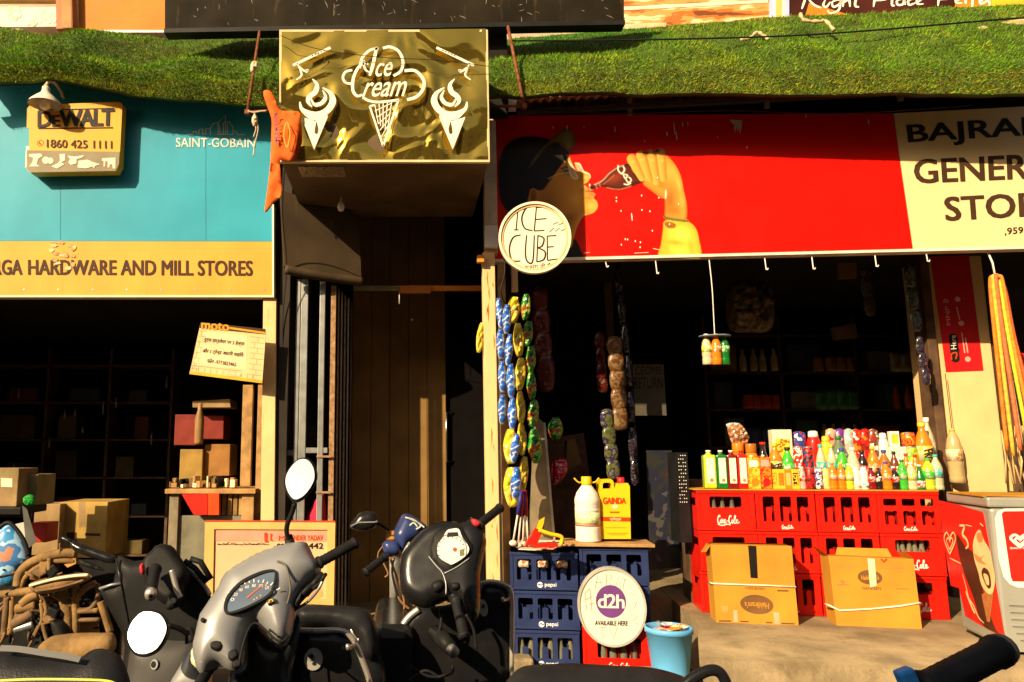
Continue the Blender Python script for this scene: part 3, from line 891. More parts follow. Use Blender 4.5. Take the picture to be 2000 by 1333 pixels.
mb.prism([(q[3][0] - 0.012, zb - 0.012), (q[2][0] + 0.012, zb - 0.012), (q[1][0] + 0.012, zt_ + 0.012), (q[0][0] - 0.012, zt_ + 0.012)], -0.004, 0.03, mat("cream edging", (0.7, 0.55, 0.3), 0.5),
         holes=[[(q[3][0] + 0.004, zb + 0.004), (q[2][0] - 0.004, zb + 0.004), (q[1][0] - 0.004, zt_ - 0.004), (q[0][0] + 0.004, zt_ - 0.004)]])
t.part("edge_trim", mb)
mb = MB()
c2 = lambda a, b: (480 + 0.31505 * a, 0.31505 * b)
WL = mat("white vinyl", (0.86, 0.82, 0.68), 0.45, var=0.03)
ly = -0.044
def st2(pts, w, taper=0.0, m=WL, y=ly, smooth=True):
    P = [fm.L(*c2(a, b), y) for a, b in pts]
    if smooth: P = [tuple(p) for p in crom(P, 7)]
    mb.ribbon(P, w * 0.31505 * 5.0 / 1500, y, m, taper)
def pl2(pts, y=ly, m=WL): mb.flat([fm.L(*c2(a, b), y) for a, b in pts], y, m)
DRIP = mat("dark drip", (0.10, 0.06, 0.01), 0.4)
for mir in (lambda x: x, lambda x: 1707 - x):
    S = lambda pts: [(mir(a), b) for a, b in pts]
    st2(S([(335, 632), (352, 682), (430, 714), (500, 690), (538, 634), (526, 580), (476, 545)]), 44, 0.85)
    st2(S([(346, 690), (395, 728), (450, 738), (508, 716)]), 20, 0.8, y=ly - 0.001)
    st2(S([(412, 490), (440, 525), (432, 570), (398, 598), (386, 632), (412, 664)]), 34, 0.85, y=ly - 0.0015)
    st2(S([(402, 606), (425, 648), (468, 642), (494, 604), (476, 560)]), 26, 0.85, y=ly - 0.002)
    pl2(S([(345, 726), (430, 752), (510, 722), (424, 928)]))
    pl2(S([(438, 752), (450, 800), (446, 826), (436, 832), (426, 824), (428, 796)]), ly - 0.002, DRIP)
    st2(S([(292, 406), (525, 296)]), 18, smooth=False)
    st2(S([(318, 392), (340, 440), (345, 470), (312, 496)]), 12, 0.4); st2(S([(330, 412), (362, 440), (384, 436), (372, 452)]), 14, 0.4, y=ly - 0.001)
    for k in range(5): pl2(S([(408 + 18 * k, 344 - 8 * k), (416 + 18 * k, 340 - 8 * k), (418 + 18 * k, 346 - 8 * k), (410 + 18 * k, 350 - 8 * k)]), ly - 0.002, DRIP)
st2([(812, 292), (800, 350), (784, 420), (768, 470)], 22, 0.3)
mb.text("ce", [fm.L(*c2(*p), ly) for p in ((812, 392), (912, 386), (905, 474), (802, 476))], ly, WL, bold=0.01, shear=0.3)
mb.text("ream", [fm.L(*c2(*p), ly) for p in ((735, 515), (1000, 505), (992, 598), (722, 602))], ly, WL, bold=0.01, shear=0.35)
st2([(760, 402), (728, 380), (742, 432), (770, 450)], 14, 0.4, y=ly - 0.001)
st2([(822, 302), (770, 312), (722, 360), (705, 425)], 17); st2([(850, 300), (895, 292), (948, 320), (974, 380), (962, 440), (916, 472)], 19)
st2([(660, 436), (620, 446), (602, 482), (620, 514), (664, 520)], 16); st2([(984, 440), (1050, 440), (1100, 492), (1100, 550), (1060, 600), (1000, 620)], 21)
st2([(725, 604), (765, 626), (835, 634), (950, 620)], 17); st2([(752, 390), (704, 412), (668, 482), (664, 560), (690, 596), (722, 588)], 20, 0.3, y=ly - 0.001)
for a in ([(768, 660), (852, 908)], [(946, 622), (852, 908)], [(768, 660), (800, 652)], [(830, 632), (946, 622)]): st2(a, 13, smooth=False, y=ly - 0.001)
for k in range(5):
    st2([(800 + 26 * k, 650 - 4 * k), (822 + 14 * k, 770 + 12 * k)], 6, smooth=False, y=ly - 0.002)
    st2([(905 - 4 * k, 640 + 32 * k), (800 + 10 * k, 690 + 40 * k)], 6, smooth=False, y=ly - 0.003)
t.part("lettering", mb)
mb = MB()   # metal scrap stuck under the box
P = [fm.w(0, 0, 0)]
x0, z0 = fm.L(575, 342, 0.1)
mb.box(q[3][0] + 0.10, q[3][0] + 0.42, 0.10, 0.30, zb - 0.006, zb - 0.001, mat("crinkled foil", (0.6, 0.5, 0.35), 0.25, metal=0.9, bump=0.9, bscale=50)); t.part("foil_patch", mb)

# rust-red brackets either side of the gold box
for pts, lab in ((((507, 62), (483, 220), (530, 216)), "rust red rod bracket left of the gold ice cream sign"),
                 (((992, 52), (1024, 208), (958, 208)), "rust red rod bracket right of the gold ice cream sign")):
    P = [W(pts[0][0], pts[0][1], 5.72), W(*pts[1], 5.45), W(*pts[2], 5.5)]
    fm = Fm(P[1]); mb = MB()
    mb.tube([p - P[1] for p in P[:2]], 0.013, RUST, 6); mb.tube([p - P[1] for p in P[1:]], 0.011, RUST, 6)
    mb.box(-0.018, 0.018, -0.018, 0.018, -0.016, 0.016, RUST)
    Thing("bracket", lab, "bracket", fm, mb, group="rusty brackets beside the gold sign")
RAG = mat("dirty rag", (0.66, 0.52, 0.36), 0.9, var=0.3, scale=20)
fm = Fm(W(498, 128, 5.25)); mb = MB(); mb.inflate(fm.LL([(492, 122), (502, 120), (505, 129), (500, 138), (491, 142), (489, 132)]), 0.02, RAG, wr=0.02); 
Thing("rag", "scrap of white rag tied round the left rust red bracket", "rag", fm, mb)
fm = Fm(W(497, 228, 5.4)); mb = MB()
for pts in ([(497, 222), (494, 238), (500, 250), (495, 268)], [(497, 222), (502, 240), (504, 255), (497, 285), (495, 306)], [(484, 217), (495, 220), (508, 218), (520, 217)]):
    mb.tube(crom([(a, 0, b) for a, b in fm.LL(pts)], 5), 0.005, RAG, 5)
mb.inflate(fm.LL([(493, 228), (501, 226), (503, 240), (497, 248), (492, 240)]), 0.02, RAG, wr=0.02)
Thing("string_knot", "knotted dirty string dangling below the left bracket", "string", fm, mb)

# orange flag
FL = mat("orange cloth", (0.80, 0.13, 0.015), 0.75, var=0.12, scale=8, bump=0.2, bscale=120)
fm = Fm(W(545, 290, 4.93)); mb = MB()
mb.inflate(fm.LL([(514, 182), (520, 176), (530, 180), (538, 196), (546, 214), (566, 218), (587, 222), (583, 262), (573, 312), (560, 314), (547, 314), (549, 345), (550, 380), (534, 398), (517, 416), (522, 372), (528, 318), (530, 262), (530, 232), (521, 206)]), 0.004, FL, back=0.006, wr=0.030, res=30, w=0.012, n=3)
t = Thing("flag", "faded orange cloth flag hanging beside the gold ice cream sign", "flag", fm, mb)
mb = MB(); PUR = mat("purple ink", (0.16, 0.05, 0.22), 0.6)
for st in ([(536, 224), (543, 222)], [(540, 222), (536, 232)], [(536, 238), (544, 236), (542, 244), (536, 244)], [(537, 250), (543, 256)], [(543, 249), (537, 257)], [(536, 262), (543, 261), (543, 268), (536, 270)], [(537, 275), (543, 274)], [(540, 270), (539, 280)]):
    mb.ribbon(fm.LL(st, -0.032), 0.008, -0.032, PUR)
mb.ribbon([tuple(p) for p in crom(fm.LL([(560, 238), (566, 262), (560, 288), (554, 262)], -0.034), 6, True)], 0.006, -0.034, mat("gold ink", (0.7, 0.4, 0.05), 0.5))
t.part("print", mb)
# ================================================================== red drink signboard
fm = RF.fm(1500, 400, 0)
RED = mat("red vinyl", (0.74, 0.006, 0.002), 0.35, var=0.06, scale=2, dirt=0.16, dcol=(0.58, 0.006, 0.003), streak=True, bump=0.25, bscale=2.5)
CRB = mat("cream vinyl", (0.84, 0.62, 0.31), 0.4, var=0.06, scale=2, dirt=0.15, dcol=(0.66, 0.48, 0.24))
mb = MB()
mb.prism(fm.LL([(965, 226), (1744, 222), (1783, 490), (962, 508)]), 0, 0.07, RED)
mb.prism(fm.LL([(1745.5, 222), (2160, 200), (2160, 478), (1784.5, 489.5)]), 0, 0.07, CRB)
t = Thing("drink_sign", "long red signboard of a person drinking with cream lettered end", "sign", fm, mb)
mb = MB(); mb.prism(fm.LL([(962, 507.5), (2160, 478), (2160, 483), (962, 513)]), -0.012, 0.08, mat("pale trim", (0.75, 0.66, 0.55), 0.4)); t.part("bottom_rail", mb)
mb = MB()
c3 = lambda a, b: (930 + 0.30005 * a, 180 + 0.30005 * b)
RED2 = mat("lighter red ink", (0.76, 0.012, 0.004), 0.35); PALE = mat("printed glint", (0.85, 0.72, 0.45), 0.4)
mb.flat([tuple(p) for p in crom([fm.L(*c3(a, b), -.001) for a, b in ((620, 1075), (640, 900), (690, 890), (735, 960), (745, 1072))], 4, True)], -.001, RED2); t.part("print", mb)
# a printed photograph, composed shape by shape with soft edges on a fine grid
import numpy as np
class Canvas:
    def __init__(s, a0, a1, b0, b1, st):
        s.na, s.nb = int((a1 - a0) / st) + 1, int((b1 - b0) / st) + 1
        g = np.meshgrid(np.linspace(a0, a1, s.na), np.linspace(b0, b1, s.nb))
        s.X, s.Y = g[0].ravel(), g[1].ravel()
        s.C = np.tile(np.array([0.74, 0.006, 0.002]), (s.X.size, 1)); s.A = np.zeros(s.X.size)
    def put(s, col, al):
        al = np.clip(al, 0, 1)
        col = np.asarray(col, float)
        s.C = s.C * (1 - al[:, None]) + col * al[:, None]
        s.A = np.maximum(s.A, al)
    def sdf(s, pts):
        d = np.full(s.X.size, 1e9); ins = np.zeros(s.X.size, bool)
        for i in range(len(pts)):
            (x1, y1), (x2, y2) = pts[i], pts[i - 1]
            dx, dy = x2 - x1, y2 - y1
            t = np.clip(((s.X - x1) * dx + (s.Y - y1) * dy) / (dx * dx + dy * dy + 1e-9), 0, 1)
            d = np.minimum(d, np.hypot(s.X - x1 - t * dx, s.Y - y1 - t * dy))
            c = (y1 > s.Y) != (y2 > s.Y)
            ins ^= c & (s.X < dx * (s.Y - y1) / (dy if abs(dy) > 1e-9 else 1e-9) + x1)
        return np.where(ins, d, -d)
    def poly(s, pts, col, f=4, op=1.0, edge=None, ew=40):
        P = [tuple(p) for p in crom(pts, 5, True)]
        d = s.sdf(P); al = np.clip(d / f + .5, 0, 1) * op
        c = np.tile(np.array(col, float), (s.X.size, 1))
        if edge is not None:
            k = np.clip(d / ew, 0, 1)[:, None]; c = np.array(edge) * (1 - k) + c * k
        s.put(c, al)
    def limb(s, p, q, r0, r1, col, dark, f=4):
        "a finger or arm: rounded shading across its width"
        dx, dy = q[0] - p[0], q[1] - p[1]; L = math.hypot(dx, dy)
        t = np.clip(((s.X - p[0]) * dx + (s.Y - p[1]) * dy) / (L * L), 0, 1)
        ox, oy = s.X - p[0] - t * dx, s.Y - p[1] - t * dy
        r = r0 + (r1 - r0) * t; d = np.hypot(ox, oy); sg = (ox * dy - oy * dx) / L
        k = np.clip(1 - (sg / r * .55 + .35) ** 2 * 1.1, 0, 1)[:, None]
        s.put(np.array(dark) * (1 - k) + np.array(col) * k, np.clip((r - d) / f + .5, 0, 1))
    def blob(s, x, y, rx, ry, col, op=.6, rot=0):
        c, n = math.cos(R(rot)), math.sin(R(rot)); u = ((s.X - x) * c + (s.Y - y) * n) / rx; v = (-(s.X - x) * n + (s.Y - y) * c) / ry
        al = np.exp(-(u * u + v * v) * 1.6) * op
        al = np.where(s.A > .5, al, 0)
        s.put(col, al)
    def line(s, pts, w, col, op=1.0, f=3):
        P = [tuple(p) for p in crom(pts, 6)]
        d = np.full(s.X.size, 1e9)
        for (x1, y1), (x2, y2) in zip(P, P[1:]):
            dx, dy = x2 - x1, y2 - y1; t = np.clip(((s.X - x1) * dx + (s.Y - y1) * dy) / (dx * dx + dy * dy + 1e-9), 0, 1)
            d = np.minimum(d, np.hypot(s.X - x1 - t * dx, s.Y - y1 - t * dy))
        s.put(col, np.clip((w / 2 - d) / f + .5, 0, 1) * op)
cv = Canvas(120, 1475, 225, 1084, 4.5)
skL, sk, skD, skX = (.80, .40, .065), (.66, .27, .035), (.34, .115, .018), (.13, .04, .010)
hr = (.010, .008, .008)
cv.poly([(560, 1100), (592, 1010), (620, 970), (650, 962), (680, 1030), (704, 1100)], (.02, .016, .016), 4)
cv.poly([(330, 650), (420, 600), (470, 520), (560, 452), (602, 420), (618, 452), (636, 490), (662, 512), (700, 514), (732, 528), (742, 552), (728, 584), (706, 602), (724, 620), (756, 634), (746, 650), (776, 664), (764, 690), (786, 714), (790, 752), (766, 784), (730, 798), (694, 812), (660, 870), (634, 950), (600, 1020), (420, 1020), (340, 850)], sk, 4, edge=skL, ew=26)
cv.blob(470, 760, 120, 190, skD, .8); cv.blob(560, 880, 90, 90, skD, .75, -30); cv.blob(610, 820, 70, 40, skX, .5, -35); cv.blob(650, 690, 55, 60, skL, .75); cv.blob(600, 640, 60, 60, sk, .6)
cv.blob(748, 742, 34, 32, (.86, .50, .10), .8); cv.blob(735, 690, 34, 10, skD, .6); cv.blob(700, 640, 26, 22, skD, .45, 30); cv.blob(716, 556, 20, 16, (.88, .54, .14), .8); cv.blob(680, 560, 26, 36, skD, .4, 20); cv.blob(586, 520, 44, 26, skX, .75, 10)
cv.line([(704, 604), (716, 596), (724, 606)], 8, skX, .9); cv.poly([(722, 622), (740, 620), (762, 636), (748, 646), (728, 640)], (.50, .12, .03), 4, .9); cv.poly([(732, 652), (752, 650), (776, 664), (760, 682), (738, 672)], (.58, .17, .05), 4, .9); cv.line([(716, 648), (738, 647), (758, 650)], 6, skX, .9)
cv.line([(556, 500), (584, 488), (606, 496)], 10, hr, .9); cv.line([(574, 520), (590, 514), (606, 522)], 7, hr, .9); cv.blob(596, 512, 14, 8, hr, .7)
cv.poly([(150, 650), (146, 470), (190, 350), (290, 294), (420, 294), (520, 324), (590, 380), (606, 424), (566, 462), (510, 540), (466, 600), (430, 640), (372, 640), (340, 690), (316, 770), (220, 790), (165, 720)], hr, 6)
cv.blob(400, 360, 160, 50, (.045, .035, .022), .8); cv.blob(560, 400, 40, 30, (.05, .03, .015), .6)
cv.poly([(352, 640), (384, 630), (402, 668), (396, 716), (366, 742), (344, 716)], skD, 5, edge=sk, ew=14); cv.blob(372, 686, 12, 24, skX, .8)
cv.poly([(345, 494), (384, 420), (440, 355), (510, 288), (566, 240), (612, 246), (645, 298), (640, 344), (604, 392), (566, 350), (510, 334), (462, 350), (404, 424)], (.30, .25, .07), 4, edge=(.12, .10, .03), ew=30)
cv.blob(600, 300, 34, 60, (.42, .36, .12), .7, 30); cv.line([(352, 486), (400, 410), (470, 345), (560, 340), (604, 390)], 6, (.08, .07, .02), .8)
cv.line([(470, 566), (530, 536), (604, 524)], 5, (.75, .60, .30), .8)
cv.poly([(600, 452), (622, 476), (640, 520), (660, 552), (644, 568), (622, 546), (604, 500)], (.62, .50, .26), 4, .75); cv.line([(600, 452), (626, 482), (644, 526), (662, 556), (640, 566), (612, 532), (602, 480), (600, 452)], 6, (.86, .74, .46)); cv.poly([(644, 464), (672, 470), (688, 500), (676, 510), (654, 500)], (.70, .56, .30), 4, .7); cv.line([(644, 464), (672, 468), (690, 500), (704, 524), (736, 534)], 6, (.88, .76, .50)); cv.line([(662, 512), (700, 520), (738, 538), (742, 560)], 5, (.85, .72, .44))
cv.line([(738, 602), (746, 632)], 9, (.85, .70, .5))
cv.poly([(742, 612), (776, 598), (806, 584), (832, 562), (872, 514), (920, 486), (962, 470), (1000, 470), (1040, 520), (1066, 556), (1090, 582), (1010, 618), (925, 640), (850, 624), (806, 618), (775, 630), (746, 634)], (.10, .018, .010), 4, edge=(.025, .006, .005), ew=30)
cv.blob(900, 560, 70, 36, (.30, .04, .012), .8, -25); cv.blob(800, 604, 30, 10, (.35, .07, .02), .8, -15); cv.line([(770, 604), (822, 578), (868, 530), (920, 494), (962, 478)], 6, (.72, .50, .34), .8); cv.line([(850, 622), (930, 634), (1010, 612)], 5, (.50, .20, .08), .9); cv.line([(830, 600), (880, 560), (900, 540)], 4, (.5, .25, .15), .7); cv.line([(776, 600), (786, 628)], 4, (.6, .4, .3), .7); cv.line([(800, 590), (808, 616)], 4, (.5, .3, .2), .6)
cv.line([(925, 480), (926, 512), (948, 532), (966, 506), (958, 488)], 9, (.86, .78, .62)); cv.line([(955, 530), (970, 562), (986, 544), (968, 536)], 8, (.86, .78, .62)); cv.line([(972, 562), (990, 590), (1010, 574), (996, 556)], 8, (.86, .78, .62)); cv.line([(964, 600), (986, 604), (1004, 594)], 8, (.86, .78, .62))
cv.poly([(1176, 640), (1120, 600), (1060, 556), (1010, 500), (1060, 440), (1150, 390), (1200, 392), (1250, 420), (1302, 484), (1336, 560), (1352, 640), (1372, 740), (1366, 830), (1300, 836), (1232, 830), (1228, 740), (1222, 690)], sk, 4, edge=skD, ew=20)
cv.blob(1270, 520, 60, 90, skL, .8, -30); cv.blob(1340, 720, 26, 90, skL, .7); cv.blob(1262, 700, 44, 90, skD, .85); cv.blob(1290, 770, 60, 40, skD, .6); cv.blob(1200, 600, 50, 40, skD, .5, 40); cv.blob(1320, 600, 20, 60, (.86, .50, .10), .6, -15)
cv.limb((1196, 404), (1216, 560), 36, 26, skL, skD); cv.limb((1138, 412), (1172, 584), 36, 26, skL, skD); cv.limb((1076, 420), (1126, 578), 36, 25, skL, skD); cv.limb((1014, 438), (1078, 560), 33, 22, skL, skD)
cv.limb((1216, 664), (1106, 596), 30, 18, sk, skD)
for x, y, rx, ry in ((1104, 392, 30, 24), (1172, 380, 36, 22)): cv.blob(x, y, rx, ry, (.03, .016, .012), 1.3)
for x, y in ((1020, 430), (1080, 416), (1148, 420), (1210, 424)): cv.blob(x, y + 24, 16, 10, (.88, .56, .14), .6)
cv.line([(1236, 640), (1232, 692)], 8, (.86, .80, .66), .9)
cv.poly([(1216, 900), (1222, 846), (1262, 832), (1330, 834), (1388, 848), (1430, 890), (1450, 960), (1458, 1080), (1320, 1082), (1190, 1082), (1204, 990)], (.66, .56, .05), 6, edge=(.46, .36, .03), ew=50)
cv.blob(1340, 930, 70, 40, (.80, .72, .12), .7, 20); cv.blob(1290, 980, 70, 18, (.34, .26, .02), .7, 8); cv.blob(1400, 1010, 24, 70, (.40, .30, .03), .6, -10); cv.blob(1240, 1030, 24, 60, (.45, .35, .03), .6); cv.blob(1330, 1040, 50, 30, (.78, .70, .12), .5)
cv.poly([(1226, 852), (1262, 846), (1300, 862), (1290, 886), (1244, 884)], skD, 5); cv.line([(1228, 814), (1290, 828), (1374, 838)], 20, (.12, .11, .02), .9); cv.line([(1232, 808), (1290, 822), (1372, 832)], 5, (.4, .36, .1), .7)
yc = -0.003
vs = []; al = cv.A
for x, y in zip(cv.X, cv.Y):
    px_, pz_ = fm.L(*c3(x, y), yc); vs.append((px_, yc, pz_))
fs = []
for j in range(cv.nb - 1):
    for i in range(cv.na - 1):
        k = j * cv.na + i
        if max(al[k], al[k + 1], al[k + cv.na], al[k + cv.na + 1]) > .03: fs.append((k, k + cv.na, k + cv.na + 1, k + 1))
used = sorted({i for f_ in fs for i in f_}); ix = {v: i for i, v in enumerate(used)}
PICM = bpy.data.materials.new("printed photograph"); PICM.use_nodes = True
pn = PICM.node_tree; ca = pn.nodes.new("ShaderNodeVertexColor"); ca.layer_name = "ink"
pn.links.new(ca.outputs[0], pn.nodes["Principled BSDF"].inputs["Base Color"]); pn.nodes["Principled BSDF"].inputs["Roughness"].default_value = .38; pn.nodes["Principled BSDF"].inputs["Specular IOR Level"].default_value = .2
mb = MB(); mb.add([vs[i] for i in used], [[ix[i] for i in f_] for f_ in fs], PICM, True)
pic_o = t.part("picture", mb)
at_ = pic_o.data.color_attributes.new("ink", 'FLOAT_COLOR', 'POINT')
at_.data.foreach_set("color", np.concatenate([cv.C[used], np.ones((len(used), 1))], 1).astype(np.float32).ravel())
ll = [0]
mb = MB(); ll[0] = 0
rr = random.Random(11)
for a, b in ((912, 690), (912, 712), (1076, 676), (1188, 690), (1078, 770), (1130, 778), (942, 776), (970, 960), (985, 962), (1035, 972), (1068, 980), (944, 996), (1066, 1012), (1316, 732), (1258, 862), (1146, 905), (1180, 560), (1095, 322), (1760, 362), (1570, 296)):
    x, z = fm.L(*c3(a, b)); mb.flat(oval(x, z, 0.005, 0.008, 10), -0.006, WHITE)
for a, b, c in ((1010, 790, 50), (1285, 200, 80), (1300, 260, 55), (1240, 260, 30), (1342, 200, 30), (900, 225, 40), (590, 220, 30), (1375, 195, 26), (500, 225, 18), (700, 225, 12), (2145, 150, 22), (2550, 180, 30)):
    mb.ribbon([fm.L(*c3(a, b)), fm.L(*c3(a + c * 0.06, b + c * 0.5)), fm.L(*c3(a + c * .1, b + c))], 0.009, -0.006, WHITE, 0.5)
mb.flat([fm.L(*c3(a, b)) for a, b in ((1650, 182), (1730, 186), (1728, 225), (1716, 280), (1710, 232), (1700, 262), (1694, 228), (1684, 268), (1676, 216), (1662, 204))], -0.006, mat("bird lime", (0.6, 0.5, 0.4), 0.8))
for a, b, c, d in ((1030, 1050, 1120, 1046), (1150, 1020, 1195, 1030), (700, 1050, 736, 1046)): mb.ribbon([fm.L(*c3(a, b)), fm.L(*c3(c, d))], 0.004, -0.006, PALE)
t.part("paint_splashes", mb)
mb = MB()
mb.text("BAJRANG", fm.LL([(1771, 245), (2112, 222), (2114, 270), (1776, 289)]), -0.003, INK, bold=0.03)
mb.text("GENERAL", fm.LL([(1784, 313), (2090, 298), (2090, 346), (1788, 359)]), -0.003, BROWNINK, bold=0.03)
mb.text("STORE", fm.LL([(1844, 386), (2066, 374), (2068, 420), (1848, 432)]), -0.003, BROWNINK, bold=0.03)
mb.text(",9595", fm.LL([(1962, 446), (2008, 443), (2008, 457), (1962, 461)]), -0.003, INK, bold=0.02)
t.part("lettering", mb)

# hooks of white wire under the signboard
hk = None
for i, (px, y0, y1, lab) in enumerate(((1182, 509, 522, "short white wire hook below the printed chin on the red signboard"),
        (1280, 508, 535, "white wire hook under the printed yellow sleeve"), (1493, 503, 527, "white wire hook above the hanging bag of packets"),
        (1585, 501, 526, "white wire hook between bag of packets and shelf above counter"), (1708, 497, 521, "white wire hook right of the yellow paper packet"),
        (1808, 494, 511, "short white wire hook above the dark red poster"))):
    f2 = RF.fm(px, y0, -0.02); mb = MB()
    x, z = f2.L(px + 3, y1)
    mb.tube([(0, 0, 0.02), (0, -0.004, 0), (x * 0.6, -0.006, z * 0.6), (x, -0.004, z), (x + 0.008, -0.012, z - 0.005), (x + 0.012, -0.014, z + 0.008)], 0.0045, WHITE, 6)
    Thing("wire_hook", lab, "hook", f2, mb, group="wire hooks under the red signboard")

# round ICE CUBE sign
fm = RF.fm(1044, 465, 0.80)
rad = 70.5 * (fm.loc - CAMP).length / 1580 * 0.985
DISC = mat("cream lid", (0.83, 0.74, 0.54), 0.4, var=0.04); RIM = mat("tan lid rim", (0.66, 0.46, 0.20), 0.4, var=0.1)
mb = MB(); mb.prism(oval(0, 0, rad, rad * 1.03, 56), -0.006, 0.02, DISC)
t = Thing("round_sign", "round cream lid sign handwritten ICE CUBE beside the rusty post", "sign", fm, mb)
mb = MB()
for r0, r1, y0 in ((rad * 0.965, rad * 1.035, -0.022), (rad * 0.90, rad * 0.945, -0.012)):
    mb.prism(oval(0, 0, r1, r1 * 1.03, 56), y0, 0.0 if y0 > -0.02 else 0.025, RIM if y0 > -0.02 else DISC, holes=[oval(0, 0, r0, r0 * 1.03, 56)])
t.part("rim", mb)
mb = MB()
for st in ([(272, 758), (260, 898)], [(255, 760), (290, 758)], [(246, 898), (276, 897)], [(366, 742), (325, 756), (297, 820), (315, 886), (366, 902)], [(392, 748), (378, 905)], [(388, 752), (488, 746)], [(384, 830), (458, 824)], [(378, 905), (444, 900)],
           [(290, 930), (240, 948), (216, 1020), (234, 1094), (288, 1100)], [(328, 932), (320, 1050), (334, 1104), (368, 1100), (378, 932)], [(402, 932), (394, 1106)], [(400, 934), (440, 952), (430, 1000), (400, 1014)], [(400, 1014), (448, 1040), (440, 1090), (394, 1106)],
           [(462, 938), (464, 1096)], [(462, 938), (522, 934)], [(462, 1010), (505, 1006)], [(464, 1096), (540, 1086)]):
    P = [fm.L(*c3(a, b), -0.008) for a, b in st]
    mb.ribbon([tuple(p) for p in (crom(P, 6) if len(P) > 2 else P)], 0.011, -0.008, INK, 0.25)
for st in ([(478, 912), (505, 884), (516, 908), (540, 886), (556, 906), (580, 888)], [(500, 862), (530, 848), (540, 864), (566, 852)]):
    mb.ribbon([fm.L(*c3(a, b), -0.008) for a, b in st], 0.005, -0.008, INK)
mb.text("बजरंग जी सैन", fm.LL([(1024, 517), (1082, 512), (1083, 522), (1025, 528)], -0.008), -0.008, INK)
t.part("lettering", mb)

# centre post, junction box
z0 = 0.0
f2 = Fm(Vector((W(966, 1140, 5.72).x, 5.72, 0)))
a = W(947, 300, 5.7); b = W(972, 300, 5.7)
mb = MB()
mid = W(950, 492, 5.7).z
c0 = W(945, 620, 5.7).x; c1_ = W(969, 620, 5.7).x
mb.box(c0 - f2.loc.x, c1_ - f2.loc.x, 0, 0.10, 0, mid, CREAMP, bev=0.004)
mb.box(W(947, 400, 5.72).x - f2.loc.x, W(972, 400, 5.72).x - f2.loc.x, 0.025, 0.13, mid + 0.002, W(955, 230, 5.7).z, mat("grey cream paint", (0.60, 0.47, 0.28), 0.5, var=0.25, dirt=0.5, dcol=(0.16, 0.12, 0.08), streak=True), bev=0.004)
t = Thing("post", "tall cream post with rust runs between passage and general store", "post", f2, mb)
mb = MB()
rr = random.Random(2)
RU = mat("rust stain", (0.50, 0.17, 0.02), 0.8, var=0.3, scale=30)
for k in range(17):
    xx_ = rr.uniform(0.012, c1_ - c0 - 0.012) + c0 - f2.loc.x; zz = rr.uniform(0.3, mid - 0.1); L = rr.uniform(0.03, 0.14)
    mb.ribbon([(xx_, zz), (xx_ + rr.uniform(-.006, .006), zz - L * 0.4), (xx_ + rr.uniform(-.006, .006), zz - L)], rr.uniform(0.004, 0.012), -0.0015, RU, 0.8)
t.part("rust_stains", mb)
f3 = Fm(W(961, 461, 5.68)); mb = MB()
x, z = f3.L(947, 440); x2, z2 = f3.L(973, 483); mb.box(x, x2, 0, 0.06, z2, z, WHITE, bev=0.006)
Thing("junction_box", "small white switch box on the post beside the round sign", "box", f3, mb)
f3 = Fm(W(950, 505, 5.66)); mb = MB()
x, z = f3.L(932, 498); x2, z2 = f3.L(946, 512); mb.box(x, x2, 0, 0.05, z2, z, mat("orange plastic", (0.75, 0.28, 0.03), 0.5), bev=0.004)
Thing("orange_clip", "small orange clip sticking out left of the rusty centre post", "clip", f3, mb)
# brown timber uprights just behind the post
for (pa, pb, Y, m, top, lab) in ((976, 990, 5.95, WOOD, 515, "thin timber upright behind the chip packet strips"), (1003, 1015, 6.0, CREAMP, 515, "short cream upright below the round sign")):
    f3 = Fm(Vector((W(pa, 700, Y).x, Y, 0))); mb = MB(); mb.box(0, W(pb, 700, Y).x - f3.loc.x, 0, 0.05, 0.0 if m is WOOD else W(pa, 570, Y).z, W(pa, top, Y).z, m, bev=0.003)
    Thing("upright", lab, "timber", f3, mb)
# left post
f3 = Fm(Vector((W(519, 800, 5.93).x, 5.93, 0)), roll=-0.9); mb = MB(); mb.box(0, W(545, 800, 5.93).x - f3.loc.x, 0, 0.09, 0, W(519, 583, 5.93).z, CREAMP, bev=0.004)
Thing("post", "cream post stained with rust at the hardware shop's right edge", "post", f3, mb)

# ================================================================== passage fittings
f3 = Fm(Vector((W(600, 900, 6.02).x, 6.02, 0)))
t = Thing("folding_gate", "folded grey steel lattice gate with rusty bars beside left post", "gate", f3)
fx = lambda p, Y=6.02: W(p, 800, Y).x - f3.loc.x
ztop = W(600, 545, 6.02).z
for a, b in ((574, 583), (584, 598), (621, 632)):
    mb = MB(); mb.box(fx(a), fx(b), 0, 0.03, 0.05, ztop, STEEL, bev=0.004); t.part("upright", mb)
mb = MB()
for py in (880, 890):
    pass
zz = W(600, 885, 6.02).z
mb.box(fx(548), fx(574), 0.005, 0.03, zz - 0.02, zz + 0.02, STEEL); mb.box(fx(598), fx(640), 0.005, 0.03, zz, zz + 0.04, STEEL); t.part("crossbar", mb)
RB = mat("rusty bar", (0.34, 0.20, 0.10), 0.65, metal=0.2, var=0.4, scale=30, dirt=0.5, dcol=(0.45, 0.16, 0.04))
for k, (a, b, m) in enumerate(((643, 653, RB), (656, 659, RB), (662, 665, STEEL), (668, 671, RB), (674, 677, STEEL), (680, 683, DWOOD))):
    mb = MB(); mb.box(fx(a), fx(b), 0.02 + 0.03 * k, 0.05 + 0.03 * k, 0.05, ztop - 0.05 - 0.02 * k, m, bev=0.002); t.part("lattice_bar", mb)
mb = MB()
for py in (890, 960): mb.box(fx(620), fx(648), -0.01, 0.005, W(600, py + 4, 6.02).z, W(600, py, 6.02).z, RB)
t.part("lattice_link", mb)
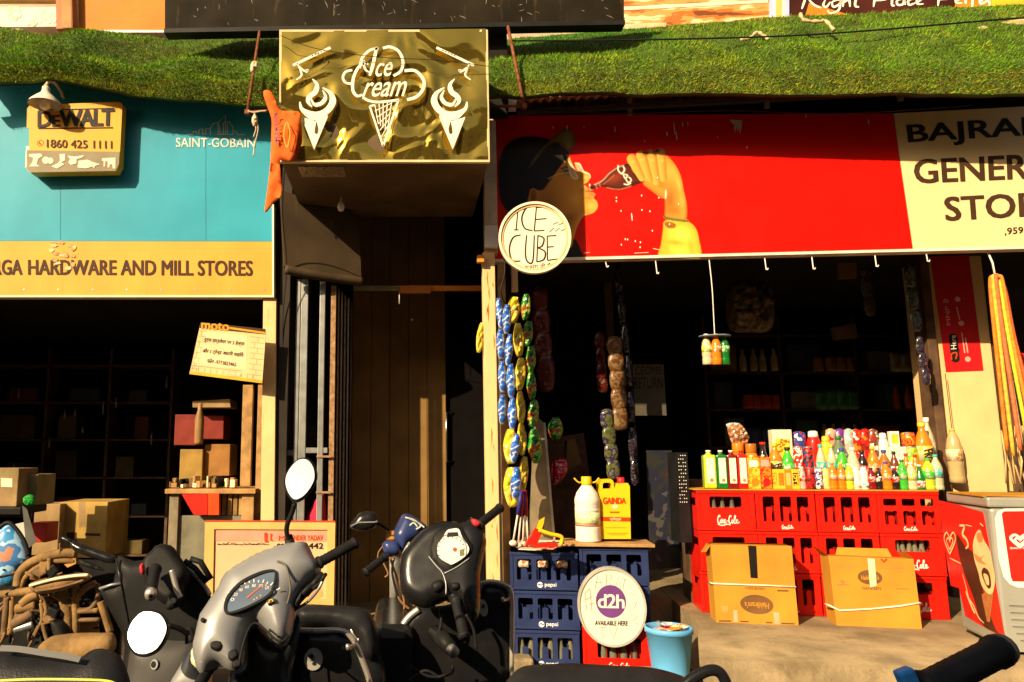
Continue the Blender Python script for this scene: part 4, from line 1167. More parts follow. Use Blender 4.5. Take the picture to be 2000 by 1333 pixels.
f3 = Fm(W(575, 855, 6.5)); mb = MB(); mb.prism(f3.LL([(545, 826), (612, 832), (610, 872), (545, 876)]), 0, 0.3, mat("dark metal box", (0.05, 0.045, 0.04), 0.4, metal=0.5), )
Thing("meter_box", "dark metal box behind the folded gate bars", "box", f3, mb)
f3 = Fm(W(612, 1010, 6.1)); mb = MB(); mb.inflate(f3.LL([(590, 1040), (604, 1000), (622, 968), (630, 960), (636, 985), (634, 1040)]), 0.04, mat("crimson cloth", (0.55, 0.02, 0.06), 0.8, var=0.2), wr=0.03)
Thing("red_cloth", "crimson cloth bundle tucked behind the gate bars", "cloth", f3, mb)
# rolled tarpaulin above the gate
TARP = mat("dusty tarpaulin", (0.055, 0.036, 0.018), 0.7, var=0.35, scale=3, dirt=0.35, dcol=(0.16, 0.12, 0.06), streak=True)
f3 = Fm(W(620, 470, 5.95), rz=20); mb = MB()
mb.prism(f3.LL([(548, 372), (640, 398), (700, 420), (706, 548), (640, 540), (556, 520)]), 0, 0.05, TARP)
t = Thing("tarpaulin", "dusty brown tarpaulin panel rolled at its foot inside the passage mouth", "tarpaulin", f3, mb)
mb = MB(); p0 = f3.L(556, 528); p1 = f3.L(706, 552)
mb.tube(crom([(p0[0], -0.02, p0[1]), ((p0[0] + p1[0]) / 2, -0.03, (p0[1] + p1[1]) / 2 - 0.01), (p1[0], -0.02, p1[1])], 8), 0.036, TARP, 12); t.part("roll", mb)
# orange bar across the door
f3 = Fm(W(820, 563, 6.35)); mb = MB()
xa_, z_ = f3.L(690, 563); xb_, _ = f3.L(942, 564); xm_, _ = f3.L(790, 563)
mb.box(xm_, xb_, 0, 0.03, z_ - 0.022, z_ + 0.022, mat("orange paint", (0.80, 0.26, 0.02), 0.5, var=0.12), bev=0.003); mb.box(xa_, xm_ - 0.001, 0, 0.03, z_ - 0.02, z_ + 0.02, mat("khaki paint", (0.32, 0.30, 0.16), 0.5), bev=0.003)
t = Thing("crossbar", "orange and khaki bar spanning the dark passage doorway", "bar", f3, mb)
mb = MB(); a = f3.L(781, 558, -0.02); b = f3.L(842, 573, -0.02); mb.prism(rrect(a[0], b[0], b[1], a[1], 0.015), -0.02, -0.001, mat("terracotta plastic", (0.50, 0.17, 0.04), 0.5)); t.part("tag", mb)
mb = MB(); a = f3.L(780, 570); b = f3.L(780, 594); mb.tube([(a[0], 0, a[1]), (b[0], 0, b[1])], 0.004, STRING, 5); t.part("string", mb)
f3 = Fm(W(666, 402, 5.75)); mb = MB(); mb.lathe([(0.001, -0.05), (0.022, -0.04), (0.03, -0.01), (0.02, 0.02), (0.012, 0.03), (0.012, 0.07)], mat("bulb glass", (0.85, 0.78, 0.62), 0.15)); 
Thing("bare_bulb", "small unlit bulb under the dark underside of the gold sign", "bulb", f3, mb)
# ================================================================== crates
CR = mat("crate red", (0.64, 0.012, 0.005), 0.38, var=0.12, scale=5, dirt=0.22, dcol=(0.42, 0.05, 0.02))
CB = mat("crate blue", (0.022, 0.035, 0.11), 0.42, var=0.2, scale=5, dirt=0.30, dcol=(0.10, 0.10, 0.13))
CRD = mat("crate inside red", (0.30, 0.012, 0.008), 0.5, var=0.2)
def arch(x0, x1, z0, z1, t, lo):
    "a window with a tongue standing up into it"
    w = x1 - x0; r = 0.008
    a, b = x0 + w * (0.5 - t / 2), x0 + w * (0.5 + t / 2)
    return [(x0, z0 + r), (x0 + r, z0), (a - r, z0), (a, z0 + r), (a, lo - r), (a + r, lo), (b - r, lo), (b, lo - r), (b, z0 + r), (b + r, z0), (x1 - r, z0), (x1, z0 + r), (x1, z1 - r), (x1 - r, z1), (x0 + r, z1), (x0, z1 - r)]
def crate_shell(w, d, h, m, holes, mi):
    mb = MB(); t = 0.012
    mb.prism(rrect(0, w, 0.002, h - 0.002, 0.008, 2), 0, t, m, holes=holes)
    sh = [[(0.06, h * .6), (d - 0.06, h * .6), (d - 0.06, h * .8), (0.06, h * .8)]]
    Rz = Matrix.Rotation(R(90), 4, 'Z')
    for x in (t, w):
        mb.prism([(t, 0.002), (d, 0.002), (d, h - 0.002), (t, h - 0.002)], 0, t, m, T=Matrix.Translation((x, 0, 0)) @ Rz, holes=sh)
    mb.box(t, w - t, d - t, d, 0.002, h - 0.002, m)
    mb.box(t, w - t, t, d - t, 0.004, 0.016, mi)
    # raised rims and corner posts
    mb.box(-0.004, w + 0.004, -0.007, 0.0, h - 0.022, h - 0.003, m, bev=0.003)
    mb.box(-0.003, w + 0.003, -0.005, 0.0, 0.003, 0.018, m, bev=0.003)
    for x in (0.0, w - 0.022): mb.box(x, x + 0.022, -0.005, 0.0, 0.02, h - 0.024, m, bev=0.002)
    # bottle dividers
    for k in range(1, 6): mb.box(w * k / 6 - 0.002, w * k / 6 + 0.002, t + 0.02, d - t, 0.017, h * 0.62, mi)
    for k in range(1, 4): mb.box(t, w - t, d * k / 4, d * k / 4 + 0.004, 0.017, h * 0.58, mi)
    return mb
LOGO = [[(.09, .78), (.10, .95), (.05, .98), (.0, .6), (.02, .2), (.07, .1), (.12, .3)], [(.17, .55), (.13, .45), (.13, .2), (.17, .15), (.2, .35), (.17, .55), (.24, .6)], [(.28, .55), (.24, .4), (.24, .18), (.30, .2)],
        [(.38, .5), (.33, .55), (.31, .25), (.35, .15), (.38, .5), (.38, .15), (.42, .2)], [(.43, .38), (.49, .4)], [(.60, .78), (.61, .95), (.56, .98), (.51, .6), (.53, .2), (.58, .1), (.64, .3)],
        [(.69, .55), (.65, .45), (.65, .2), (.69, .15), (.72, .35), (.69, .55)], [(.76, .2), (.81, .9), (.77, .95), (.76, .3), (.79, .12), (.83, .2)], [(.92, .5), (.87, .55), (.85, .25), (.89, .15), (.92, .5), (.92, .15), (1.0, .3)], [(.0, .02), (.2, -.12), (.45, .02), (.6, -.08)]]
def cola(mb, x0, x1, z0, z1, y, m, w=0.006):
    for k, st in enumerate(LOGO):
        mb.ribbon([tuple(p) for p in crom([(x0 + (x1 - x0) * (a + .03 * b), z0 + (z1 - z0) * b) for a, b in st], 4)], w, y - 0.0003 * (k % 2), m, 0.4)
TH = (Wz(1372, 1197, 0.38)); THr = Wz(1858, 1212, 0.38)
Yc = TH.y
ztop = W(1352, 958, Yc).z
cw = (THr - TH).length / 4
ch = (ztop - 0.38) / 3
crz = math.degrees(math.atan2(THr.y - TH.y, THr.x - TH.x))
cdp = 0.34
def cfm(c, r, dx=0, dy=0, rz=0):
    p = TH + (THr - TH) * (c / 4 + 0.002) + Vector((dx, dy, 0))
    return Fm((p.x, p.y, 0.38 + ch * r), crz + rz)
w_ = cw - 0.008
def crate(name, label, fm, w, d, h, m, mi, holes, logo, group):
    t = Thing(name, label, "crate", fm, crate_shell(w, d, h, m, holes, mi), group=group)
    mb = MB(); logo(mb); t.part("logo", mb)
    return t
GA = "red cola crates stacked under the drinks counter"
winA = [[p for p in rrect(w_ * .22, w_ * .78, ch * .57, ch * .85, 0.014)]]
tA = crate("bottle_crate", "red crate with one wide window, topmost of the left stack under counter", cfm(0, 2), w_, cdp, ch, CR, CRD, winA,
           lambda mb: cola(mb, w_ * .34, w_ * .72, ch * .16, ch * .38, -0.0015, WHITE, 0.007), GA)
dup(tA, cfm(0, 1, 0.004, -0.006, 0.6), "red crate with one wide window, middle of the left stack under counter", GA)
dup(tA, cfm(0, 0, -0.002, 0.004, -0.3), "red crate at the bottom of the left stack beside the cardboard carton", GA)
dup(tA, cfm(3, 1, 0.003, -0.004, -0.5), "red crate with bottle necks in its wide window, between the freezer and right carton", GA)
dup(tA, cfm(3, 0, -0.002, 0.0, 0.4), "red crate at the floor beside the ice cream freezer, bottom of its stack", GA)
winB = [arch(w_ * (.12 + .29 * k), w_ * (.12 + .29 * k) + w_ * .20, ch * .24, ch * .86, 0.42, ch * .60) for k in range(3)]
tB = crate("bottle_crate", "red crate with three tall windows, topmost of the second stack from left", cfm(1, 2), w_, cdp, ch, CR, CRD, winB,
           lambda mb: cola(mb, w_ * .42, w_ * .62, ch * .07, ch * .16, -0.0015, WHITE, 0.0045), GA)
dup(tB, cfm(2, 2, 0.002, -0.003, 0.4), "red crate with three tall windows, topmost of the third stack from left", GA)
dup(tB, cfm(1, 1, 0.002, -0.004, -0.4), "red crate half hidden behind the left carton, middle of its stack", GA)
dup(tB, cfm(2, 1, 0.0, 0.002, 0.3), "red crate peeping over the right carton, middle of its stack", GA)
dup(tB, cfm(1, 0, -0.002, 0.0, 0.2), "red crate between the two cartons at floor level, windows half visible", GA)
dup(tB, cfm(2, 0, 0.002, 0.002, -0.2), "red crate wholly behind the right carton apart from its left edge", GA)
winC = [rrect(w_ * (.10 + .30 * k), w_ * (.10 + .30 * k) + w_ * .22, ch * .66, ch * .83, 0.010, 3) for k in range(3)] + \
       [arch(w_ * (.11 + .30 * k), w_ * (.11 + .30 * k) + w_ * .21, ch * .20, ch * .54, 0.40, ch * .42) for k in range(3)]
tC = crate("bottle_crate", "red crate with six small windows, topmost of the right stack by the freezer", cfm(3, 2), w_, cdp, ch, CR, CRD, winC,
           lambda mb: cola(mb, w_ * .40, w_ * .62, ch * .06, ch * .16, -0.0015, WHITE, 0.0045), GA)
# glass bottles seen in the windows
GLS = mat("empty glass", (0.17, 0.155, 0.10), 0.12, var=0.2, coat=0.6)
GLD = mat("dusty dark glass", (0.10, 0.10, 0.07), 0.2, var=0.3, coat=0.4)
def glass(fm, label, group, m=GLS, h=0.24, r=0.029):
    mb = MB(); mb.lathe([(r * .9, 0), (r, .01), (r, h * .45), (r * .86, h * .55), (r * .5, h * .74), (r * .4, h * .94), (r * .5, h * .95), (r * .5, h)], m, seg=12)
    return Thing("glass_bottle", label, "bottle", fm, mb, group=group)
def pts_in(fm, n, w, y=0.055, a=.26, b=.76):
    return [Fm(fm.w(w * (a + (b - a) * (k + .5) / n), y + 0.012 * (k % 2), 0.018), 0) for k in range(n)]
lab5 = "empty clear bottle whose neck shows in the right stack's wide crate window"
g0 = None
for f in pts_in(cfm(3, 1), 5, w_, 0.05):
    if g0 is None: g0 = glass(f, lab5, "clear bottles in the crate by the freezer", h=ch * .84)
    else: dup(g0, f, lab5)
g1 = None
for f in pts_in(cfm(0, 2), 3, w_, 0.05, .24, .72):
    if g1 is None: g1 = glass(f, "dusty dark bottle lying in the left stack's top crate window", "dark bottles in the left red crate", GLD, h=ch * .80)
    else: dup(g1, f, "dusty dark bottle lying in the left stack's top crate window")

# blue crates
bz = Wz(1000, 1306, 0.0); br = Wz(1132, 1306, 0.0)
bw = (br - bz).length
bh = (W(993, 1077, bz.y).z) / 3
winP = [arch(bw * (.10 + .29 * k), bw * (.10 + .29 * k) + bw * .22, bh * .26, bh * .80, 0.40, bh * .56) for k in range(3)]
PEP = mat("white crate print", (0.80, 0.80, 0.82), 0.5)
def pepsi(mb, w, h):
    x, z, r = w * .44, h * .14, h * .075
    mb.prism(oval(x, z, r, r, 20), -0.003, -0.001, PEP)
    mb.ribbon([tuple(p) for p in crom([(x - r * .8, z - r * .1), (x - r * .2, z + r * .25), (x + r * .3, z - r * .1), (x + r * .9, z + r * .2)], 4)], r * .35, -0.0035, CB)
    mb.text("pepsi", [(w * .51, h * .20), (w * .68, h * .20), (w * .68, h * .07), (w * .51, h * .07)], -0.003, PEP, bold=0.01)
GP = "blue cola crates stacked by the post"
def bfm(x, r, rz=0, dy=0, dz=0): 
    return Fm((bz.x + x, bz.y + dy - 0.128 * x, bh * r + dz), -7.3 + rz)
tP = crate("bottle_crate", "navy blue crate topped with papers and toys, topmost beside the rusty post", bfm(0, 2, 0.5), bw, 0.34, bh - 0.004, CB, CB, winP, lambda mb: pepsi(mb, bw, bh), GP)
dup(tP, bfm(0.004, 1, -0.6), "navy blue crate in the middle of the three-crate stack by the post", GP)
dup(tP, bfm(-0.003, 0, 0.8), "navy blue crate with clear bottle necks at the bottom of the left stack", GP)
x2 = bw + 0.015
dup(tP, bfm(x2, 2, 0.0, 0.02, 0.04), "navy blue crate under the plank holding white bottle and yellow can", GP)
dup(tP, bfm(x2, 1, 0.6, 0.02, 0.04), "navy blue crate mostly hidden behind the round white oval sign", GP)
hR = bh + 0.036
wr_ = bw + 0.02
crate("bottle_crate", "red crate with four bottle necks, below the oval white sign", bfm(x2, 0, 0, 0.0), wr_, 0.34, hR, CR, CRD, [rrect(wr_ * .20, wr_ * .80, hR * .30, hR * .74, 0.014)], lambda mb: cola(mb, wr_ * .35, wr_ * .65, hR * .08, hR * .2, -0.0015, WHITE, 0.005), "red crates beside the blue stack")
g2 = None
for f in pts_in(bfm(x2, 0), 4, wr_, 0.06, .22, .78):
    if g2 is None: g2 = glass(f, "clear empty bottle inside the red crate below the oval sign", "bottles in the low red crate", h=hR * .7)
    else: dup(g2, f, "clear empty bottle inside the red crate below the oval sign")
g3 = None
for f in pts_in(bfm(0, 0), 6, bw, 0.05, .08, .94):
    if g3 is None: g3 = glass(f, "clear empty bottle inside the lowest navy crate", "bottles in the lowest navy crate", h=bh * .8)
    else: dup(g3, f, "clear empty bottle inside the lowest navy crate")
for r_, nm in ((1, "middle navy crate of the left stack"), (2, "topmost navy crate of the left stack")):
    pass
# plank over the right stack
fm = bfm(x2 - 0.10, 3, 0, -0.02, 0.042)
mb = MB(); mb.box(0, bw + 0.14, 0, 0.36, 0, 0.022, WOOD, bev=0.004)
Thing("plank", "worn tan plank on the navy crate under the bottle and yellow can", "plank", fm, mb)
zpl = fm.loc.z + 0.022; ypl = fm.loc.y
# white five litre bottle
f2 = Fm((W(1148, 1053, ypl + 0.14).x, ypl + 0.12, zpl)); s = (ypl + 0.12) / 1500
t = Thing("phenyl_bottle", "large white ribbed bottle with yellow cap and handles on the plank", "bottle", f2)
mb = MB(); Hh = 108 * s; rB = 24 * s
pr = [(rB * .9, 0), (rB, Hh * .02)]
for k in range(6): pr += [(rB, Hh * (.04 + .035 * k)), (rB * .955, Hh * (.058 + .035 * k))]
pr += [(rB, Hh * .26), (rB * .97, Hh * .27), (rB * .97, Hh * .52), (rB, Hh * .53), (rB, Hh * .57), (rB * .955, Hh * .585), (rB, Hh * .60), (rB * .955, Hh * .63), (rB, Hh * .65), (rB * .98, Hh * .74), (rB * .80, Hh * .85), (rB * .5, Hh * .94), (rB * .36, Hh * .98), (rB * .34, Hh)]
mb.lathe(pr, mat("milky plastic", (0.80, 0.76, 0.64), 0.3, var=0.05, coat=0.3), seg=28); t.part("bottle_body", mb)
mb = MB(); mb.lathe([(rB * .985, Hh * .30), (rB * .985, Hh * .51)], printed("phenyl label", [(0.78, 0.76, 0.66), (0.42, 0.60, 0.12), (0.75, 0.78, 0.6), (0.55, 0.7, 0.3)], 26, 0.35, (1, 1, 3)), seg=28)
mb.lathe([(rB * .99, Hh * .27), (rB * .99, Hh * .295)], mat("label red", (0.55, 0.08, 0.04), 0.4), seg=28); t.part("label_band", mb)
YCAP = mat("yellow plastic", (0.82, 0.50, 0.015), 0.35, var=0.06, coat=0.2)
mb = MB(); mb.lathe([(rB * .40, Hh * .975), (rB * .42, Hh * 1.0), (rB * .40, Hh * 1.12), (rB * .36, Hh * 1.125)], YCAP, seg=18); t.part("cap", mb)
mb = MB()
for sg in (-1, 1): mb.tube(crom([(sg * rB * .4, 0, Hh * 1.02), (sg * rB * .7, -0.01, Hh * 1.03), (sg * rB * 1.0, -0.005, Hh * 1.10)], 5), 0.006, YCAP)
t.part("carry_handle", mb)
# yellow can
f2 = Fm((W(1203, 1053, ypl + 0.10).x, ypl + 0.10, zpl), -4); 
t = Thing("jerry_can", "yellow flat can with red cap and red lettering on the plank", "can", f2)
mb = MB()
q = lambda a, b: f2.L(a, b)
body = [q(1174, 1053), q(1232, 1053), q(1230, 950), q(1226, 944), q(1204, 945), q(1200, 955), q(1198, 940), q(1193, 936), q(1176, 937), q(1171, 943), q(1171, 1046)]
hole = [q(1177, 955), q(1194, 955), q(1194, 946), q(1190, 943), q(1180, 943), q(1177, 946)]
mb.prism(body, 0, 0.13, YCAP, holes=[hole]); 
t.part("can_body", mb)
mb = MB(); c = q(1216, 946); c2_ = q(1216, 934); mb.lathe([(0.026, c[1] - 0.003), (0.028, c[1]), (0.028, c2_[1]), (0.022, c2_[1] + 0.003)], mat("red cap", (0.65, 0.02, 0.03), 0.35), cx=c[0], cy=0.06, seg=18); t.part("cap", mb)
mb = MB(); RI = mat("red ink", (0.60, 0.05, 0.01), 0.45)
mb.text("GAINDA", [q(1178, 972), q(1222, 973), q(1222, 984), q(1178, 985)], -0.002, RI, bold=0.05)
mb.flat([q(1173, 1010), q(1231, 1011), q(1231, 1019), q(1173, 1018)], -0.002, mat("red band", (0.66, 0.04, 0.01), 0.4))
mb.text("फिनाइल", [q(1191, 1011), q(1213, 1011), q(1213, 1018), q(1191, 1018)], -0.0035, CREAM)
mb.flat(oval(*q(1201, 990), 0.022, 0.014, 16), -0.002, CREAM); mb.ribbon([q(1191, 1001), q(1210, 1001)], 0.012, -0.002, mat("brown ink", (0.35, 0.14, 0.02), 0.5))
for a, b, y_ in ((1182, 1222, 1031), (1186, 1226, 1042), (1190, 1222, 1045)): mb.ribbon([q(a, y_), q(b, y_)], 0.003, -0.002, mat("brown ink", (0.35, 0.14, 0.02), 0.5))
t.part("lettering", mb)

# oval white sign
fm = Fm(W(1195, 1186, bz.y - 0.16), -8, -6)
sc = fm.loc.y / 1500
ra, rb = 61 * sc, 74 * sc * 0.97
mb = MB(); mb.prism(oval(0, 0, ra, rb, 56, 4), 0, 0.03, mat("white sign face", (0.78, 0.74, 0.62), 0.4, var=0.05, dirt=0.12, dcol=(0.5, 0.42, 0.3)))
t = Thing("oval_sign", "oval white sign with purple disc leaning on the navy crates", "sign", fm, mb)
mb = MB(); mb.prism(oval(0, 0, ra * 1.03, rb * 1.03, 56, 4), -0.008, 0.034, mat("grey rim", (0.45, 0.42, 0.36), 0.5), holes=[oval(0, 0, ra * .965, rb * .97, 56, 4)]); t.part("rim", mb)
mb = MB(); c = fm.L(1193, 1175); mb.flat(oval(c[0], c[1], 27.5 * sc, 30.5 * sc, 40), -0.002, mat("purple ink", (0.16, 0.05, 0.22), 0.6)); 
mb.text("d2h", fm.LL([(1168, 1160), (1219, 1162), (1219, 1188), (1168, 1187)]), -0.004, WHITE, bold=0.025, space=0.9)
mb.text("AVAILABLE HERE", fm.LL([(1162, 1212), (1226, 1213), (1226, 1222), (1162, 1221)]), -0.003, INK, bold=0.012)
PEN = mat("pencil grey", (0.33, 0.29, 0.24), 0.7)
for st in ([(1162, 1150), (1168, 1124), (1176, 1146)], [(1163, 1138), (1176, 1138)], [(1184, 1144), (1184, 1122), (1194, 1124), (1194, 1132), (1185, 1134), (1196, 1146)], [(1202, 1148), (1207, 1126), (1212, 1150)], [(1215, 1130), (1226, 1134)], [(1220, 1132), (1216, 1152)],
           [(1146, 1192), (1142, 1160), (1152, 1150)], [(1143, 1172), (1156, 1166)], [(1150, 1182), (1160, 1178)], [(1156, 1196), (1152, 1150)], [(1232, 1158), (1240, 1164)], [(1236, 1180), (1244, 1176), (1238, 1190)], [(1232, 1200), (1244, 1204), (1236, 1214)], [(1240, 1216), (1248, 1220)],
           [(1170, 1226), (1184, 1226)], [(1177, 1226), (1178, 1248)], [(1190, 1226), (1198, 1248), (1206, 1226)]):
    mb.ribbon(fm.LL(st, -0.002), 0.0035, -0.002, PEN)
t.part("lettering", mb)

# blue bucket
bp = Wz(1326, 1327, 0.10)
mb = MB(); k0, k1 = Wz(1268, 1327, .10), Wz(1366, 1327, .10); mb.box(k0.x - .5, k1.x - .02, bp.y - .10, bp.y + .32, 0, .0995, CONC, bev=.02); structure('low_kerb', mb)
fm = Fm(bp + Vector((0, 0.15, 0))); sc = bp.y / 1500
t = Thing("bucket", "light blue plastic bucket with rubbish on the ground by the step", "bucket", fm)
hb = 84 * sc; r0, r1 = 34 * sc, 43 * sc
BLB = mat("light blue plastic", (0.12, 0.42, 0.78), 0.35, var=0.1, dirt=0.15, dcol=(0.3, 0.4, 0.4), coat=0.1)
mb = MB(); seg = 36; pr = [(r0, 0), (r1, hb), (r1 + .008, hb), (r1 + .009, hb - .012), (r1 + .003, hb - .014)]
vs = []; fs = []
for r_, z_ in [(r0, 0), (r1 * .99, hb * .88), (r1 + .006, hb * .885), (r1 + .006, hb), (r1 - .004, hb + .002), (r1 - .008, hb * .9), (r0 - .004, 0.02)]:
    for k in range(seg): vs.append((r_ * math.cos(2 * math.pi * k / seg), r_ * math.sin(2 * math.pi * k / seg), z_))
for i in range(6):
    for k in range(seg): fs.append((i * seg + k, i * seg + (k + 1) % seg, (i + 1) * seg + (k + 1) % seg, (i + 1) * seg + k))
fs.append([6 * seg + k for k in range(seg)]); mb.add(vs, fs, BLB, True); t.part("bucket_body", mb)
fm = Fm(fm.w(0, 0, hb * .80)); mb = MB(); mb.lathe([(r1 * .93, -0.02), (r1 * .9, 0.02), (r1 * .5, 0.05), (0.001, 0.055)], printed("rubbish", [(0.35, 0.28, 0.2), (0.6, 0.55, 0.45), (0.5, 0.05, 0.05), (0.2, 0.16, 0.12), (0.7, 0.65, 0.5)], 14), seg=20)
rr = random.Random(4)
for k in range(12):
    a = rr.uniform(0, 6.28); d = rr.uniform(0, r1 * .7); x, y = d * math.cos(a), d * math.sin(a)
    mb.add([(x, y, .05), (x + .06 * math.cos(a + 1), y + .06 * math.sin(a + 1), .07), (x + .08 * math.cos(a + 2), y + .05 * math.sin(a + 2), .075), (x - .02, y + .05, .055)], [(0, 1, 2, 3)], (CREAM, RED, WHITE, CARD)[k % 4])
Thing("rubbish", "torn wrappers and paper filling the light blue bucket", "rubbish", fm, mb, kind="stuff")

# ================================================================== cartons
def carton(label, quad, off, deco, flap):
    b = Wz(*quad[3], 0.38)
    c = Wz(*quad[2], 0.38)
    fm = Fm(b, math.degrees(math.atan2(c.y - b.y, c.x - b.x)), 4)
    t = Thing("carton", label, "carton", fm)
    P = fm.LL(quad)
    mb = MB()
    dd = 0.19
    n = 10   # slightly bowed front
    mb.prism(P, 0, dd, CARD)
    t.part("carton_body", mb)
    mb = MB()
    tl, tr = P[0], P[1]
    for (x0, x1, za, zb, yy) in ((tl[0], tr[0], tl[1], tr[1], 0.0), (tl[0], tr[0], tl[1], tr[1], dd)):
        pass
    flap(mb, fm, P, dd)
    t.part("flap", mb)
    mb = MB(); deco(mb, fm); t.part("print", mb)
    return t, fm
BRI = mat("carton brown ink", (0.16, 0.075, 0.025), 0.7, var=0.2); 
TAPEB = mat("black tape", (0.015, 0.013, 0.012), 0.25); TAPEW = mat("masking tape", (0.75, 0.62, 0.38), 0.6); PINK = mat("pink sticker", (0.72, 0.36, 0.22), 0.6)
def deco1(mb, fm):
    L = fm.L
    mb.prism(fm.LL([(1461, 1066), (1477, 1067), (1480, 1130), (1466, 1129)]), -0.0015, 0, TAPEB)
    mb.flat(oval(*L(1478, 1181), 0.105, 0.062, 36, -3), -0.001, BRI)
    mb.text("Haldiram's", fm.LL([(1501, 1190), (1455, 1187), (1454, 1176), (1502, 1178)]), -0.0025, CARD, bold=0.02)
    mb.text("NAMKEEN", fm.LL([(1494, 1153), (1456, 1151), (1456, 1146), (1494, 1148)]), -0.001, BRI, bold=0.01)
    mb.flat(fm.LL([(1432, 1192), (1440, 1192), (1441, 1215), (1433, 1215)]), -0.001, PINK); mb.flat(fm.LL([(1510, 1196), (1522, 1197), (1523, 1220), (1513, 1219)]), -0.001, PINK)
    for a, b, y in ((1404, 1428, 1213), (1446, 1462, 1214), (1496, 1508, 1216), (1526, 1552, 1218), (1518, 1540, 1154)): mb.ribbon(fm.LL([(a, y), (b, y + .6)]), 0.010, -0.001, BRI)
    mb.prism(fm.LL([(1409, 1183), (1422, 1184), (1422, 1196), (1410, 1195)]), -0.001, 0, mat("carton stain", (0.40, 0.27, 0.07), 0.8))
    for x in (1508, 1516, 1530): mb.ribbon(fm.LL([(x, 1078), (x + 1, 1132)]), 0.002, -0.001, mat("crease", (0.44, 0.24, 0.06), 0.8))
def deco2(mb, fm):
    L = fm.L
    mb.flat(oval(*L(1699, 1128), 0.075, 0.047, 36), -0.001, BRI)
    mb.text("Haldiram's", fm.LL([(1682, 1124), (1716, 1124), (1716, 1133), (1682, 1133)]), -0.0025, CARD, bold=0.02)
    mb.text("NAMKEEN", fm.LL([(1684, 1146), (1720, 1147), (1720, 1153), (1684, 1152)]), -0.001, BRI, bold=0.01)
    mb.prism(fm.LL([(1694, 1091), (1708, 1092), (1712, 1145), (1699, 1148)]), -0.004, -0.003, TAPEW)
    for a, b, y in ((1630, 1674, 1106), (1722, 1764, 1109), (1634, 1658, 1142), (1750, 1776, 1150)): mb.ribbon(fm.LL([(a, y), (b, y + .8)]), 0.009, -0.001, mat("faint brown ink", (0.36, 0.19, 0.05), 0.7))
    for st in ([(1721, 1092), (1726, 1098), (1732, 1092)],): mb.ribbon(fm.LL(st), 0.014, -0.001, RI)
    mb.flat(fm.LL([(1640, 1134), (1646, 1132), (1652, 1138), (1645, 1141)]), -0.001, mat("faint brown ink", (0.36, 0.19, 0.05), 0.7))
def flap1(mb, fm, P, dd):
    (xl, zl), (xr, zr) = P[0], P[1]
    mb.add([(xl + .005, 0.004, zl + .001), (xr - .005, 0.004, zr + .001), (xr - .01, 0.09, zr + .004), (xl + .02, 0.09, zl + .006)], [(0, 1, 2, 3)], CARD)
    mb.add([(xl + .005, dd - .004, zl + .001), (xr - .005, dd - .004, zr + .001), (xr - .01, 0.1, zr + .012), (xl + .02, 0.1, zl + .014)], [(3, 2, 1, 0)], CARD)
    mb.add([(xl - .001, 0.01, zl - .01), (xl - .001, dd, zl - .01), (xl - .035, dd, zl - .06), (xl - .03, .01, zl - .05)], [(0, 1, 2, 3)], CARD)
def flap2(mb, fm, P, dd):
    (xl, zl), (xr, zr) = P[0], P[1]
    mb.add([(xl + .10, dd, zl), (xr - .06, dd, zr), (xr - .08, dd + .01, zr + .055), (xl + .12, dd + .01, zl + .05)], [(0, 1, 2, 3)], CARD)
    mb.add([(xl, 0, zl), (xl, dd, zl), (xl - .05, dd * .9, zl + .06), (xl - .06, 0.03, zl + .05)], [(0, 1, 2, 3)], CARD)
    mb.add([(xr, 0, zr), (xr, dd, zr), (xr - .03, dd * .9, zr + .04), (xr - .03, 0.03, zr + .04)], [(3, 2, 1, 0)], CARD)
    mb.add([(xl + .005, 0.004, zl + .001), (xr - .005, 0.004, zr + .001), (xr - .03, 0.12, zr - .02), (xl + .02, 0.12, zl - .02)], [(0, 1, 2, 3)], CARD)
t1, fc1 = carton("brown snack carton with black tape and upside-down print before red crates", [(1388, 1064), (1546, 1067), (1560, 1222), (1399, 1216)], 0.1, deco1, flap1)
t2, fc2 = carton("brown snack carton with masking tape and open flaps, nearer the freezer", [(1618, 1086), (1784, 1092), (1801, 1229), (1634, 1222)], 0.1, deco2, flap2)
def strap(fm, pts, label):
    mb = MB(); P = [(*fm.L(a, b, -0.005),) for a, b in pts]
    mb.tube([(P[0][0] - .003, .10, P[0][1])] + [(a, -0.005, b) for a, b in P] + [(P[-1][0] + .003, .10, P[-1][1])], 0.0055, STRING, 6)
    f = Fm(fm.loc, 0); f.M = fm.M.copy()
    Thing("string", label, "string", f, mb, group="strings round the cartons")
strap(fc1, [(1391, 1140), (1440, 1142), (1500, 1144), (1554, 1147)], "taut white string round the carton with black tape")
strap(fc2, [(1620, 1183), (1640, 1193), (1700, 1190), (1760, 1184), (1797, 1178)], "slanting white string round the carton with masking tape")

# ================================================================== drinks on the counter
zc = 0.38 + 3 * ch
fm = Fm((TH.x, TH.y, zc), crz)
mb = MB(); mb.box(-0.02, cw * 2.1, -0.012, cdp + .02, 0.002, 0.010, CARD); mb.box(cw * 2.12, cw * 4.02, 0.01, cdp + .01, 0.002, 0.012, CARD)
mb.box(-0.02, cw * 4.05, 0.10, cdp + .3, -0.25, -0.001, BLACK) if False else None
Thing("counter_sheet", "cardboard sheeting laid over the red crates as a counter", "cardboard", fm, mb)
zc += 0.012
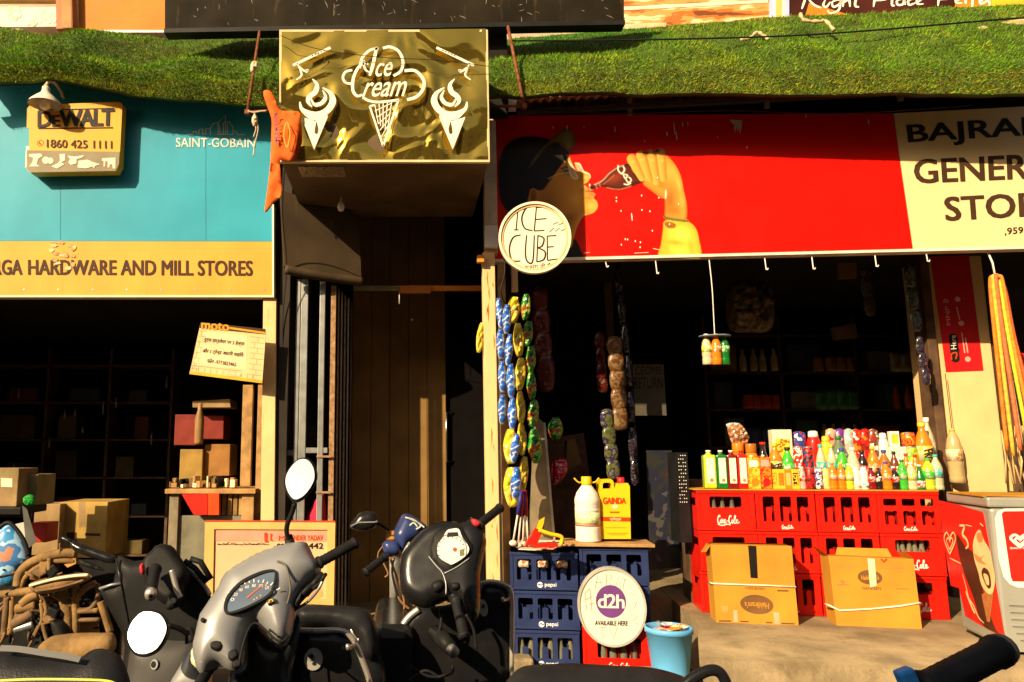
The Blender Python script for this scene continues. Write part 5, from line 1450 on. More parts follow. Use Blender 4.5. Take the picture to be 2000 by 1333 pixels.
# a plank behind carries the rear rows
fr = Fm((TH.x, TH.y, 0.38), crz)
mb = MB(); mb.box(0, cw * 4, cdp + 0.03, cdp + 0.36, 0, 3 * ch + 0.06, DWOOD, bev=0.005)
Thing("counter_chest", "dark wooden chest behind the red crates holding the rear drinks", "chest", fr, mb)
_lq = {}
def lq(c):
    k = tuple(round(x, 3) for x in c)
    if k not in _lq: _lq[k] = mat("drink %s" % (k,), c, 0.12, var=0.12, scale=20, coat=0.8)
    return _lq[k]
def pl(c):
    return mat("plastic %s" % (tuple(c),), c, 0.35, var=0.08, coat=0.2)
def pr_(c1, c2, c3):
    return printed("label %s%s%s" % (c1, c2, c3), [c1, c2, c1, c3], 30, 0.4)
Wt, Or, Ye, Gr, Dg, Rd, Dr, Bk, Bu, Te, Li, Cl, Pk, Br, Am = ((.8, .76, .66), (.78, .20, .01), (.80, .48, .03), (.05, .42, .03), (.01, .16, .02), (.62, .015, .01), (.20, .008, .01), (.02, .012, .012), (.03, .06, .28), (.04, .42, .36),
    (.45, .55, .03), (.55, .50, .30), (.72, .35, .28), (.16, .05, .02), (.42, .13, .01))
def good(kind, name, x0, x1, yt, row, cols, label, cat, base=0.0, lean=0, text=None):
    "one article on the counter; pixel columns x0-x1, top at yt"
    dep = {0: 0.055, 1: 0.15, 2: 0.26, 3: cdp + 0.10, 4: cdp + 0.22}[row]
    zb = zc + base if row < 3 else 0.38 + 3 * ch + 0.061 + base
    xm = (x0 + x1) / 2
    o = TH + (THr - TH).normalized() * 0; n_ = Vector((-math.sin(R(crz)), math.cos(R(crz)), 0))
    o = o + n_ * dep
    d = ray(xm, yt); tt = (o - CAMP).dot(n_) / d.dot(n_); top = CAMP + d * tt
    dist = tt
    h = top.z - zb; r = (x1 - x0) / 2 * dist / 1500
    # foot of the article straight under its middle
    dm = ray(xm, 950); tm = (o - CAMP).dot(n_) / dm.dot(n_); foot = CAMP + dm * tm
    fm = Fm((foot.x * .75 + top.x * .25, foot.y, zb), crz, 0, 0)
    t = Thing(name, label, cat, fm)
    a, b, c = cols
    P = lambda prof: [(r * q, h * z) for q, z in prof]
    if kind == 'pet':
        mb = MB(); mb.lathe(P([(.86, 0), (.98, .02), (.98, .10), (.90, .14), (.98, .20), (.94, .36), (.98, .55), (.98, .62), (.80, .72), (.52, .82), (.34, .88), (.32, .93)]), lq(a), seg=16); t.part("bottle_body", mb)
        mb = MB(); mb.lathe(P([(1.0, .34), (1.0, .60)]), b if not isinstance(b, tuple) else pr_(b, tuple(.6 * q for q in Wt) if b != Wt else a, b), seg=16); t.part("label_band", mb)
        mb = MB(); mb.lathe(P([(.40, .925), (.42, .94), (.42, 1.0), (.36, 1.0)]), pl(c), seg=12); t.part("cap", mb)
    elif kind == 'glass':
        mb = MB(); mb.lathe(P([(.9, 0), (.98, .03), (.98, .40), (.85, .52), (.45, .72), (.36, .94)]), lq(a), seg=16); t.part("bottle_body", mb)
        mb = MB(); mb.lathe(P([(1.0, .10), (1.0, .36)]), pr_(b, Rd, Wt), seg=16); t.part("label_band", mb)
        mb = MB(); mb.lathe(P([(.42, .93), (.44, 1.0), (.3, 1.0)]), pl(c), seg=12); t.part("cap", mb)
    elif kind == 'milk':
        mb = MB(); mb.lathe(P([(.9, 0), (.98, .03), (.98, .30), (.86, .42), (.96, .58), (.94, .76), (.72, .86), (.6, .88)]), pl(a), seg=16); t.part("bottle_body", mb)
        mb = MB(); mb.lathe(P([(1.0, .08), (1.0, .28)]), pr_(b, Wt, b), seg=16); t.part("label_band", mb)
        mb = MB(); mb.lathe(P([(.66, .87), (.68, .90), (.62, .98), (.4, 1.0)]), pl(c), seg=14); t.part("cap", mb)
    elif kind == 'can':
        mb = MB(); mb.lathe(P([(.82, .0), (.98, .05), (.98, .90), (.84, .97)]), pr_(a, b, c), seg=18); t.part("can_body", mb)
        mb = MB(); mb.lathe(P([(.86, .968), (.88, 1.0), (.80, 1.0), (.78, .985), (.01, .985)]), STEEL, seg=18); t.part("lid", mb)
    elif kind == 'squash':
        mb = MB(); mb.box(-r * .95, r * .95, -r, r, 0, h * .88, lq(a), bev=r * .25); mb.lathe(P([(.7, .88), (.36, .92), (.34, .95)]), lq(a), seg=14); t.part("bottle_body", mb)
        mb = MB(); mb.box(-r * .62, r * .62, -r * 1.02, -r * 1.003, h * .14, h * .80, pr_(b, (.7, .66, .5), b)); mb.flat(oval(0.1 * r, h * .22, r * .3, r * .3, 12), -r * 1.03, pl(Or)); t.part("label_band", mb)
        mb = MB(); mb.lathe(P([(.40, .945), (.42, 1.0), (.34, 1.0)]), pl(c), seg=12); t.part("cap", mb)
    elif kind == 'juice':
        mb = MB(); mb.prism([(-r * .95, 0), (r * .95, 0), (r * .95, h * .92), (-r * .95, h * .97)], -r * .9, r * .9, pr_(a, b, a)); t.part("carton_body", mb)
        mb = MB(); mb.flat(oval(0.1 * r, h * .2, r * .6, h * .13, 16), -r * .92, pl(b)); mb.flat(rrect(-r * .7, r * .7, h * .66, h * .86, r * .2), -r * .92, pl(c)); t.part("print", mb)
        mb = MB(); mb.lathe(P([(.3, .95), (.3, 1.0), (.2, 1.0)]), pl(Wt), seg=10); t.part("cap", mb)
    elif kind == 'box':
        mb = MB(); mb.box(-r * .97, r * .97, -r * .7, r * .7, 0, h, pl(a), bev=r * .06); t.part("carton_body", mb)
        mb = MB(); mb.prism(rrect(-r * .7, r * .7, h * .18, h * .82, r * .15), -r * .72, -r * .703, pr_(b, c, b)); t.part("print", mb)
    elif kind == 'pouch':
        mb = MB(); mb.inflate([(-r, 0), (r, 0), (r * .98, h * .5), (r, h), (-r, h), (-r * .98, h * .5)], r * .35, printed('pouch %s%s%s' % (a, b, c), [a, c, a, b], 11, 0.3, coat=.4), back=r * .3, wr=r * .12, res=12); 
        t.part("packet", mb)
        mb = MB(); mb.box(-r, r, -0.003, 0.003, h * .97, h * 1.03, pl(a)); t.part("seal", mb)
    elif kind == 'jar':
        mb = MB(); mb.lathe(P([(.85, 0), (.98, .05), (.98, .66), (.8, .76)]), lq(a), seg=18); t.part("jar_body", mb)
        mb = MB(); mb.lathe(P([(1.0, .12), (1.0, .50)]), pr_(b, Wt, b), seg=18); t.part("label_band", mb)
        mb = MB(); mb.lathe(P([(.84, .75), (.86, .78), (.86, .98), (.8, 1.0)]), pl(c), seg=18); t.part("lid", mb)
    if text:
        mb = MB(); mb.text(text, [(r * .55, h * .56), (r * .55, h * .14), (-r * .45, h * .10), (-r * .45, h * .52)][::1], -r * 1.03, INK, bold=0.03); t.part("lettering", mb)
    return t
G = [
 ('squash', "squash_bottle", 1374, 1398, 880, 0, (Li, Wt, Wt), "pale lemon squash bottle with white label at the counter's left end", "bottle"),
 ('squash', "squash_bottle", 1399, 1420, 880, 0, (Dg, Wt, Wt), "green squash bottle with white label beside the lemon squash", "bottle"),
 ('squash', "squash_bottle", 1420, 1440, 880, 0, (Dr, Wt, Wt), "dark red squash bottle next to the green squash bottle", "bottle"),
 ('squash', "squash_bottle", 1440, 1460, 880, 0, (Rd, Wt, Rd), "bright red squash bottle left of the tall orange juice cartons", "bottle"),
 ('juice', "juice_carton", 1459, 1482, 890, 0, (Ye, Or, Wt), "tall orange juice carton right of the red squash bottle", "carton"),
 ('juice', "juice_carton", 1482, 1504, 889, 0, (Or, Rd, Pk), "tall pink-topped juice carton before the small mango cartons", "carton"),
 ('box', "drink_carton", 1504, 1518, 917, 0, (Ye, Or, Ye), "first small mango drink carton, beside the pink-topped juice carton", "carton"),
 ('box', "drink_carton", 1518, 1532, 917, 0, (Ye, Or, Am), "second small mango drink carton in front of the green bottle", "carton"),
 ('box', "drink_carton", 1533, 1545, 917, 0, (Or, Ye, Pk), "small orange drink carton between the mango and yellow cartons", "carton"),
 ('box', "drink_carton", 1546, 1560, 917, 0, (Ye, Bk, Ye), "small yellow drink carton with black marks", "carton"),
 ('pet', "soda_bottle", 1561, 1574, 912, 0, (Pk, Rd, Wt), "little pinkish bottle with red label between yellow carton and dark can", "bottle"),
 ('can', "drink_can", 1573, 1592, 914, 0, (Dr, Rd, Bk), "dark red energy drink can in the front row", "can"),
 ('can', "drink_can", 1591, 1607, 914, 0, (Bu, Wt, Rd), "slim blue and silver energy drink can", "can"),
 ('can', "drink_can", 1607, 1621, 914, 0, (Cl, Li, Wt), "pale green can between blue can and orange bottles", "can"),
 ('pet', "soda_bottle", 1619, 1636, 904, 0, (Or, Or, Or), "small orange soda bottle, the one beside the pale green can", "bottle"),
 ('pet', "soda_bottle", 1636, 1652, 904, 0, (Or, Or, Ye), "small orange soda bottle with yellow cap beside the lime bottle", "bottle"),
 ('pet', "soda_bottle", 1651, 1668, 906, 0, (Li, Li, Wt), "small lime yellow soda bottle beside the milk bottles", "bottle"),
 ('milk', "milk_bottle", 1665, 1681, 913, 0, (Wt, Pk, Wt), "white milk drink bottle with pink label", "bottle"),
 ('milk', "milk_bottle", 1680, 1696, 913, 0, (Wt, Te, Wt), "white milk drink bottle with blue label", "bottle"),
 ('pet', "soda_bottle", 1694, 1711, 914, 0, (Dr, Rd, Bk), "dark red soda bottle beside the white milk bottles", "bottle"),
 ('pet', "soda_bottle", 1710, 1724, 914, 0, (Bk, Wt, Bk), "little black bottle with large white label", "bottle"),
 ('pet', "soda_bottle", 1722, 1742, 902, 0, (Or, Or, Bu), "orange soda bottle with orange label between black bottle and cola", "bottle"),
 ('pet', "soda_bottle", 1740, 1757, 914, 0, (Bk, Rd, Rd), "small cola bottle with red label in the front row", "bottle"),
 ('pet', "soda_bottle", 1755, 1773, 898, 0, (Gr, Gr, Dg), "bright green soda bottle beside the small cola", "bottle"),
 ('pet', "soda_bottle", 1771, 1791, 903, 0, (Cl, Li, Wt), "clear yellowish soda bottle between two green bottles", "bottle"),
 ('glass', "soda_bottle", 1788, 1807, 908, 0, (Dg, Wt, Wt), "green glass bottle with a square white label", "bottle"),
 ('pet', "soda_bottle", 1803, 1826, 895, 0, (Li, Gr, Gr), "lime green soda bottle with green cap near the freezer", "bottle"),
 ('pet', "water_bottle", 1820, 1841, 888, 0, (Cl, Te, Te), "clear water bottle with teal label at the counter's right end", "bottle"),
 ('pet', "soda_bottle", 1504, 1529, 866, 1, (Or, Ye, Ye), "mango drink bottle with vertical dark lettering behind the mango cartons", "bottle"),
 ('pet', "soda_bottle", 1529, 1553, 874, 1, (Gr, Gr, Bk), "large green soda bottle behind the small mango cartons", "bottle"),
 ('can', "drink_can", 1553, 1571, 872, 1, (Rd, Wt, Rd), "red and white cola can in the second row", "can"),
 ('can', "drink_can", 1572, 1591, 873, 1, (Bk, Rd, Bu), "black and red can in the second row", "can"),
 ('pet', "water_bottle", 1597, 1615, 868, 1, (Cl, Te, Te), "small water bottle with teal label behind the slim blue can", "bottle"),
 ('pet', "water_bottle", 1618, 1636, 868, 1, (Cl, Te, Li), "small water bottle with teal label behind the orange bottles", "bottle"),
 ('pet', "soda_bottle", 1636, 1659, 876, 1, (Gr, Gr, Bu), "green soda bottle with blue cap behind the lime bottle", "bottle"),
 ('pet', "soda_bottle", 1657, 1680, 874, 1, (Cl, Cl, Wt), "plain clear soda bottle behind the white milk bottles", "bottle"),
 ('pet', "soda_bottle", 1677, 1698, 880, 1, (Bk, Rd, Bk), "larger cola bottle with red and white label in the second row", "bottle"),
 ('pet', "soda_bottle", 1697, 1719, 872, 1, (Or, Or, Ye), "large orange soda bottle behind the little black bottle", "bottle"),
 ('pet', "soda_bottle", 1719, 1741, 879, 1, (Am, Bu, Bu), "amber soda bottle with blue label in the second row", "bottle"),
 ('pet', "soda_bottle", 1741, 1758, 882, 1, (Br, Wt, Bk), "brown soda bottle with white label behind the small cola", "bottle"),
 ('pet', "soda_bottle", 1765, 1781, 886, 1, (Or, Rd, Rd), "orange drink bottle with red cap behind the green soda", "bottle"),
 ('pet', "soda_bottle", 1783, 1799, 888, 1, (Or, Or, Rd), "orange drink bottle with red cap behind the glass bottle", "bottle"),
 ('jar', "honey_jar", 1432, 1457, 866, 3, (Am, Bk, Or), "amber jar with black label behind the red squash bottles", "jar"),
 ('jar', "honey_jar", 1458, 1482, 867, 3, (Or, Ye, Am), "orange honey jar with yellow band behind the juice carton", "jar"),
 ('glass', "sauce_bottle", 1480, 1506, 864, 3, (Bk, Br, Rd), "dark sauce bottle with red stopper behind the pink-topped carton", "bottle"),
 ('box', "tall_carton", 1510, 1547, 840, 3, ((.72, .72, .45), Li, Rd), "tall cream and green carton with red top", "carton"),
 ('pouch', "tube_packet", 1553, 1577, 848, 3, (Bu, Wt, Rd), "blue and white packet right of the tall cream carton", "packet"),
 ('milk', "ketchup_bottle", 1580, 1607, 842, 3, (Rd, Ye, Wt), "red sauce bottle with white cap in the rear row", "bottle"),
 ('milk', "ketchup_bottle", 1607, 1629, 852, 3, (Ye, Ye, Ye), "yellow sauce bottle beside the red sauce bottle", "bottle"),
 ('pet', "soda_bottle", 1628, 1657, 852, 3, ((.12, .16, .09), Dg, Dg), "big grey-green bottle behind the green soda with blue cap", "bottle"),
 ('pouch', "snack_packet", 1620, 1638, 843, 4, (Pk, Rd, Ye), "pinkish snack packet behind the yellow sauce bottle", "packet"),
 ('pouch', "snack_packet", 1637, 1656, 843, 4, ((.22, .03, .24), Pk, Bu), "purple snack packet behind the big grey-green bottle", "packet"),
 ('pouch', "snack_packet", 1656, 1672, 843, 3, ((.3, .5, .45), Wt, Pk), "pale teal foil packet left of the red packets", "packet"),
 ('pouch', "snack_packet", 1670, 1688, 844, 3, (Rd, Wt, Or), "red snack packet beside the pale teal packet", "packet"),
 ('pouch', "snack_packet", 1688, 1704, 843, 3, (Rd, Or, Dr), "red and orange snack packet left of the brown packet", "packet"),
 ('pouch', "snack_packet", 1704, 1721, 844, 3, (Br, Rd, Wt), "dark brown packet with red and white print", "packet"),
 ('milk', "lotion_bottle", 1721, 1740, 846, 3, (Wt, Pk, Wt), "tall white lotion bottle in the rear row", "bottle"),
 ('box', "white_carton", 1740, 1770, 873, 3, ((.62, .68, .58), Wt, (.5, .6, .5)), "white carton under the box with yellow square", "carton"),
 ('can', "tin", 1770, 1796, 872, 3, (Gr, Ye, Or), "green and yellow tin below the red tin", "tin"),
 ('pet', "soda_bottle", 1792, 1824, 826, 3, (Or, Ye, Ye), "big mango bottle with dark lettering, tallest on the counter", "bottle"),
 ('pet', "water_bottle", 1806, 1830, 816, 4, (Cl, Cl, Wt), "tall clear bottle with white cap behind the big mango bottle", "bottle"),
]
for g in G:
    txt = "FROOTI" if g[1] == "soda_bottle" and g[2] in (1504, 1792) else None
    good(*g, text=txt)
# two articles standing on the white carton and the green tin
def htop(yt): 
    o = TH + Vector((-math.sin(R(crz)), math.cos(R(crz)), 0)) * (cdp + .10)
    n_ = Vector((-math.sin(R(crz)), math.cos(R(crz)), 0)); d = ray(1770, yt)
    return (CAMP + d * ((o - CAMP).dot(n_) / d.dot(n_))).z - (0.38 + 3 * ch + 0.061)
good('box', "white_carton", 1743, 1760, 843, 3, (Wt, Ye, Li), "white box with a yellow square, on top of another carton", "carton", base=htop(872.5))
good('can', "tin", 1768, 1792, 845, 3, (Rd, Or, Ye), "red tin standing on the green and yellow tin", "tin", base=htop(871.5))
# netted bag of onions hanging left of the counter
f2 = Fm(W(1440, 850, TH.y + .42)); mb = MB()
mb.inflate(f2.LL([(1421, 834), (1436, 828), (1450, 832), (1460, 848), (1462, 862), (1450, 874), (1432, 868), (1424, 852)]), 0.06, printed("bread bag", [(0.30, 0.12, 0.05), (0.50, 0.24, 0.12), (0.22, 0.08, 0.03), (0.6, 0.42, 0.3)], 9, 0.25, coat=0.5), wr=0.05, back=0.05)
mb.inflate(f2.LL([(1418, 830), (1428, 826), (1444, 827), (1446, 832), (1426, 838)]), 0.02, mat("clear film", (0.45, 0.45, 0.48), 0.15, var=0.3), wr=0.03)
Thing("snack_bag", "clear bag of brown buns above the amber honey jars", "bag", f2, mb)
# ================================================================== chip packets
FOB = printed("blue foil", [(0.02, 0.11, 0.50), (0.03, 0.15, 0.60), (0.45, 0.50, 0.60), (0.02, 0.10, 0.45)], 13, 0.22, coat=0.5)
FOY = printed("yellow foil", [(0.62, 0.52, 0.02), (0.70, 0.60, 0.03), (0.60, 0.36, 0.03), (0.66, 0.56, 0.10)], 11, 0.25, coat=0.5)
FOG = printed("green foil", [(0.01, 0.17, 0.02), (0.02, 0.26, 0.03), (0.36, 0.40, 0.05), (0.45, 0.12, 0.03)], 11, 0.25, coat=0.5)
FOS = mat("silver foil", (0.6, 0.6, 0.58), 0.25, metal=0.6, var=0.2)
def packet(fm, m, w, h, label, group, sd):
    mb = MB()
    mb.inflate([(-w * .20, -h * .48), (w * .20, -h * .48), (w * .40, -h * .25), (w * .48, 0), (w * .40, h * .25), (w * .20, h * .48), (-w * .20, h * .48), (-w * .40, h * .25), (-w * .48, 0), (-w * .40, -h * .25)], w * .26, m, back=w * .15, wr=w * .42, res=15)
    t = Thing("chip_packet", label, "packet", fm, mb, group=group)
    mb = MB()
    n = 10
    for zz in (-h * .5, h * .455):
        vs = []
        for k in range(n + 1):
            x = -w * .22 + w * .44 * k / n
            for z_ in (zz, zz + h * .045): vs.append((x, 0.004 * math.sin(k * 2.2), z_))
        mb.add(vs, [(2 * k, 2 * k + 2, 2 * k + 3, 2 * k + 1) for k in range(n)], FOS)
    t.part("seal", mb)
    return t
ORD = ["first", "second", "third", "fourth", "fifth", "sixth", "seventh"]
protos = {}
def strip(col, m, items, Y, desc, group, rz0=0):
    for k, (cx, cy, w, h) in enumerate(items):
        p = W(cx, cy, Y)
        s = Y / 1500
        rnd = random.Random(int(cx * 7 + cy))
        rz = rz0 + rnd.uniform(-25, 25)
        fm = Fm(p, rz, rnd.uniform(-6, 6), rnd.uniform(-4, 8))
        lab = desc % ORD[k]
        if col not in protos:
            protos[col] = packet(fm, m, w * s * 1.05, h * s, lab, group, k); protos[col].wh = (w, h)
        else:
            pw, ph = protos[col].wh
            f2 = Fm(p); f2.M = fm.M @ Matrix.Diagonal((w / pw, w / pw, h / ph, 1))
            dup(protos[col], f2, lab, group)
strip("blue", FOB, [(976, 612, 16, 62), (978, 672, 18, 60), (981, 736, 17, 62), (981, 800, 17, 58)], 5.70, "%s blue chip packet from the top in the strip touching the rusty post", "blue chip packets")
strip("blue", FOB, [(990, 624, 18, 58), (994, 684, 17, 62), (998, 744, 19, 66), (1001, 808, 19, 62), (1006, 876, 19, 56), (1008, 944, 21, 60)], 5.64, "%s blue chip packet from the top in the longer right-hand strip", "blue chip packets")
strip("yellow", FOY, [(1003, 606, 26, 54), (1013, 664, 22, 66), (1016, 731, 22, 64), (1017, 796, 20, 62), (1019, 858, 20, 62), (1021, 930, 22, 74)], 5.76, "%s yellow chip packet from the top in the strip behind the blue ones", "yellow chip packets")
strip("yellow", FOY, [(997, 872, 28, 66), (1000, 952, 34, 74)], 5.70, "%s large yellow packet behind the lowest blue chip packets", "yellow chip packets", 10)
strip("yellow", FOY, [(938, 660, 16, 60)], 5.74, "%s yellow packet peeking out left of the rusty post alone", "yellow chip packets", 40)
strip("green", FOG, [(1027, 600, 20, 52), (1031, 652, 21, 52), (1036, 702, 22, 54), (1038, 754, 22, 54), (1041, 808, 23, 54), (1045, 872, 28, 66)], 5.92, "%s green chip packet from the top in the strip right of the yellow", "green chip packets")
strip("green", FOG, [(1085, 838, 30, 46)], 6.2, "%s green packet lying on the shelf edge right of the scratched board", "green chip packets")
f2 = Fm(W(1092, 922, 6.25)); mb = MB(); mb.inflate(f2.LL([(1080, 904), (1092, 894), (1106, 898), (1110, 914), (1104, 930), (1092, 944), (1080, 948), (1078, 930)]), 0.05, printed("red sweets", [(0.40, 0.01, 0.03), (0.6, 0.03, 0.08), (0.25, 0.0, 0.02), (0.65, 0.25, 0.3)], 30, 0.2, coat=0.7), wr=0.05, back=0.04)
Thing("sweet_bag", "shiny red bag of sweets hanging below the green packet", "bag", f2, mb)
# scratched board leaning behind the strips
f2 = Fm(Vector((W(1055, 900, 6.02).x, 6.02, 0)), 6, roll=1.5)
mb = MB(); a = f2.L(1042, 850); b = f2.L(1082, 1075)
mb.prism(f2.LL([(1046, 812), (1062, 826), (1084, 1085), (1030, 1085)]), 0, 0.03, mat("scratched tin board", (0.30, 0.24, 0.15), 0.5, metal=0.2, var=0.3, scale=6, dirt=0.5, dcol=(0.16, 0.09, 0.05)))
mb.ribbon([f2.L(1063, 826, -.004), f2.L(1085, 1085, -.004)], 0.02, -0.004, mat("board edge", (0.45, 0.40, 0.34), 0.4))
Thing("tin_board", "scratched tin board standing behind the chip packets", "board", f2, mb)
# whisks and spoons in a bunch
WP = mat("white plastic", (0.74, 0.66, 0.54), 0.4); WR_ = mat("whisk red", (0.50, 0.015, 0.03), 0.35); WB_ = mat("whisk blue", (0.03, 0.03, 0.22), 0.35)
f0 = W(1022, 952, 5.5)
for k, (xb, yb, m, lab) in enumerate(((1002, 1058, WB_, "leftmost blue-handled brush of the hanging bunch"), (1012, 1062, WR_, "red-handled brush next to the leftmost blue one"), (1021, 1060, WB_, "blue-handled brush in the middle of the hanging bunch"), (1031, 1060, WR_, "red-handled brush nearest the red folded toy"), (1026, 1052, WR_, "rear red-handled brush of the hanging bunch"))):
    Y = 5.45 + 0.02 * k; f2 = Fm(W(1019 + 2 * k, 958, Y)); e = f2.L(xb, yb); g = (e[0] * .48, e[1] * .48)
    t = Thing("dish_brush", lab, "brush", f2, group="bunch of brushes on the navy crate")
    mb = MB(); mb.tube([(0, 0, 0), (g[0] * .4, -.004, g[1] * .4), (g[0], -.006, g[1])], [0.007, 0.014, 0.013], m, 8); t.part("handle", mb)
    mb = MB(); mb.tube([(g[0], -.006, g[1]), (e[0], -.01, e[1])], 0.007, WP, 6); mb.inflate(oval(e[0], e[1] - 0.01, 0.028, 0.022, 14), 0.012, WP, y=-.01, sharp=True, res=6); t.part("head", mb)
f2 = Fm(W(1050, 1068, 5.42)); zt2 = 3 * bh - f2.loc.z
mb = MB(); RT = mat("red toy plastic", (0.60, 0.02, 0.012), 0.3, coat=0.3)
mb.prism(f2.LL([(1024, 1066), (1056, 1018), (1062, 1030), (1048, 1064)]), -0.02, 0.03, RT); mb.prism(f2.LL([(1040, 1062), (1088, 1060), (1088, 1068), (1040, 1070)]), -0.03, 0.05, RT)
t = Thing("red_toy", "red folded plastic dustpan with yellow edge on the navy crate", "dustpan", f2, mb)
mb = MB(); mb.prism(f2.LL([(1046, 1032), (1052, 1016), (1062, 1010), (1060, 1022), (1056, 1034)]), -0.035, -0.021, YCAP)
mb.tube(crom([(*f2.L(1050, 1034)[:1], -.04, f2.L(1050, 1034)[1]), (f2.L(1072, 1042)[0], -.05, f2.L(1072, 1042)[1]), (f2.L(1094, 1048)[0], -.05, f2.L(1094, 1048)[1]), (f2.L(1092, 1064)[0], -.05, f2.L(1092, 1064)[1])], 5), 0.014, YCAP); t.part("yellow_edge", mb)
f2 = Fm((bz.x, bz.y, 3 * bh + .002), -7.3); mb = MB(); rr = random.Random(8)
for k in range(14):
    x, y = rr.uniform(0.0, bw - .12), rr.uniform(-.01, .25); a = rr.uniform(-.5, .5); L = rr.uniform(.12, .24)
    mb.box(-L / 2, L / 2, -.05, .05, 0, .0035, (CREAM, PINK, WHITE, CREAM, PINK)[k % 5], T=Matrix.Translation((x + .07, y, .002 + .0045 * k)) @ Matrix.Rotation(a, 4, 'Z') @ Matrix.Rotation(rr.uniform(-.04, .04), 4, 'X'))
Thing("paper_pile", "pile of cream and pink papers on the topmost navy crate", "papers", f2, mb)
f2 = Fm(bfm(0, 2).w(0.03, 0.03, bh * .56)); f2 = Fm(f2.loc, -7.3); mb = MB()
for k in range(3):
    mb.inflate(rrect(k * bw * .29 + .012, k * bw * .29 + bw * .22, 0, 0.06, .01), 0.012, printed("wrapped soap", [(0.72, 0.6, 0.42), (0.5, 0.12, 0.06), (0.75, 0.66, 0.5), (0.6, 0.4, 0.25)], 20), y=0.0, wr=0.012, res=9, sharp=True)
Thing("wrappers", "pinkish wrapped packs seen through the topmost navy crate's windows", "packs", f2, mb)

# ================================================================== things inside the dark store
def slab(name, label, cat, quad, Y, m, th=0.02, extra=None, group=None):
    f = Fm(W(*quad[0], Y)); mb = MB(); mb.prism(f.LL(quad), 0, th, m)
    t = Thing(name, label, cat, f, mb, group=group)
    if extra:
        mb = MB(); extra(mb, f); t.part("lettering", mb)
    return t
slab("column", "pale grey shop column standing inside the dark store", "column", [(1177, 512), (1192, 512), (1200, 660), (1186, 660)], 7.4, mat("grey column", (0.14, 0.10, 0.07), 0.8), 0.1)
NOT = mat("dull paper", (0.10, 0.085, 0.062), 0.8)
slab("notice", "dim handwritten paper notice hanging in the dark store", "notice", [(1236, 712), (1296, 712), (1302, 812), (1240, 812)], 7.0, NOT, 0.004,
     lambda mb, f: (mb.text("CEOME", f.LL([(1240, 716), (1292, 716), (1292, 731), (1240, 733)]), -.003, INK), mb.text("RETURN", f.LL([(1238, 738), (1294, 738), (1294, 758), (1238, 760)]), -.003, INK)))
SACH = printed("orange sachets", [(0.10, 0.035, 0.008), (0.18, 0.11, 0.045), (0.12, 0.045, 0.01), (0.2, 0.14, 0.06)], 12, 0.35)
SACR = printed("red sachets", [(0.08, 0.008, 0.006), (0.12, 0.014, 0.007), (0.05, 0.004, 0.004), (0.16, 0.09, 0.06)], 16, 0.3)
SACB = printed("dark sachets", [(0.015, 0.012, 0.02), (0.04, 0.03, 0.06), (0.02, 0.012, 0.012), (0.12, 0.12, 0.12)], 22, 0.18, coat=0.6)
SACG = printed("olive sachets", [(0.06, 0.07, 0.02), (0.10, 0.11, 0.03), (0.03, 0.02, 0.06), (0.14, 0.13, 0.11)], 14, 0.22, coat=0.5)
def sachets(label, pts, w, m, Y):
    f = Fm(W(pts[0][0], pts[0][1], Y)); mb = MB(); s = Y / 1500
    for (xa, ya), (xb, yb) in zip(pts, pts[1:]):
        a, b = f.L(xa, ya), f.L(xb, yb)
        cx, cz = (a[0] + b[0]) / 2, (a[1] + b[1]) / 2; hh = abs(a[1] - b[1]) * .96; ww = w * s
        mb.inflate([(cx - ww / 2, cz - hh / 2), (cx + ww / 2, cz - hh / 2), (cx + ww / 2, cz + hh / 2), (cx - ww / 2, cz + hh / 2)], ww * .18, m, back=ww * .1, wr=ww * .15, res=7, n=3)
    return Thing("sachet_strip", label, "sachets", f, mb, group="hanging sachet strips")
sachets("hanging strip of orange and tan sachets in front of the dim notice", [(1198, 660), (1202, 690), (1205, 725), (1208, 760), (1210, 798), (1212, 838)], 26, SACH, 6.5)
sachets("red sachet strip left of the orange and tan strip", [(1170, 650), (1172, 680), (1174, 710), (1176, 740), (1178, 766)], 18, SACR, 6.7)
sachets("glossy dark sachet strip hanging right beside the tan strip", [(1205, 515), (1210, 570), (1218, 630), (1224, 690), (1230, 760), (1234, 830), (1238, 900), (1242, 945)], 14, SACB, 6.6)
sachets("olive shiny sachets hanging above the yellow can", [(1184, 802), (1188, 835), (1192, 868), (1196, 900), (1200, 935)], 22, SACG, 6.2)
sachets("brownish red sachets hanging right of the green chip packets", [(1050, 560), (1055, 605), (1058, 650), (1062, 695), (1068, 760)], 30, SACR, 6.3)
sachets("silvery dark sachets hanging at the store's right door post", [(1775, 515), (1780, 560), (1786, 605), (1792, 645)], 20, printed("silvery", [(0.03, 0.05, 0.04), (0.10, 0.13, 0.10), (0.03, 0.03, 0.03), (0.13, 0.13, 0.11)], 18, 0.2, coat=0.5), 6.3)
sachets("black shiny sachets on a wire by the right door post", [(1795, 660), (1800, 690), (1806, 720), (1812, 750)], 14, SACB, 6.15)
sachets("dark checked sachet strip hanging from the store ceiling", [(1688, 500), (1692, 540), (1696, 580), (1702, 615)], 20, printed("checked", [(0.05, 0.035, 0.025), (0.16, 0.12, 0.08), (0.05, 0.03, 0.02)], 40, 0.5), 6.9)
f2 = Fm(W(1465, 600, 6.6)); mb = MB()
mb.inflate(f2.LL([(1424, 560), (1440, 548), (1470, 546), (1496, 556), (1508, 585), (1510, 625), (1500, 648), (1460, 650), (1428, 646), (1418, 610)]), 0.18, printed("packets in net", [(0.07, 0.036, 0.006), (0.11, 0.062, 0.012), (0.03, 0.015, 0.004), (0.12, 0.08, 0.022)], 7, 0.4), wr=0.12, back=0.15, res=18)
Thing("packet_bag", "big dim net bag of yellow-brown packets hung from the ceiling", "bag", f2, mb)
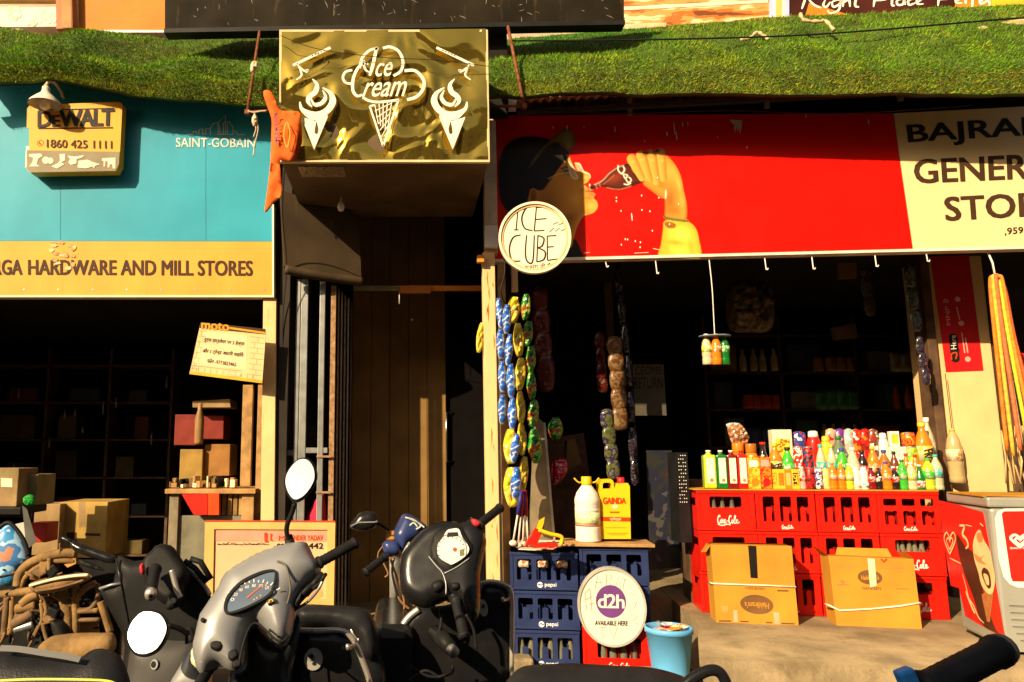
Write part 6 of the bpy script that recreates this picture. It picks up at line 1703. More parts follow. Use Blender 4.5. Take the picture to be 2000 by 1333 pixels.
slab("paper_packet", "yellowish paper packet hanging near the ceiling of the dark store", "packet", [(1637, 512), (1672, 512), (1674, 543), (1640, 545)], 6.6, mat("dull yellow paper", (0.17, 0.10, 0.025), 0.7), 0.04)
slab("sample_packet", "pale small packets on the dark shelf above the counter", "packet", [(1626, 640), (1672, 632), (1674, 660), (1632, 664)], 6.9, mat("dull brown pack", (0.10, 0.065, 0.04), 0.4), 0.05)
# racks with boxes at the back of the store
rk = Fm((W(1380, 800, 8.6).x, 8.6, 0.38))
t = Thing("shelf_rack", "tall dark shelf rack along the back of the general store", "shelf", rk)
for k in range(6):
    mb = MB(); mb.box(0, 3.4, 0, 0.35, 0.35 + 0.42 * k, 0.375 + 0.42 * k, DWOOD); t.part("shelf", mb)
for x in (0, 0.85, 1.7, 2.55, 3.37):
    mb = MB(); mb.box(x, x + 0.03, 0.0, 0.35, 0, 2.7, DWOOD); t.part("upright", mb)
rr = random.Random(21)
boxes = [((.20, .05, .04), "dark red"), ((.12, .10, .05), "olive"), ((.22, .16, .08), "tan"), ((.05, .07, .14), "navy"), ((.18, .18, .17), "grey"), ((.05, .12, .06), "dark green")]
SHP = ["floor", "second", "third", "fourth", "fifth"]
for k in range(5):
    for j in range(4):
        c, nm = boxes[(k * 4 + j + k) % 6]
        f2 = Fm(rk.w(0.05 + 0.85 * j + rr.uniform(0, .3), 0.02, 0.376 + 0.42 * k)); mb = MB()
        mb.box(0, rr.uniform(.2, .4), 0, .28, 0, rr.uniform(.16, .32), mat("stock %s" % nm, c, 0.5, var=0.3), bev=.006)
        Thing("stock_box", "%s box on the %s shelf, bay %s of the back rack" % (nm, SHP[k], ORD[j]), "box", f2, mb, group="boxes on the back rack")
STK = []
def stock(kind, c):
    m = mat("stock tone %s" % (c,), c, .45, var=.35, scale=14); mb = MB()
    if kind == 'tin': mb.lathe([(.05, 0), (.055, .01), (.055, .14), (.05, .15)], m, seg=12)
    elif kind == 'bottle': mb.lathe([(.035, 0), (.04, .02), (.04, .14), (.018, .2), (.018, .25)], m, seg=12)
    else: mb.inflate([(-.07, 0), (.07, 0), (.075, .1), (.07, .2), (-.07, .2), (-.075, .1)], .03, m, back=.02, res=7, wr=.01)
    return mb
KIN = ('tin', 'bottle', 'packet')
TON = (((.55, .08, .04), "red"), ((.52, .36, .08), "mustard"), ((.55, .48, .34), "cream"), ((.08, .30, .16), "green"), ((.10, .14, .38), "blue"), ((.42, .20, .07), "brown"))
rr = random.Random(51)
for k in range(5):
    for j in range(4):
        kind = KIN[(k + 2 * j) % 3]; c, nm = TON[(2 * k + 3 * j) % 6]; first = None
        lab = "%s %s in the row on the %s shelf, bay %s of the back rack" % (nm, kind, SHP[k], ORD[j]); grp = "%s %ss on the %s shelf, bay %s" % (nm, kind, SHP[k], ORD[j])
        for i in range(4):
            f2 = Fm(rk.w(.44 + .85 * j + .11 * i, -.02 + rr.uniform(-.03, .03), .376 + .42 * k), rr.uniform(-20, 20))
            if first is None: first = Thing("stock_" + kind, lab, kind, f2, stock(kind, c), group=grp)
            else: dup(first, f2, lab)
# black perforated basket stack, torn poster
slab("basket_stack", "black perforated basket stack beside the left red crates", "basket", [(1320, 884), (1342, 884), (1352, 1060), (1330, 1060)], 5.9, BLKPL, 0.2,
     lambda mb, f: [mb.flat(oval(*f.L(1325 + 4.2 * i + 0.04 * (y - 890), y), 0.0042, 0.0042, 6), -0.002, WHITE) for i in range(4) for y in range(890, 985, 7) if (i + y) % 5])  # white dots painted on for light through the holes
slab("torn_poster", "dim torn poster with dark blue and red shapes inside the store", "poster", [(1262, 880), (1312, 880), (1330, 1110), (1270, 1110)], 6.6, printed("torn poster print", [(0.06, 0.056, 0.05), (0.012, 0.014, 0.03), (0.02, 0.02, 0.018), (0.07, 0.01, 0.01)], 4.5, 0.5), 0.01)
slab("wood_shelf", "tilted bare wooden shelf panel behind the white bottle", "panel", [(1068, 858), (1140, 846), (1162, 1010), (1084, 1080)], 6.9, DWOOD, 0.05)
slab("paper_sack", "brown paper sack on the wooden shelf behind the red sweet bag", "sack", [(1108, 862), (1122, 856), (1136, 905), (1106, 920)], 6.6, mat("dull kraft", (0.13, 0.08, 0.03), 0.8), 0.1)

# three bottles hung as a display
f2 = RF.fm(1396, 657, 0.02)
p0 = RF.pt(1385, 507, -0.02)
mb = MB(); q = f2.I @ p0
mb.tube(crom([tuple(q), (q.x * .7, 0, q.z * .6), (q.x * .2, 0, q.z * .2), (0, 0, 0)], 5), 0.004, STRING, 5)
t = Thing("string", "white string holding the three display bottles", "string", f2, mb)
mb = MB(); mb.lathe([(0.115, 0), (0.12, 0.004), (0.115, 0.008)], mat("smoky plate", (0.20, 0.24, 0.30), 0.2), seg=24, sq=0.7)
Thing("display_disc", "thin smoky disc from which three small bottles hang", "disc", RF.fm(1396, 658, 0.02), mb)
for cx, cols, lab in ((1382, (Cl, Li, Wt), "clear bottle with lime label hanging from the disc"), (1401, (Or, Or, Ye), "orange bottle in the middle of the hanging disc"), (1417, (Dg, Gr, Bu), "green bottle with blue cap hanging from the disc")):
    f3 = RF.fm(cx, 713, 0.04 if cx == 1401 else 0.02); s = (f3.loc - CAMP).length / 1540; h = 58 * s; r = 9 * s
    t = Thing("soda_bottle", lab, "bottle", f3, group="bottles on the hanging display")
    P = lambda prof: [(r * q_, h * z_) for q_, z_ in prof]
    mb = MB(); mb.lathe(P([(.86, 0), (.98, .02), (.98, .18), (.9, .22), (.98, .3), (.98, .62), (.8, .74), (.5, .84), (.36, .9), (.34, .93)]), lq(cols[0]), seg=14); t.part("bottle_body", mb)
    mb = MB(); mb.lathe(P([(1.0, .40), (1.0, .60)]), pr_(cols[1], Wt, cols[1]), seg=14); t.part("label_band", mb)
    mb = MB(); mb.lathe(P([(.42, .92), (.44, 1.0), (.36, 1.0)]), pl(cols[2]), seg=12); t.part("cap", mb)

# pier poster, hanging bottle, ropes
fm = RF.fm(1860, 610, -0.845)
mb = MB(); mb.prism(fm.LL([(1815, 480), (1890, 478), (1921, 724), (1848, 727)]), 0, 0.004, mat("dark red poster", (0.52, 0.012, 0.014), 0.4, var=0.1))
t = Thing("poster", "red phone network poster in shade on the plastered pier", "poster", fm, mb)
mb = MB(); mb.flat(rrect(*(lambda a, b: (a[0], b[0], b[1], a[1]))(fm.L(1852, 652), fm.L(1875, 708)), 0.03), -.002, BLACK)
PKI = mat("pale red ink", (0.75, 0.35, 0.3), 0.5)
mb.text("Here", fm.LL([(1857, 683), (1856, 656), (1866, 655), (1868, 682)]), -.004, WHITE); mb.ribbon([tuple(p) for p in crom(fm.LL([(1858, 704), (1858, 692), (1868, 690), (1866, 702)]), 4)], 0.012, -.004, RI)
mb.text("MNP है", fm.LL([(1846, 636), (1841, 584), (1853, 582), (1858, 635)]), -.003, PKI)
for a, b in ((1870, 585), (1877, 632), (1890, 702)): mb.flat(oval(*fm.L(a, b), .022, .022, 18), -.003, PKI)
for st in ([(1878, 650), (1884, 690)], [(1885, 660), (1890, 690)], [(1868, 600), (1874, 625)]): mb.ribbon(fm.LL(st), .010, -.003, PKI)
t.part("lettering", mb)
f3 = RF.fm(1870, 944, -0.78); s = (f3.loc - CAMP).length / 1560
t = Thing("water_bottle", "clear brownish bottle hanging against the sunlit pier", "bottle", f3)
h, r = 88 * s, 11.5 * s
P = lambda prof: [(r * q_, h * z_) for q_, z_ in prof]
mb = MB(); mb.lathe(P([(.8, 0), (1, .02), (1, .1), (.93, .14), (1, .18), (.93, .3), (1, .34), (1, .66), (.93, .7), (.8, .8), (.45, .92), (.3, .96)]), lq((.50, .36, .16)), seg=16); t.part("bottle_body", mb)
mb = MB(); mb.lathe(P([(1.02, .4), (1.02, .62)]), pr_((.6, .45, .25), (.8, .7, .5), (.5, .2, .05)), seg=16); t.part("label_band", mb)
mb = MB(); mb.lathe(P([(.36, .955), (.38, 1.0), (.3, 1.0)]), pl((.7, .45, .1)), seg=12); t.part("cap", mb)
mb = MB(); a = f3.I @ RF.pt(1846, 730, -0.78); mb.tube([(0, 0, h), (a.x, 0, a.z)], 0.003, BLACK, 5); t.part("string", mb)
fm = RF.fm(1942, 548, -0.05)
t = Thing("rope_bundle", "bundle of orange yellow and green woven straps hanging at the right", "straps", fm)
cols = [((.72, .20, .02), 0), ((.70, .42, .05), 1), ((.70, .16, .06), 2), ((.75, .45, .25), 3), ((.50, .55, .04), 4), ((.72, .24, .03), 5), ((.36, .52, .05), 6), ((.70, .12, .03), 7)]
tops = [(1929, 552), (1933, 550), (1936, 548), (1940, 547), (1945, 549), (1949, 553), (1952, 560), (1955, 566)]
bots = [(1962, 880), (1972, 890), (1984, 880), (1990, 870), (2000, 860), (2008, 850), (2016, 850), (2024, 840)]
for (c, k), tp, bt in zip(cols, tops, bots):
    mb = MB(); m = mat("strap %d" % k, c, 0.8, var=0.25, scale=40, bump=0.3, bscale=200)
    P = [fm.L(1940, 546), fm.L(*tp), fm.L(tp[0] + (bt[0] - tp[0]) * .35 - 2, tp[1] + 110), fm.L(*bt)]
    mb.tube([(a, -0.03 - .012 * (k % 3), b) for a, b in [tuple(p) for p in crom(P, 7)]], 0.013, m, 7); t.part("strap", mb)
mb = MB(); a = fm.I @ RF.pt(1928, 490, -0.05); mb.tube([(fm.L(1940, 548)[0], -.03, fm.L(1940, 548)[1]), (a.x * .6 , -.03, a.z * .55), tuple(a)], 0.007, STRING, 6); t.part("hook", mb)
f3 = RF.fm(1980, 900, -0.1); mb = MB()
rr = random.Random(9)
for k in range(16):
    a = f3.L(1962 + 4 * k + rr.uniform(-2, 2), 840 + rr.uniform(-10, 20)); b = f3.L(1974 + 4 * k + rr.uniform(-3, 3), 945)
    mb.tube([(a[0], rr.uniform(-.05, .05), a[1]), ((a[0] + b[0]) / 2 + rr.uniform(-.01, .01), rr.uniform(-.05, .05), (a[1] + b[1]) / 2), (b[0], rr.uniform(-.05, .05), b[1])], 0.006, mat("frayed rope", (0.62, 0.42, 0.18), 0.85, var=0.4), 5)
Thing("frayed_rope", "frayed tan rope ends below the coloured straps", "rope", f3, mb)
slab("red_placard", "small red placard behind the coloured straps at the right edge", "placard", [(1978, 690), (2040, 690), (2040, 745), (1982, 748)], 6.2, mat("red placard", (0.55, 0.02, 0.02), 0.5), 0.01)
slab("cream_panel", "cream panel behind the frayed rope at the right edge", "panel", [(1966, 752), (2060, 752), (2060, 960), (1978, 960)], 6.3, PLAS, 0.03)

# ================================================================== ice cream freezer
pN = Wz(1964, 1280, 0.38); pFa = Wz(1880, 1236, 0.38)
sv = pFa - pN
frz = math.degrees(math.atan2(-sv.x, sv.y)); fd = sv.length
fm = Fm(pN, frz)
fh_ = fm.L(1938, 975)[1]; fw_ = 1.1
ENA = mat("freezer enamel", (0.29, 0.29, 0.25), 0.35, var=0.06, dirt=0.25, dcol=(0.45, 0.36, 0.22), coat=0.2)
mb = MB(); mb.box(0, fw_, 0, fd, 0.03, fh_ - 0.05, ENA, bev=0.02); mb.box(0.05, fw_ - .05, 0.05, fd - .05, 0, 0.03, BLACK)
t = Thing("ice_cream_freezer", "chest freezer with red ice cream graphics beside the cola crates", "freezer", fm, mb)
mb = MB(); mb.box(-0.012, fw_ + .01, -0.012, fd + .01, fh_ - 0.048, fh_ + 0.01, ENA, bev=0.012); t.part("lid", mb)
c8 = lambda a, b: (1700 + 0.3099 * a, 920 + 0.3099 * b)
mb = MB()
FR_ = mat("freezer red print", (0.66, 0.02, 0.012), 0.35, var=0.06)
mb.prism([fm.L(*c8(a, b)) for a, b in ((785, 300), (800, 258), (840, 238), (1300, 235), (1300, 735), (930, 735), (880, 715), (840, 670), (810, 560))], -0.002, 0, WHITE)
mb.prism([fm.L(*c8(a, b)) for a, b in ((826, 270), (840, 255), (1300, 250), (1300, 700), (895, 696), (884, 670))], -0.004, -0.002, FR_)
def heart(mb, f, cx, cy, sx, sy, w, y, m):
    for k, (s_, z_) in enumerate(((1, 1), (.55, .5))):
        P = [(0, .9), (-.7, .1), (-.95, -.45), (-.55, -.85), (-.1, -.5), (0, -.2), (.1, -.5), (.55, -.85), (.95, -.45), (.7, .1), (0, .9)]
        mb.ribbon([tuple(p) for p in crom([f.L(*c8(cx + sx * s_ * a, cy + sy * s_ * b + (4 if k else 0))) for a, b in P], 4)], w * (1 if k == 0 else .8), y - .0005 * k, m)
heart(mb, fm, 940, 440, 62, 44, 0.014, -.006, WHITE)
mb.text("QUALITY WALLS", [fm.L(*c8(*p)) for p in ((876, 480), (1010, 482), (1010, 494), (876, 494))], -.006, WHITE, bold=.02)
GR_ = mat("grey felt pen", (0.45, 0.42, 0.38), 0.6)
for st in ([(796, 300), (812, 298)], [(804, 300), (806, 330)], [(798, 332), (814, 330)], [(806, 360), (826, 358)], [(816, 360), (818, 392)], [(820, 430), (822, 468)], [(820, 430), (838, 428)], [(821, 450), (836, 448)], [(822, 468), (840, 466)], [(856, 520), (836, 524), (838, 560), (858, 562)]):
    mb.ribbon([fm.L(*c8(a, b), -.003) for a, b in st], .004, -.003, GR_)
t.part("front_print", mb)
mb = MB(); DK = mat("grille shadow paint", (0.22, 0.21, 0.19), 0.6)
mb.prism([fm.L(*c8(a, b)) for a, b in ((845, 765), (1300, 775), (1300, 1150), (905, 1140))], -.002, 0, ENA)
for k in range(6):
    y0 = 832 + 44 * k; x0 = 870 + 7 * k + (18 if k > 3 else 0) * (k - 3)
    mb.box(fm.L(*c8(x0, y0))[0], fw_ - .1, -.010, -.0025, fm.L(*c8(x0, y0 + 14))[1], fm.L(*c8(x0, y0))[1], ENA, bev=.002)
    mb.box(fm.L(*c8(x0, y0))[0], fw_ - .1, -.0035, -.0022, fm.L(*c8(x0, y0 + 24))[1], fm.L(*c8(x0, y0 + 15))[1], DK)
t.part("grille", mb)
fs_ = Fm(pN, frz - 90)
mb = MB()
S8 = lambda pts, y=0: [fs_.L(*c8(a, b), y) for a, b in pts]
mb.prism(S8([(430, 185), (560, 215), (712, 262), (780, 640), (848, 1055), (700, 975), (600, 915), (560, 740), (508, 725), (470, 480)]), -.002, 0, FR_)
lay = [-.0025]
def sp(pts, m, smooth=True):
    lay[0] -= .0006; P = S8(pts, lay[0])
    mb.flat([tuple(p) for p in crom(P, 4, True)] if smooth else P, lay[0], m)
CH = mat("chocolate print", (0.06, 0.018, 0.01), 0.35); VAN = mat("vanilla print", (0.82, 0.62, 0.30), 0.4); WAF = mat("wafer print", (0.45, 0.16, 0.05), 0.45, var=0.2, scale=30); CRM = mat("caramel print", (0.62, 0.28, 0.08), 0.4)
sp([(545, 400), (600, 480), (650, 520), (690, 640), (720, 800), (790, 1000), (845, 1045), (780, 1015), (700, 960), (650, 800), (590, 640), (556, 520)], CH)
sp([(700, 780), (780, 735), (752, 955), (735, 950)], WAF, False)
sp([(646, 470), (662, 400), (690, 372), (718, 440), (752, 500), (770, 580), (786, 680), (770, 770), (735, 770), (700, 720), (680, 640), (656, 560)], VAN)
sp([(655, 520), (690, 545), (720, 530), (700, 560), (730, 590), (690, 580), (664, 560)], CRM); sp([(668, 400), (700, 392), (706, 440), (680, 450)], CRM); sp([(700, 640), (716, 610), (748, 640), (760, 720), (744, 742), (718, 700)], CH); sp([(712, 650), (740, 660), (748, 716), (730, 712)], VAN)
lay[0] -= .001
for st, w in (([(560, 345), (592, 350), (580, 400), (604, 430), (616, 470), (600, 490)], .022), ([(580, 650), (600, 720), (620, 800), (650, 850), (680, 920), (716, 960)], .012), ([(600, 760), (640, 860), (660, 900)], .02), ([(690, 330), (712, 350)], .012), ([(596, 340), (640, 350)], .006), ([(500, 550), (570, 585)], .008)):
    mb.ribbon([tuple(p) for p in crom(S8(st, lay[0]), 5)], w, lay[0], VAN, .5)
heart(mb, fs_, 510, 455, 38, 78, 0.012, lay[0] - .001, VAN)
t.part("side_print", mb, fm=fs_)
f3 = Fm(fm.w(0, 0, fh_ + .011), frz); mb = MB(); mb.box(-.02, fw_ * .9, .03, fd - .03, .0, .006, CARD); mb.box(.0, fw_ * .6, .02, fd * .7, .0065, .0125, CARD, T=Matrix.Rotation(.04, 4, 'Z'))
Thing("cardboard_sheet", "flattened brown cardboard lying on the chest freezer", "cardboard", f3, mb)
# ================================================================== scooters
GREYP = mat("dusty grey scooter plastic", (0.30, 0.305, 0.31), 0.36, metal=0.35, var=0.12, scale=5, dirt=0.22, dcol=(0.24, 0.21, 0.16), coat=0.2)
BLKG = mat("glossy black panel", (0.011, 0.011, 0.012), 0.24, var=0.3, scale=6, dirt=0.10, dcol=(0.04, 0.035, 0.028), spec=0.32)
BLKM = mat("matt black plastic", (0.013, 0.013, 0.013), 0.5, var=0.3, scale=12, dirt=0.12, dcol=(0.045, 0.04, 0.032), spec=0.12)
RUB = mat("black rubber", (0.014, 0.014, 0.015), 0.55, var=0.3, scale=30, spec=0.15)
TRIM = mat("silver trim", (0.62, 0.58, 0.50), 0.3, metal=0.7, var=0.12)
SEATM = mat("black seat vinyl", (0.016, 0.016, 0.018), 0.42, var=0.3, scale=10, dirt=0.2, dcol=(0.10, 0.085, 0.06), bump=0.15, bscale=160, spec=0.15)
DIAL = mat("dial face", (0.10, 0.14, 0.20), 0.25, coat=0.6); DIALW = mat("white dial face", (0.62, 0.62, 0.58), 0.3, var=0.08, coat=0.4); KEYP = mat("key plate", (0.62, 0.60, 0.55), 0.3, metal=0.6)
def cs(pts, k, o):
    return [(o[0] + k * a, o[1] + k * b) for a, b in pts]
def c6(pts): return cs(pts, 0.35484, (360, 860))
def grip(t, a, b, r, parent=None):
    "a rubber grip between world points a and b with ribs and a bar end"
    f = Fm(a); d = b - a; n = 22; path = []; rs = []
    for k in range(n + 1):
        path.append(d * (k / n)); rs.append(r * (1.0 if k % 2 else 0.91))
    rs[0] = rs[1] = r * 1.18; rs[-1] = r * 1.12; rs[-2] = r * 1.12
    mb = MB(); mb.tube(path, rs, RUB, 14)
    return t.part("grip", mb, fm=f, parent=parent)
def chassis(t, fm, col, dash_y=0.0):
    "what stands below the frame: wheels, floorboard, seat"
    for y, nm in ((0.30, "front_wheel"), (-1.0, "rear_wheel")):
        T = Matrix.Translation((0, y, 0.22)) @ Matrix.Rotation(R(90), 4, 'Y')
        mb = MB(); mb.lathe([(0.12, -0.045), (0.20, -0.048), (0.22, -0.02), (0.22, 0.02), (0.20, 0.048), (0.12, 0.045)], RUB, seg=24, T=T); w = t.part(nm, mb)
        mb = MB(); mb.lathe([(0.03, -0.05), (0.125, -0.03), (0.125, 0.03), (0.03, 0.05)], STEEL, seg=16, T=T); t.part("rim", mb, parent=w)
    mb = MB(); mb.box(-0.17, 0.17, -0.55, 0.12, 0.24, 0.32, BLKM, bev=0.02); t.part("floorboard", mb)
    mb = MB(); mb.box(-0.15, 0.15, -1.45, -0.95, 0.30, 0.60, col, bev=0.06); t.part("rear_body", mb)
    mb = MB(); mb.box(-0.14, 0.14, -1.48, -0.93, 0.605, 0.68, SEATM, bev=0.035); t.part("seat", mb)
    mb = MB(); mb.tube([(0, 0.28, 0.24), (0, 0.1, 0.7)], 0.03, BLKM); t.part("fork", mb)

# --- silver-grey scooter
Ys = 2.60
gx_ = W(500, 1180, Ys).x
rt = Fm((gx_, Ys + 0.05, 0), 0)
t = Thing("scooter", "silver-grey scooter with dusty handlebar cowl and two mirrors, nearest the yellow-framed board", "scooter", rt)
f = Fm(W(500, 1190, Ys), 0, 30)
cowl = c6([(668, 562), (620, 568), (500, 592), (380, 642), (300, 690), (232, 735), (165, 845), (105, 940), (78, 985), (60, 1060), (46, 1130), (52, 1200), (75, 1270), (110, 1290), (150, 1262), (190, 1238), (250, 1265), (300, 1262), (322, 1205), (330, 1110), (352, 1045), (395, 1010), (440, 1045), (480, 1095), (528, 1122), (572, 1096), (592, 1050), (610, 960), (612, 905), (640, 850), (690, 790), (752, 722), (738, 680), (712, 640), (690, 592)])
mb = MB(); mb.inflate(f.LL(cowl), 0.075, GREYP, back=0.12, w=0.085, res=30); cw_ = t.part("handlebar_cowl", mb, fm=f)
f2 = Fm(f.w(0, -0.078, 0), 0, 30)
spd = c6([(490, 728), (430, 738), (330, 785), (262, 850), (234, 905), (240, 945), (290, 938), (380, 900), (462, 850), (488, 800), (498, 750)])
ring = c6([(497, 716), (425, 724), (318, 774), (246, 845), (220, 905), (228, 955), (292, 950), (388, 910), (474, 858), (500, 802), (508, 748)])
mb = MB(); P = [tuple(p) for p in crom(f2.LL(ring), 5, True)]; mb.prism(P, -0.006, 0.03, BLKM, holes=[[tuple(p) for p in crom(f2.LL(spd), 5, True)]]); 
mb.flat([tuple(p) for p in crom(f2.LL(spd), 5, True)], -0.001, DIAL)
di = t.part("speedometer", mb, fm=f2, parent=None)
mb = MB()
cx, cz = f2.L(*c6([(385, 900)])[0])
for k in range(15):
    a = R(172 - 9.5 * k); r0, r1 = 0.085, (0.094 if k % 2 else 0.099)
    mb.ribbon([(cx + r0 * math.cos(a), cz + .80 * r0 * math.sin(a)), (cx + r1 * math.cos(a), cz + .80 * r1 * math.sin(a))], .003, -.0025, WHITE)
for k in range(8):
    a = R(168 - 18 * k); x, z = cx + .072 * math.cos(a), cz + .058 * math.sin(a)
    mb.text(str(20 * k), [(x - .006, z + .005), (x + .006, z + .005), (x + .006, z - .005), (x - .006, z - .005)], -.0025, WHITE)
mb.ribbon(f2.LL(c6([(345, 870), (430, 800)])), .004, -.003, mat("needle red", (.7, .12, .05), .4))
for a, b in ((385, 880), (400, 870), (420, 858), (450, 800), (452, 820)): mb.flat(oval(*f2.L(*c6([(a, b)])[0]), .003, .003, 8), -.0028, mat("tell tale", (.6, .3, .2), .4))
t.part("markings", mb, fm=f2)
f3 = Fm(f.w(0, -0.0765, 0), 0, 30)
mb = MB(); mb.prism(f3.LL(c6([(455, 885), (492, 870), (498, 890), (462, 908)])), -.006, .02, mat("badge", (0.06, 0.05, 0.03), 0.4)); mb.ribbon(f3.LL(c6([(466, 900), (470, 884), (484, 880), (488, 892)])), .003, -.0065, YCAP); t.part("badge", mb, fm=f3)
# lower seam of the cowl, switches and a screw
mb = MB(); mb.tube([(a, -.004, b) for a, b in [tuple(p) for p in crom(f3.LL(c6([(300, 1250), (325, 1130), (360, 1035), (398, 1010), (450, 1050), (498, 1096), (536, 1112), (575, 1080)])), 5)]], .004, BLKM, 6); mb.tube([(a, -.003, b) for a, b in [tuple(p) for p in crom(f3.LL(c6([(512, 668), (556, 690), (574, 745), (584, 830), (566, 905)])), 5)]], .0035, mat('cowl crease', (.12, .108, .085), .5), 6); t.part("seam", mb, fm=f3)
f4 = Fm(f.w(0, -0.060, 0), 0, 30)
for k, q in enumerate(([(142, 1112), (175, 1095), (214, 1110), (208, 1148), (172, 1160), (140, 1140)], [(245, 1165), (285, 1152), (300, 1185), (270, 1215), (244, 1205)], [(270, 1215), (305, 1205), (312, 1238), (280, 1262), (262, 1245)])):
    mb = MB(); mb.inflate(f4.LL(c6(q)), .009, BLKM, back=.02, w=.006, res=8, n=3); t.part("switch", mb, fm=f4)
mb = MB(); mb.lathe([(.007, -.002), (.007, .006), (.003, .006)], BLKM, seg=12, T=Matrix.Translation((*f4.L(*c6([(106, 997)])[0])[:1], -.008, f4.L(*c6([(106, 997)])[0])[1])) @ Matrix.Rotation(R(90), 4, 'X')); t.part("screw", mb, fm=f4)
# dark inner neck below the cowl
f5 = Fm(W(490, 1260, Ys + .10), 0, 15)
mb = MB(); mb.inflate(f5.LL(c6([(330, 1060), (400, 1000), (480, 1080), (560, 1110), (620, 960), (640, 1060), (600, 1240), (560, 1420), (250, 1420), (262, 1250), (310, 1240)])), .05, BLKG, back=.06, res=16); t.part("neck_cover", mb, fm=f5)
# right switch housing and brake lever
mb = MB(); f6 = Fm(W(604, 1130, Ys + .03), 0, 20)
mb.inflate(f6.LL(c6([(600, 900), (640, 830), (700, 780), (750, 725), (768, 745), (752, 790), (700, 840), (640, 900), (612, 945)])), .03, BLKM, back=.05, res=10); t.part("switch_housing", mb, fm=f6)
g_ = grip(t, W(622, 1100, Ys + .04), W(695, 1060, Ys + .10), 0.0185)
grip(t, W(414, 1298, Ys - .05), W(380, 1352, Ys - .16), 0.0185)
mb = MB(); P0 = W(612, 1150, Ys); mb.tube([p - P0 for p in crom([W(612, 1150, Ys), W(625, 1140, Ys - .02), W(632, 1128, Ys - .03), W(636, 1122, Ys - .02)], 5)], .007, BLKM); mb.tube([p - P0 for p in crom([W(578, 1190, Ys + .05), W(602, 1175, Ys), W(624, 1148, Ys - .03), W(633, 1124, Ys - .02)], 5)], .005, STEEL); t.part("brake_lever", mb, fm=Fm(P0))
# front side lamp sliver
f7 = Fm(W(388, 1275, Ys), -25, 10); mb = MB(); mb.inflate(f7.LL(c6([(58, 1130), (78, 1180), (104, 1220), (84, 1262), (48, 1232), (44, 1170)])), .02, mat("lamp lens", (.55, .55, .30), .2, coat=.5), back=.03, res=8); t.part("indicator", mb, fm=f7)
f7 = Fm(W(372, 1310, Ys + .1), -10, 10); mb = MB(); mb.inflate(f7.LL([(376, 1262), (400, 1300), (398, 1350), (330, 1350), (352, 1300)]), .03, GREYP, back=.05, res=8); t.part("front_panel", mb, fm=f7)
def mirror(t, out, stem, Y, tilt=-6, rz=8):
    cx = sum(p[0] for p in out) / len(out); cy = sum(p[1] for p in out) / len(out)
    f = Fm(W(cx, cy, Y), rz, tilt)
    P = f.LL(out)
    mb = MB(); mb.inflate(P, .006, BLKM, back=.035, res=12)
    m = t.part("mirror", mb, fm=f)
    c = (sum(p[0] for p in P) / len(P), sum(p[1] for p in P) / len(P))
    Q = [(c[0] + (a - c[0]) * .86, c[1] + (b - c[1]) * .89) for a, b in P]
    mb = MB(); mb.prism([tuple(p) for p in crom(Q, 6, True)], -.0085, -.005, MIRROR); g = t.part("mirror_glass", mb, fm=f)
    P0 = W(*stem[0], Y)
    mb = MB(); n = len(stem); pth = [W(a, b, Y + .02 * i) - P0 for i, (a, b) in enumerate(stem)]
    mb.tube(crom(pth, 5), .0085, BLKM, 8); e = pth[-1]; mb.tube([e + Vector((-.004, 0, .03)), e, e + Vector((.004, 0, -.012))], [.011, .018, .022], RUB, 10); t.part("mirror_stem", mb, fm=Fm(P0))
mirror(t, c6([(690, 104), (725, 150), (732, 215), (705, 275), (660, 325), (610, 345), (572, 312), (549, 250), (556, 190), (596, 130), (642, 98)]), [(575, 985), (571, 1000), (562, 1022), (560, 1040), (566, 1062)], Ys + .02, tilt=22, rz=-10)
mirror(t, cs([(720, 978), (792, 994), (830, 1050), (822, 1112), (778, 1180), (712, 1210), (650, 1192), (614, 1120), (630, 1050), (672, 998)], .4, (0, 800)), [(328, 1222), (345, 1226), (360, 1234), (372, 1246)], Ys - .05, tilt=22, rz=-8)
# leg shield with keyplate
f8 = Fm(W(610, 1290, Ys + .16), 0, 5)
sh = c6([(600, 1060), (640, 1040), (740, 1050), (860, 1052), (920, 1085), (950, 1140), (985, 1230), (1010, 1300), (1040, 1500), (500, 1500), (520, 1300), (580, 1180)])
mb = MB(); mb.inflate(f8.LL(sh), .03, BLKG, back=.05, res=16); t.part("leg_shield", mb, fm=f8)
mb = MB(); mb.tube([(a, -.010, b) for a, b in [tuple(p) for p in crom(f8.LL(c6([(622, 1046), (740, 1048), (858, 1046), (915, 1078), (950, 1132), (985, 1222), (1012, 1298), (1042, 1420)])), 6)]], .010, TRIM, 8); t.part("shield_trim", mb, fm=f8)
f9 = Fm(f8.w(0, -.036, 0), 0, 5)
x, z = f9.L(612, 1288); mb = MB(); mb.prism(oval(x, z, .031, .035, 28), -.004, .02, KEYP); k_ = t.part("key_plate", mb, fm=f9)
mb = MB(); x, z = f9.L(609, 1282); mb.lathe([(.013, 0), (.013, .006), (.008, .007), (.008, .002), (.001, .002)], STEEL, seg=18, T=Matrix.Translation((x, -.004, z)) @ Matrix.Rotation(R(90), 4, 'X')); mb.prism(oval(x, z, .006, .007, 14), -.0125, -.011, BLACK)
x, z = f9.L(614, 1296); mb.prism(oval(x, z, .007, .006, 14), -.006, -.004, BLKM); t.part("lock", mb, fm=f9)
x, z = f9.L(681, 1264); mb = MB(); mb.tube([(x + .02, .02, z + .003), (x, -.03, z), (x, -.035, z + .012)], .008, TRIM, 8); t.part("bag_hook", mb, fm=f9)
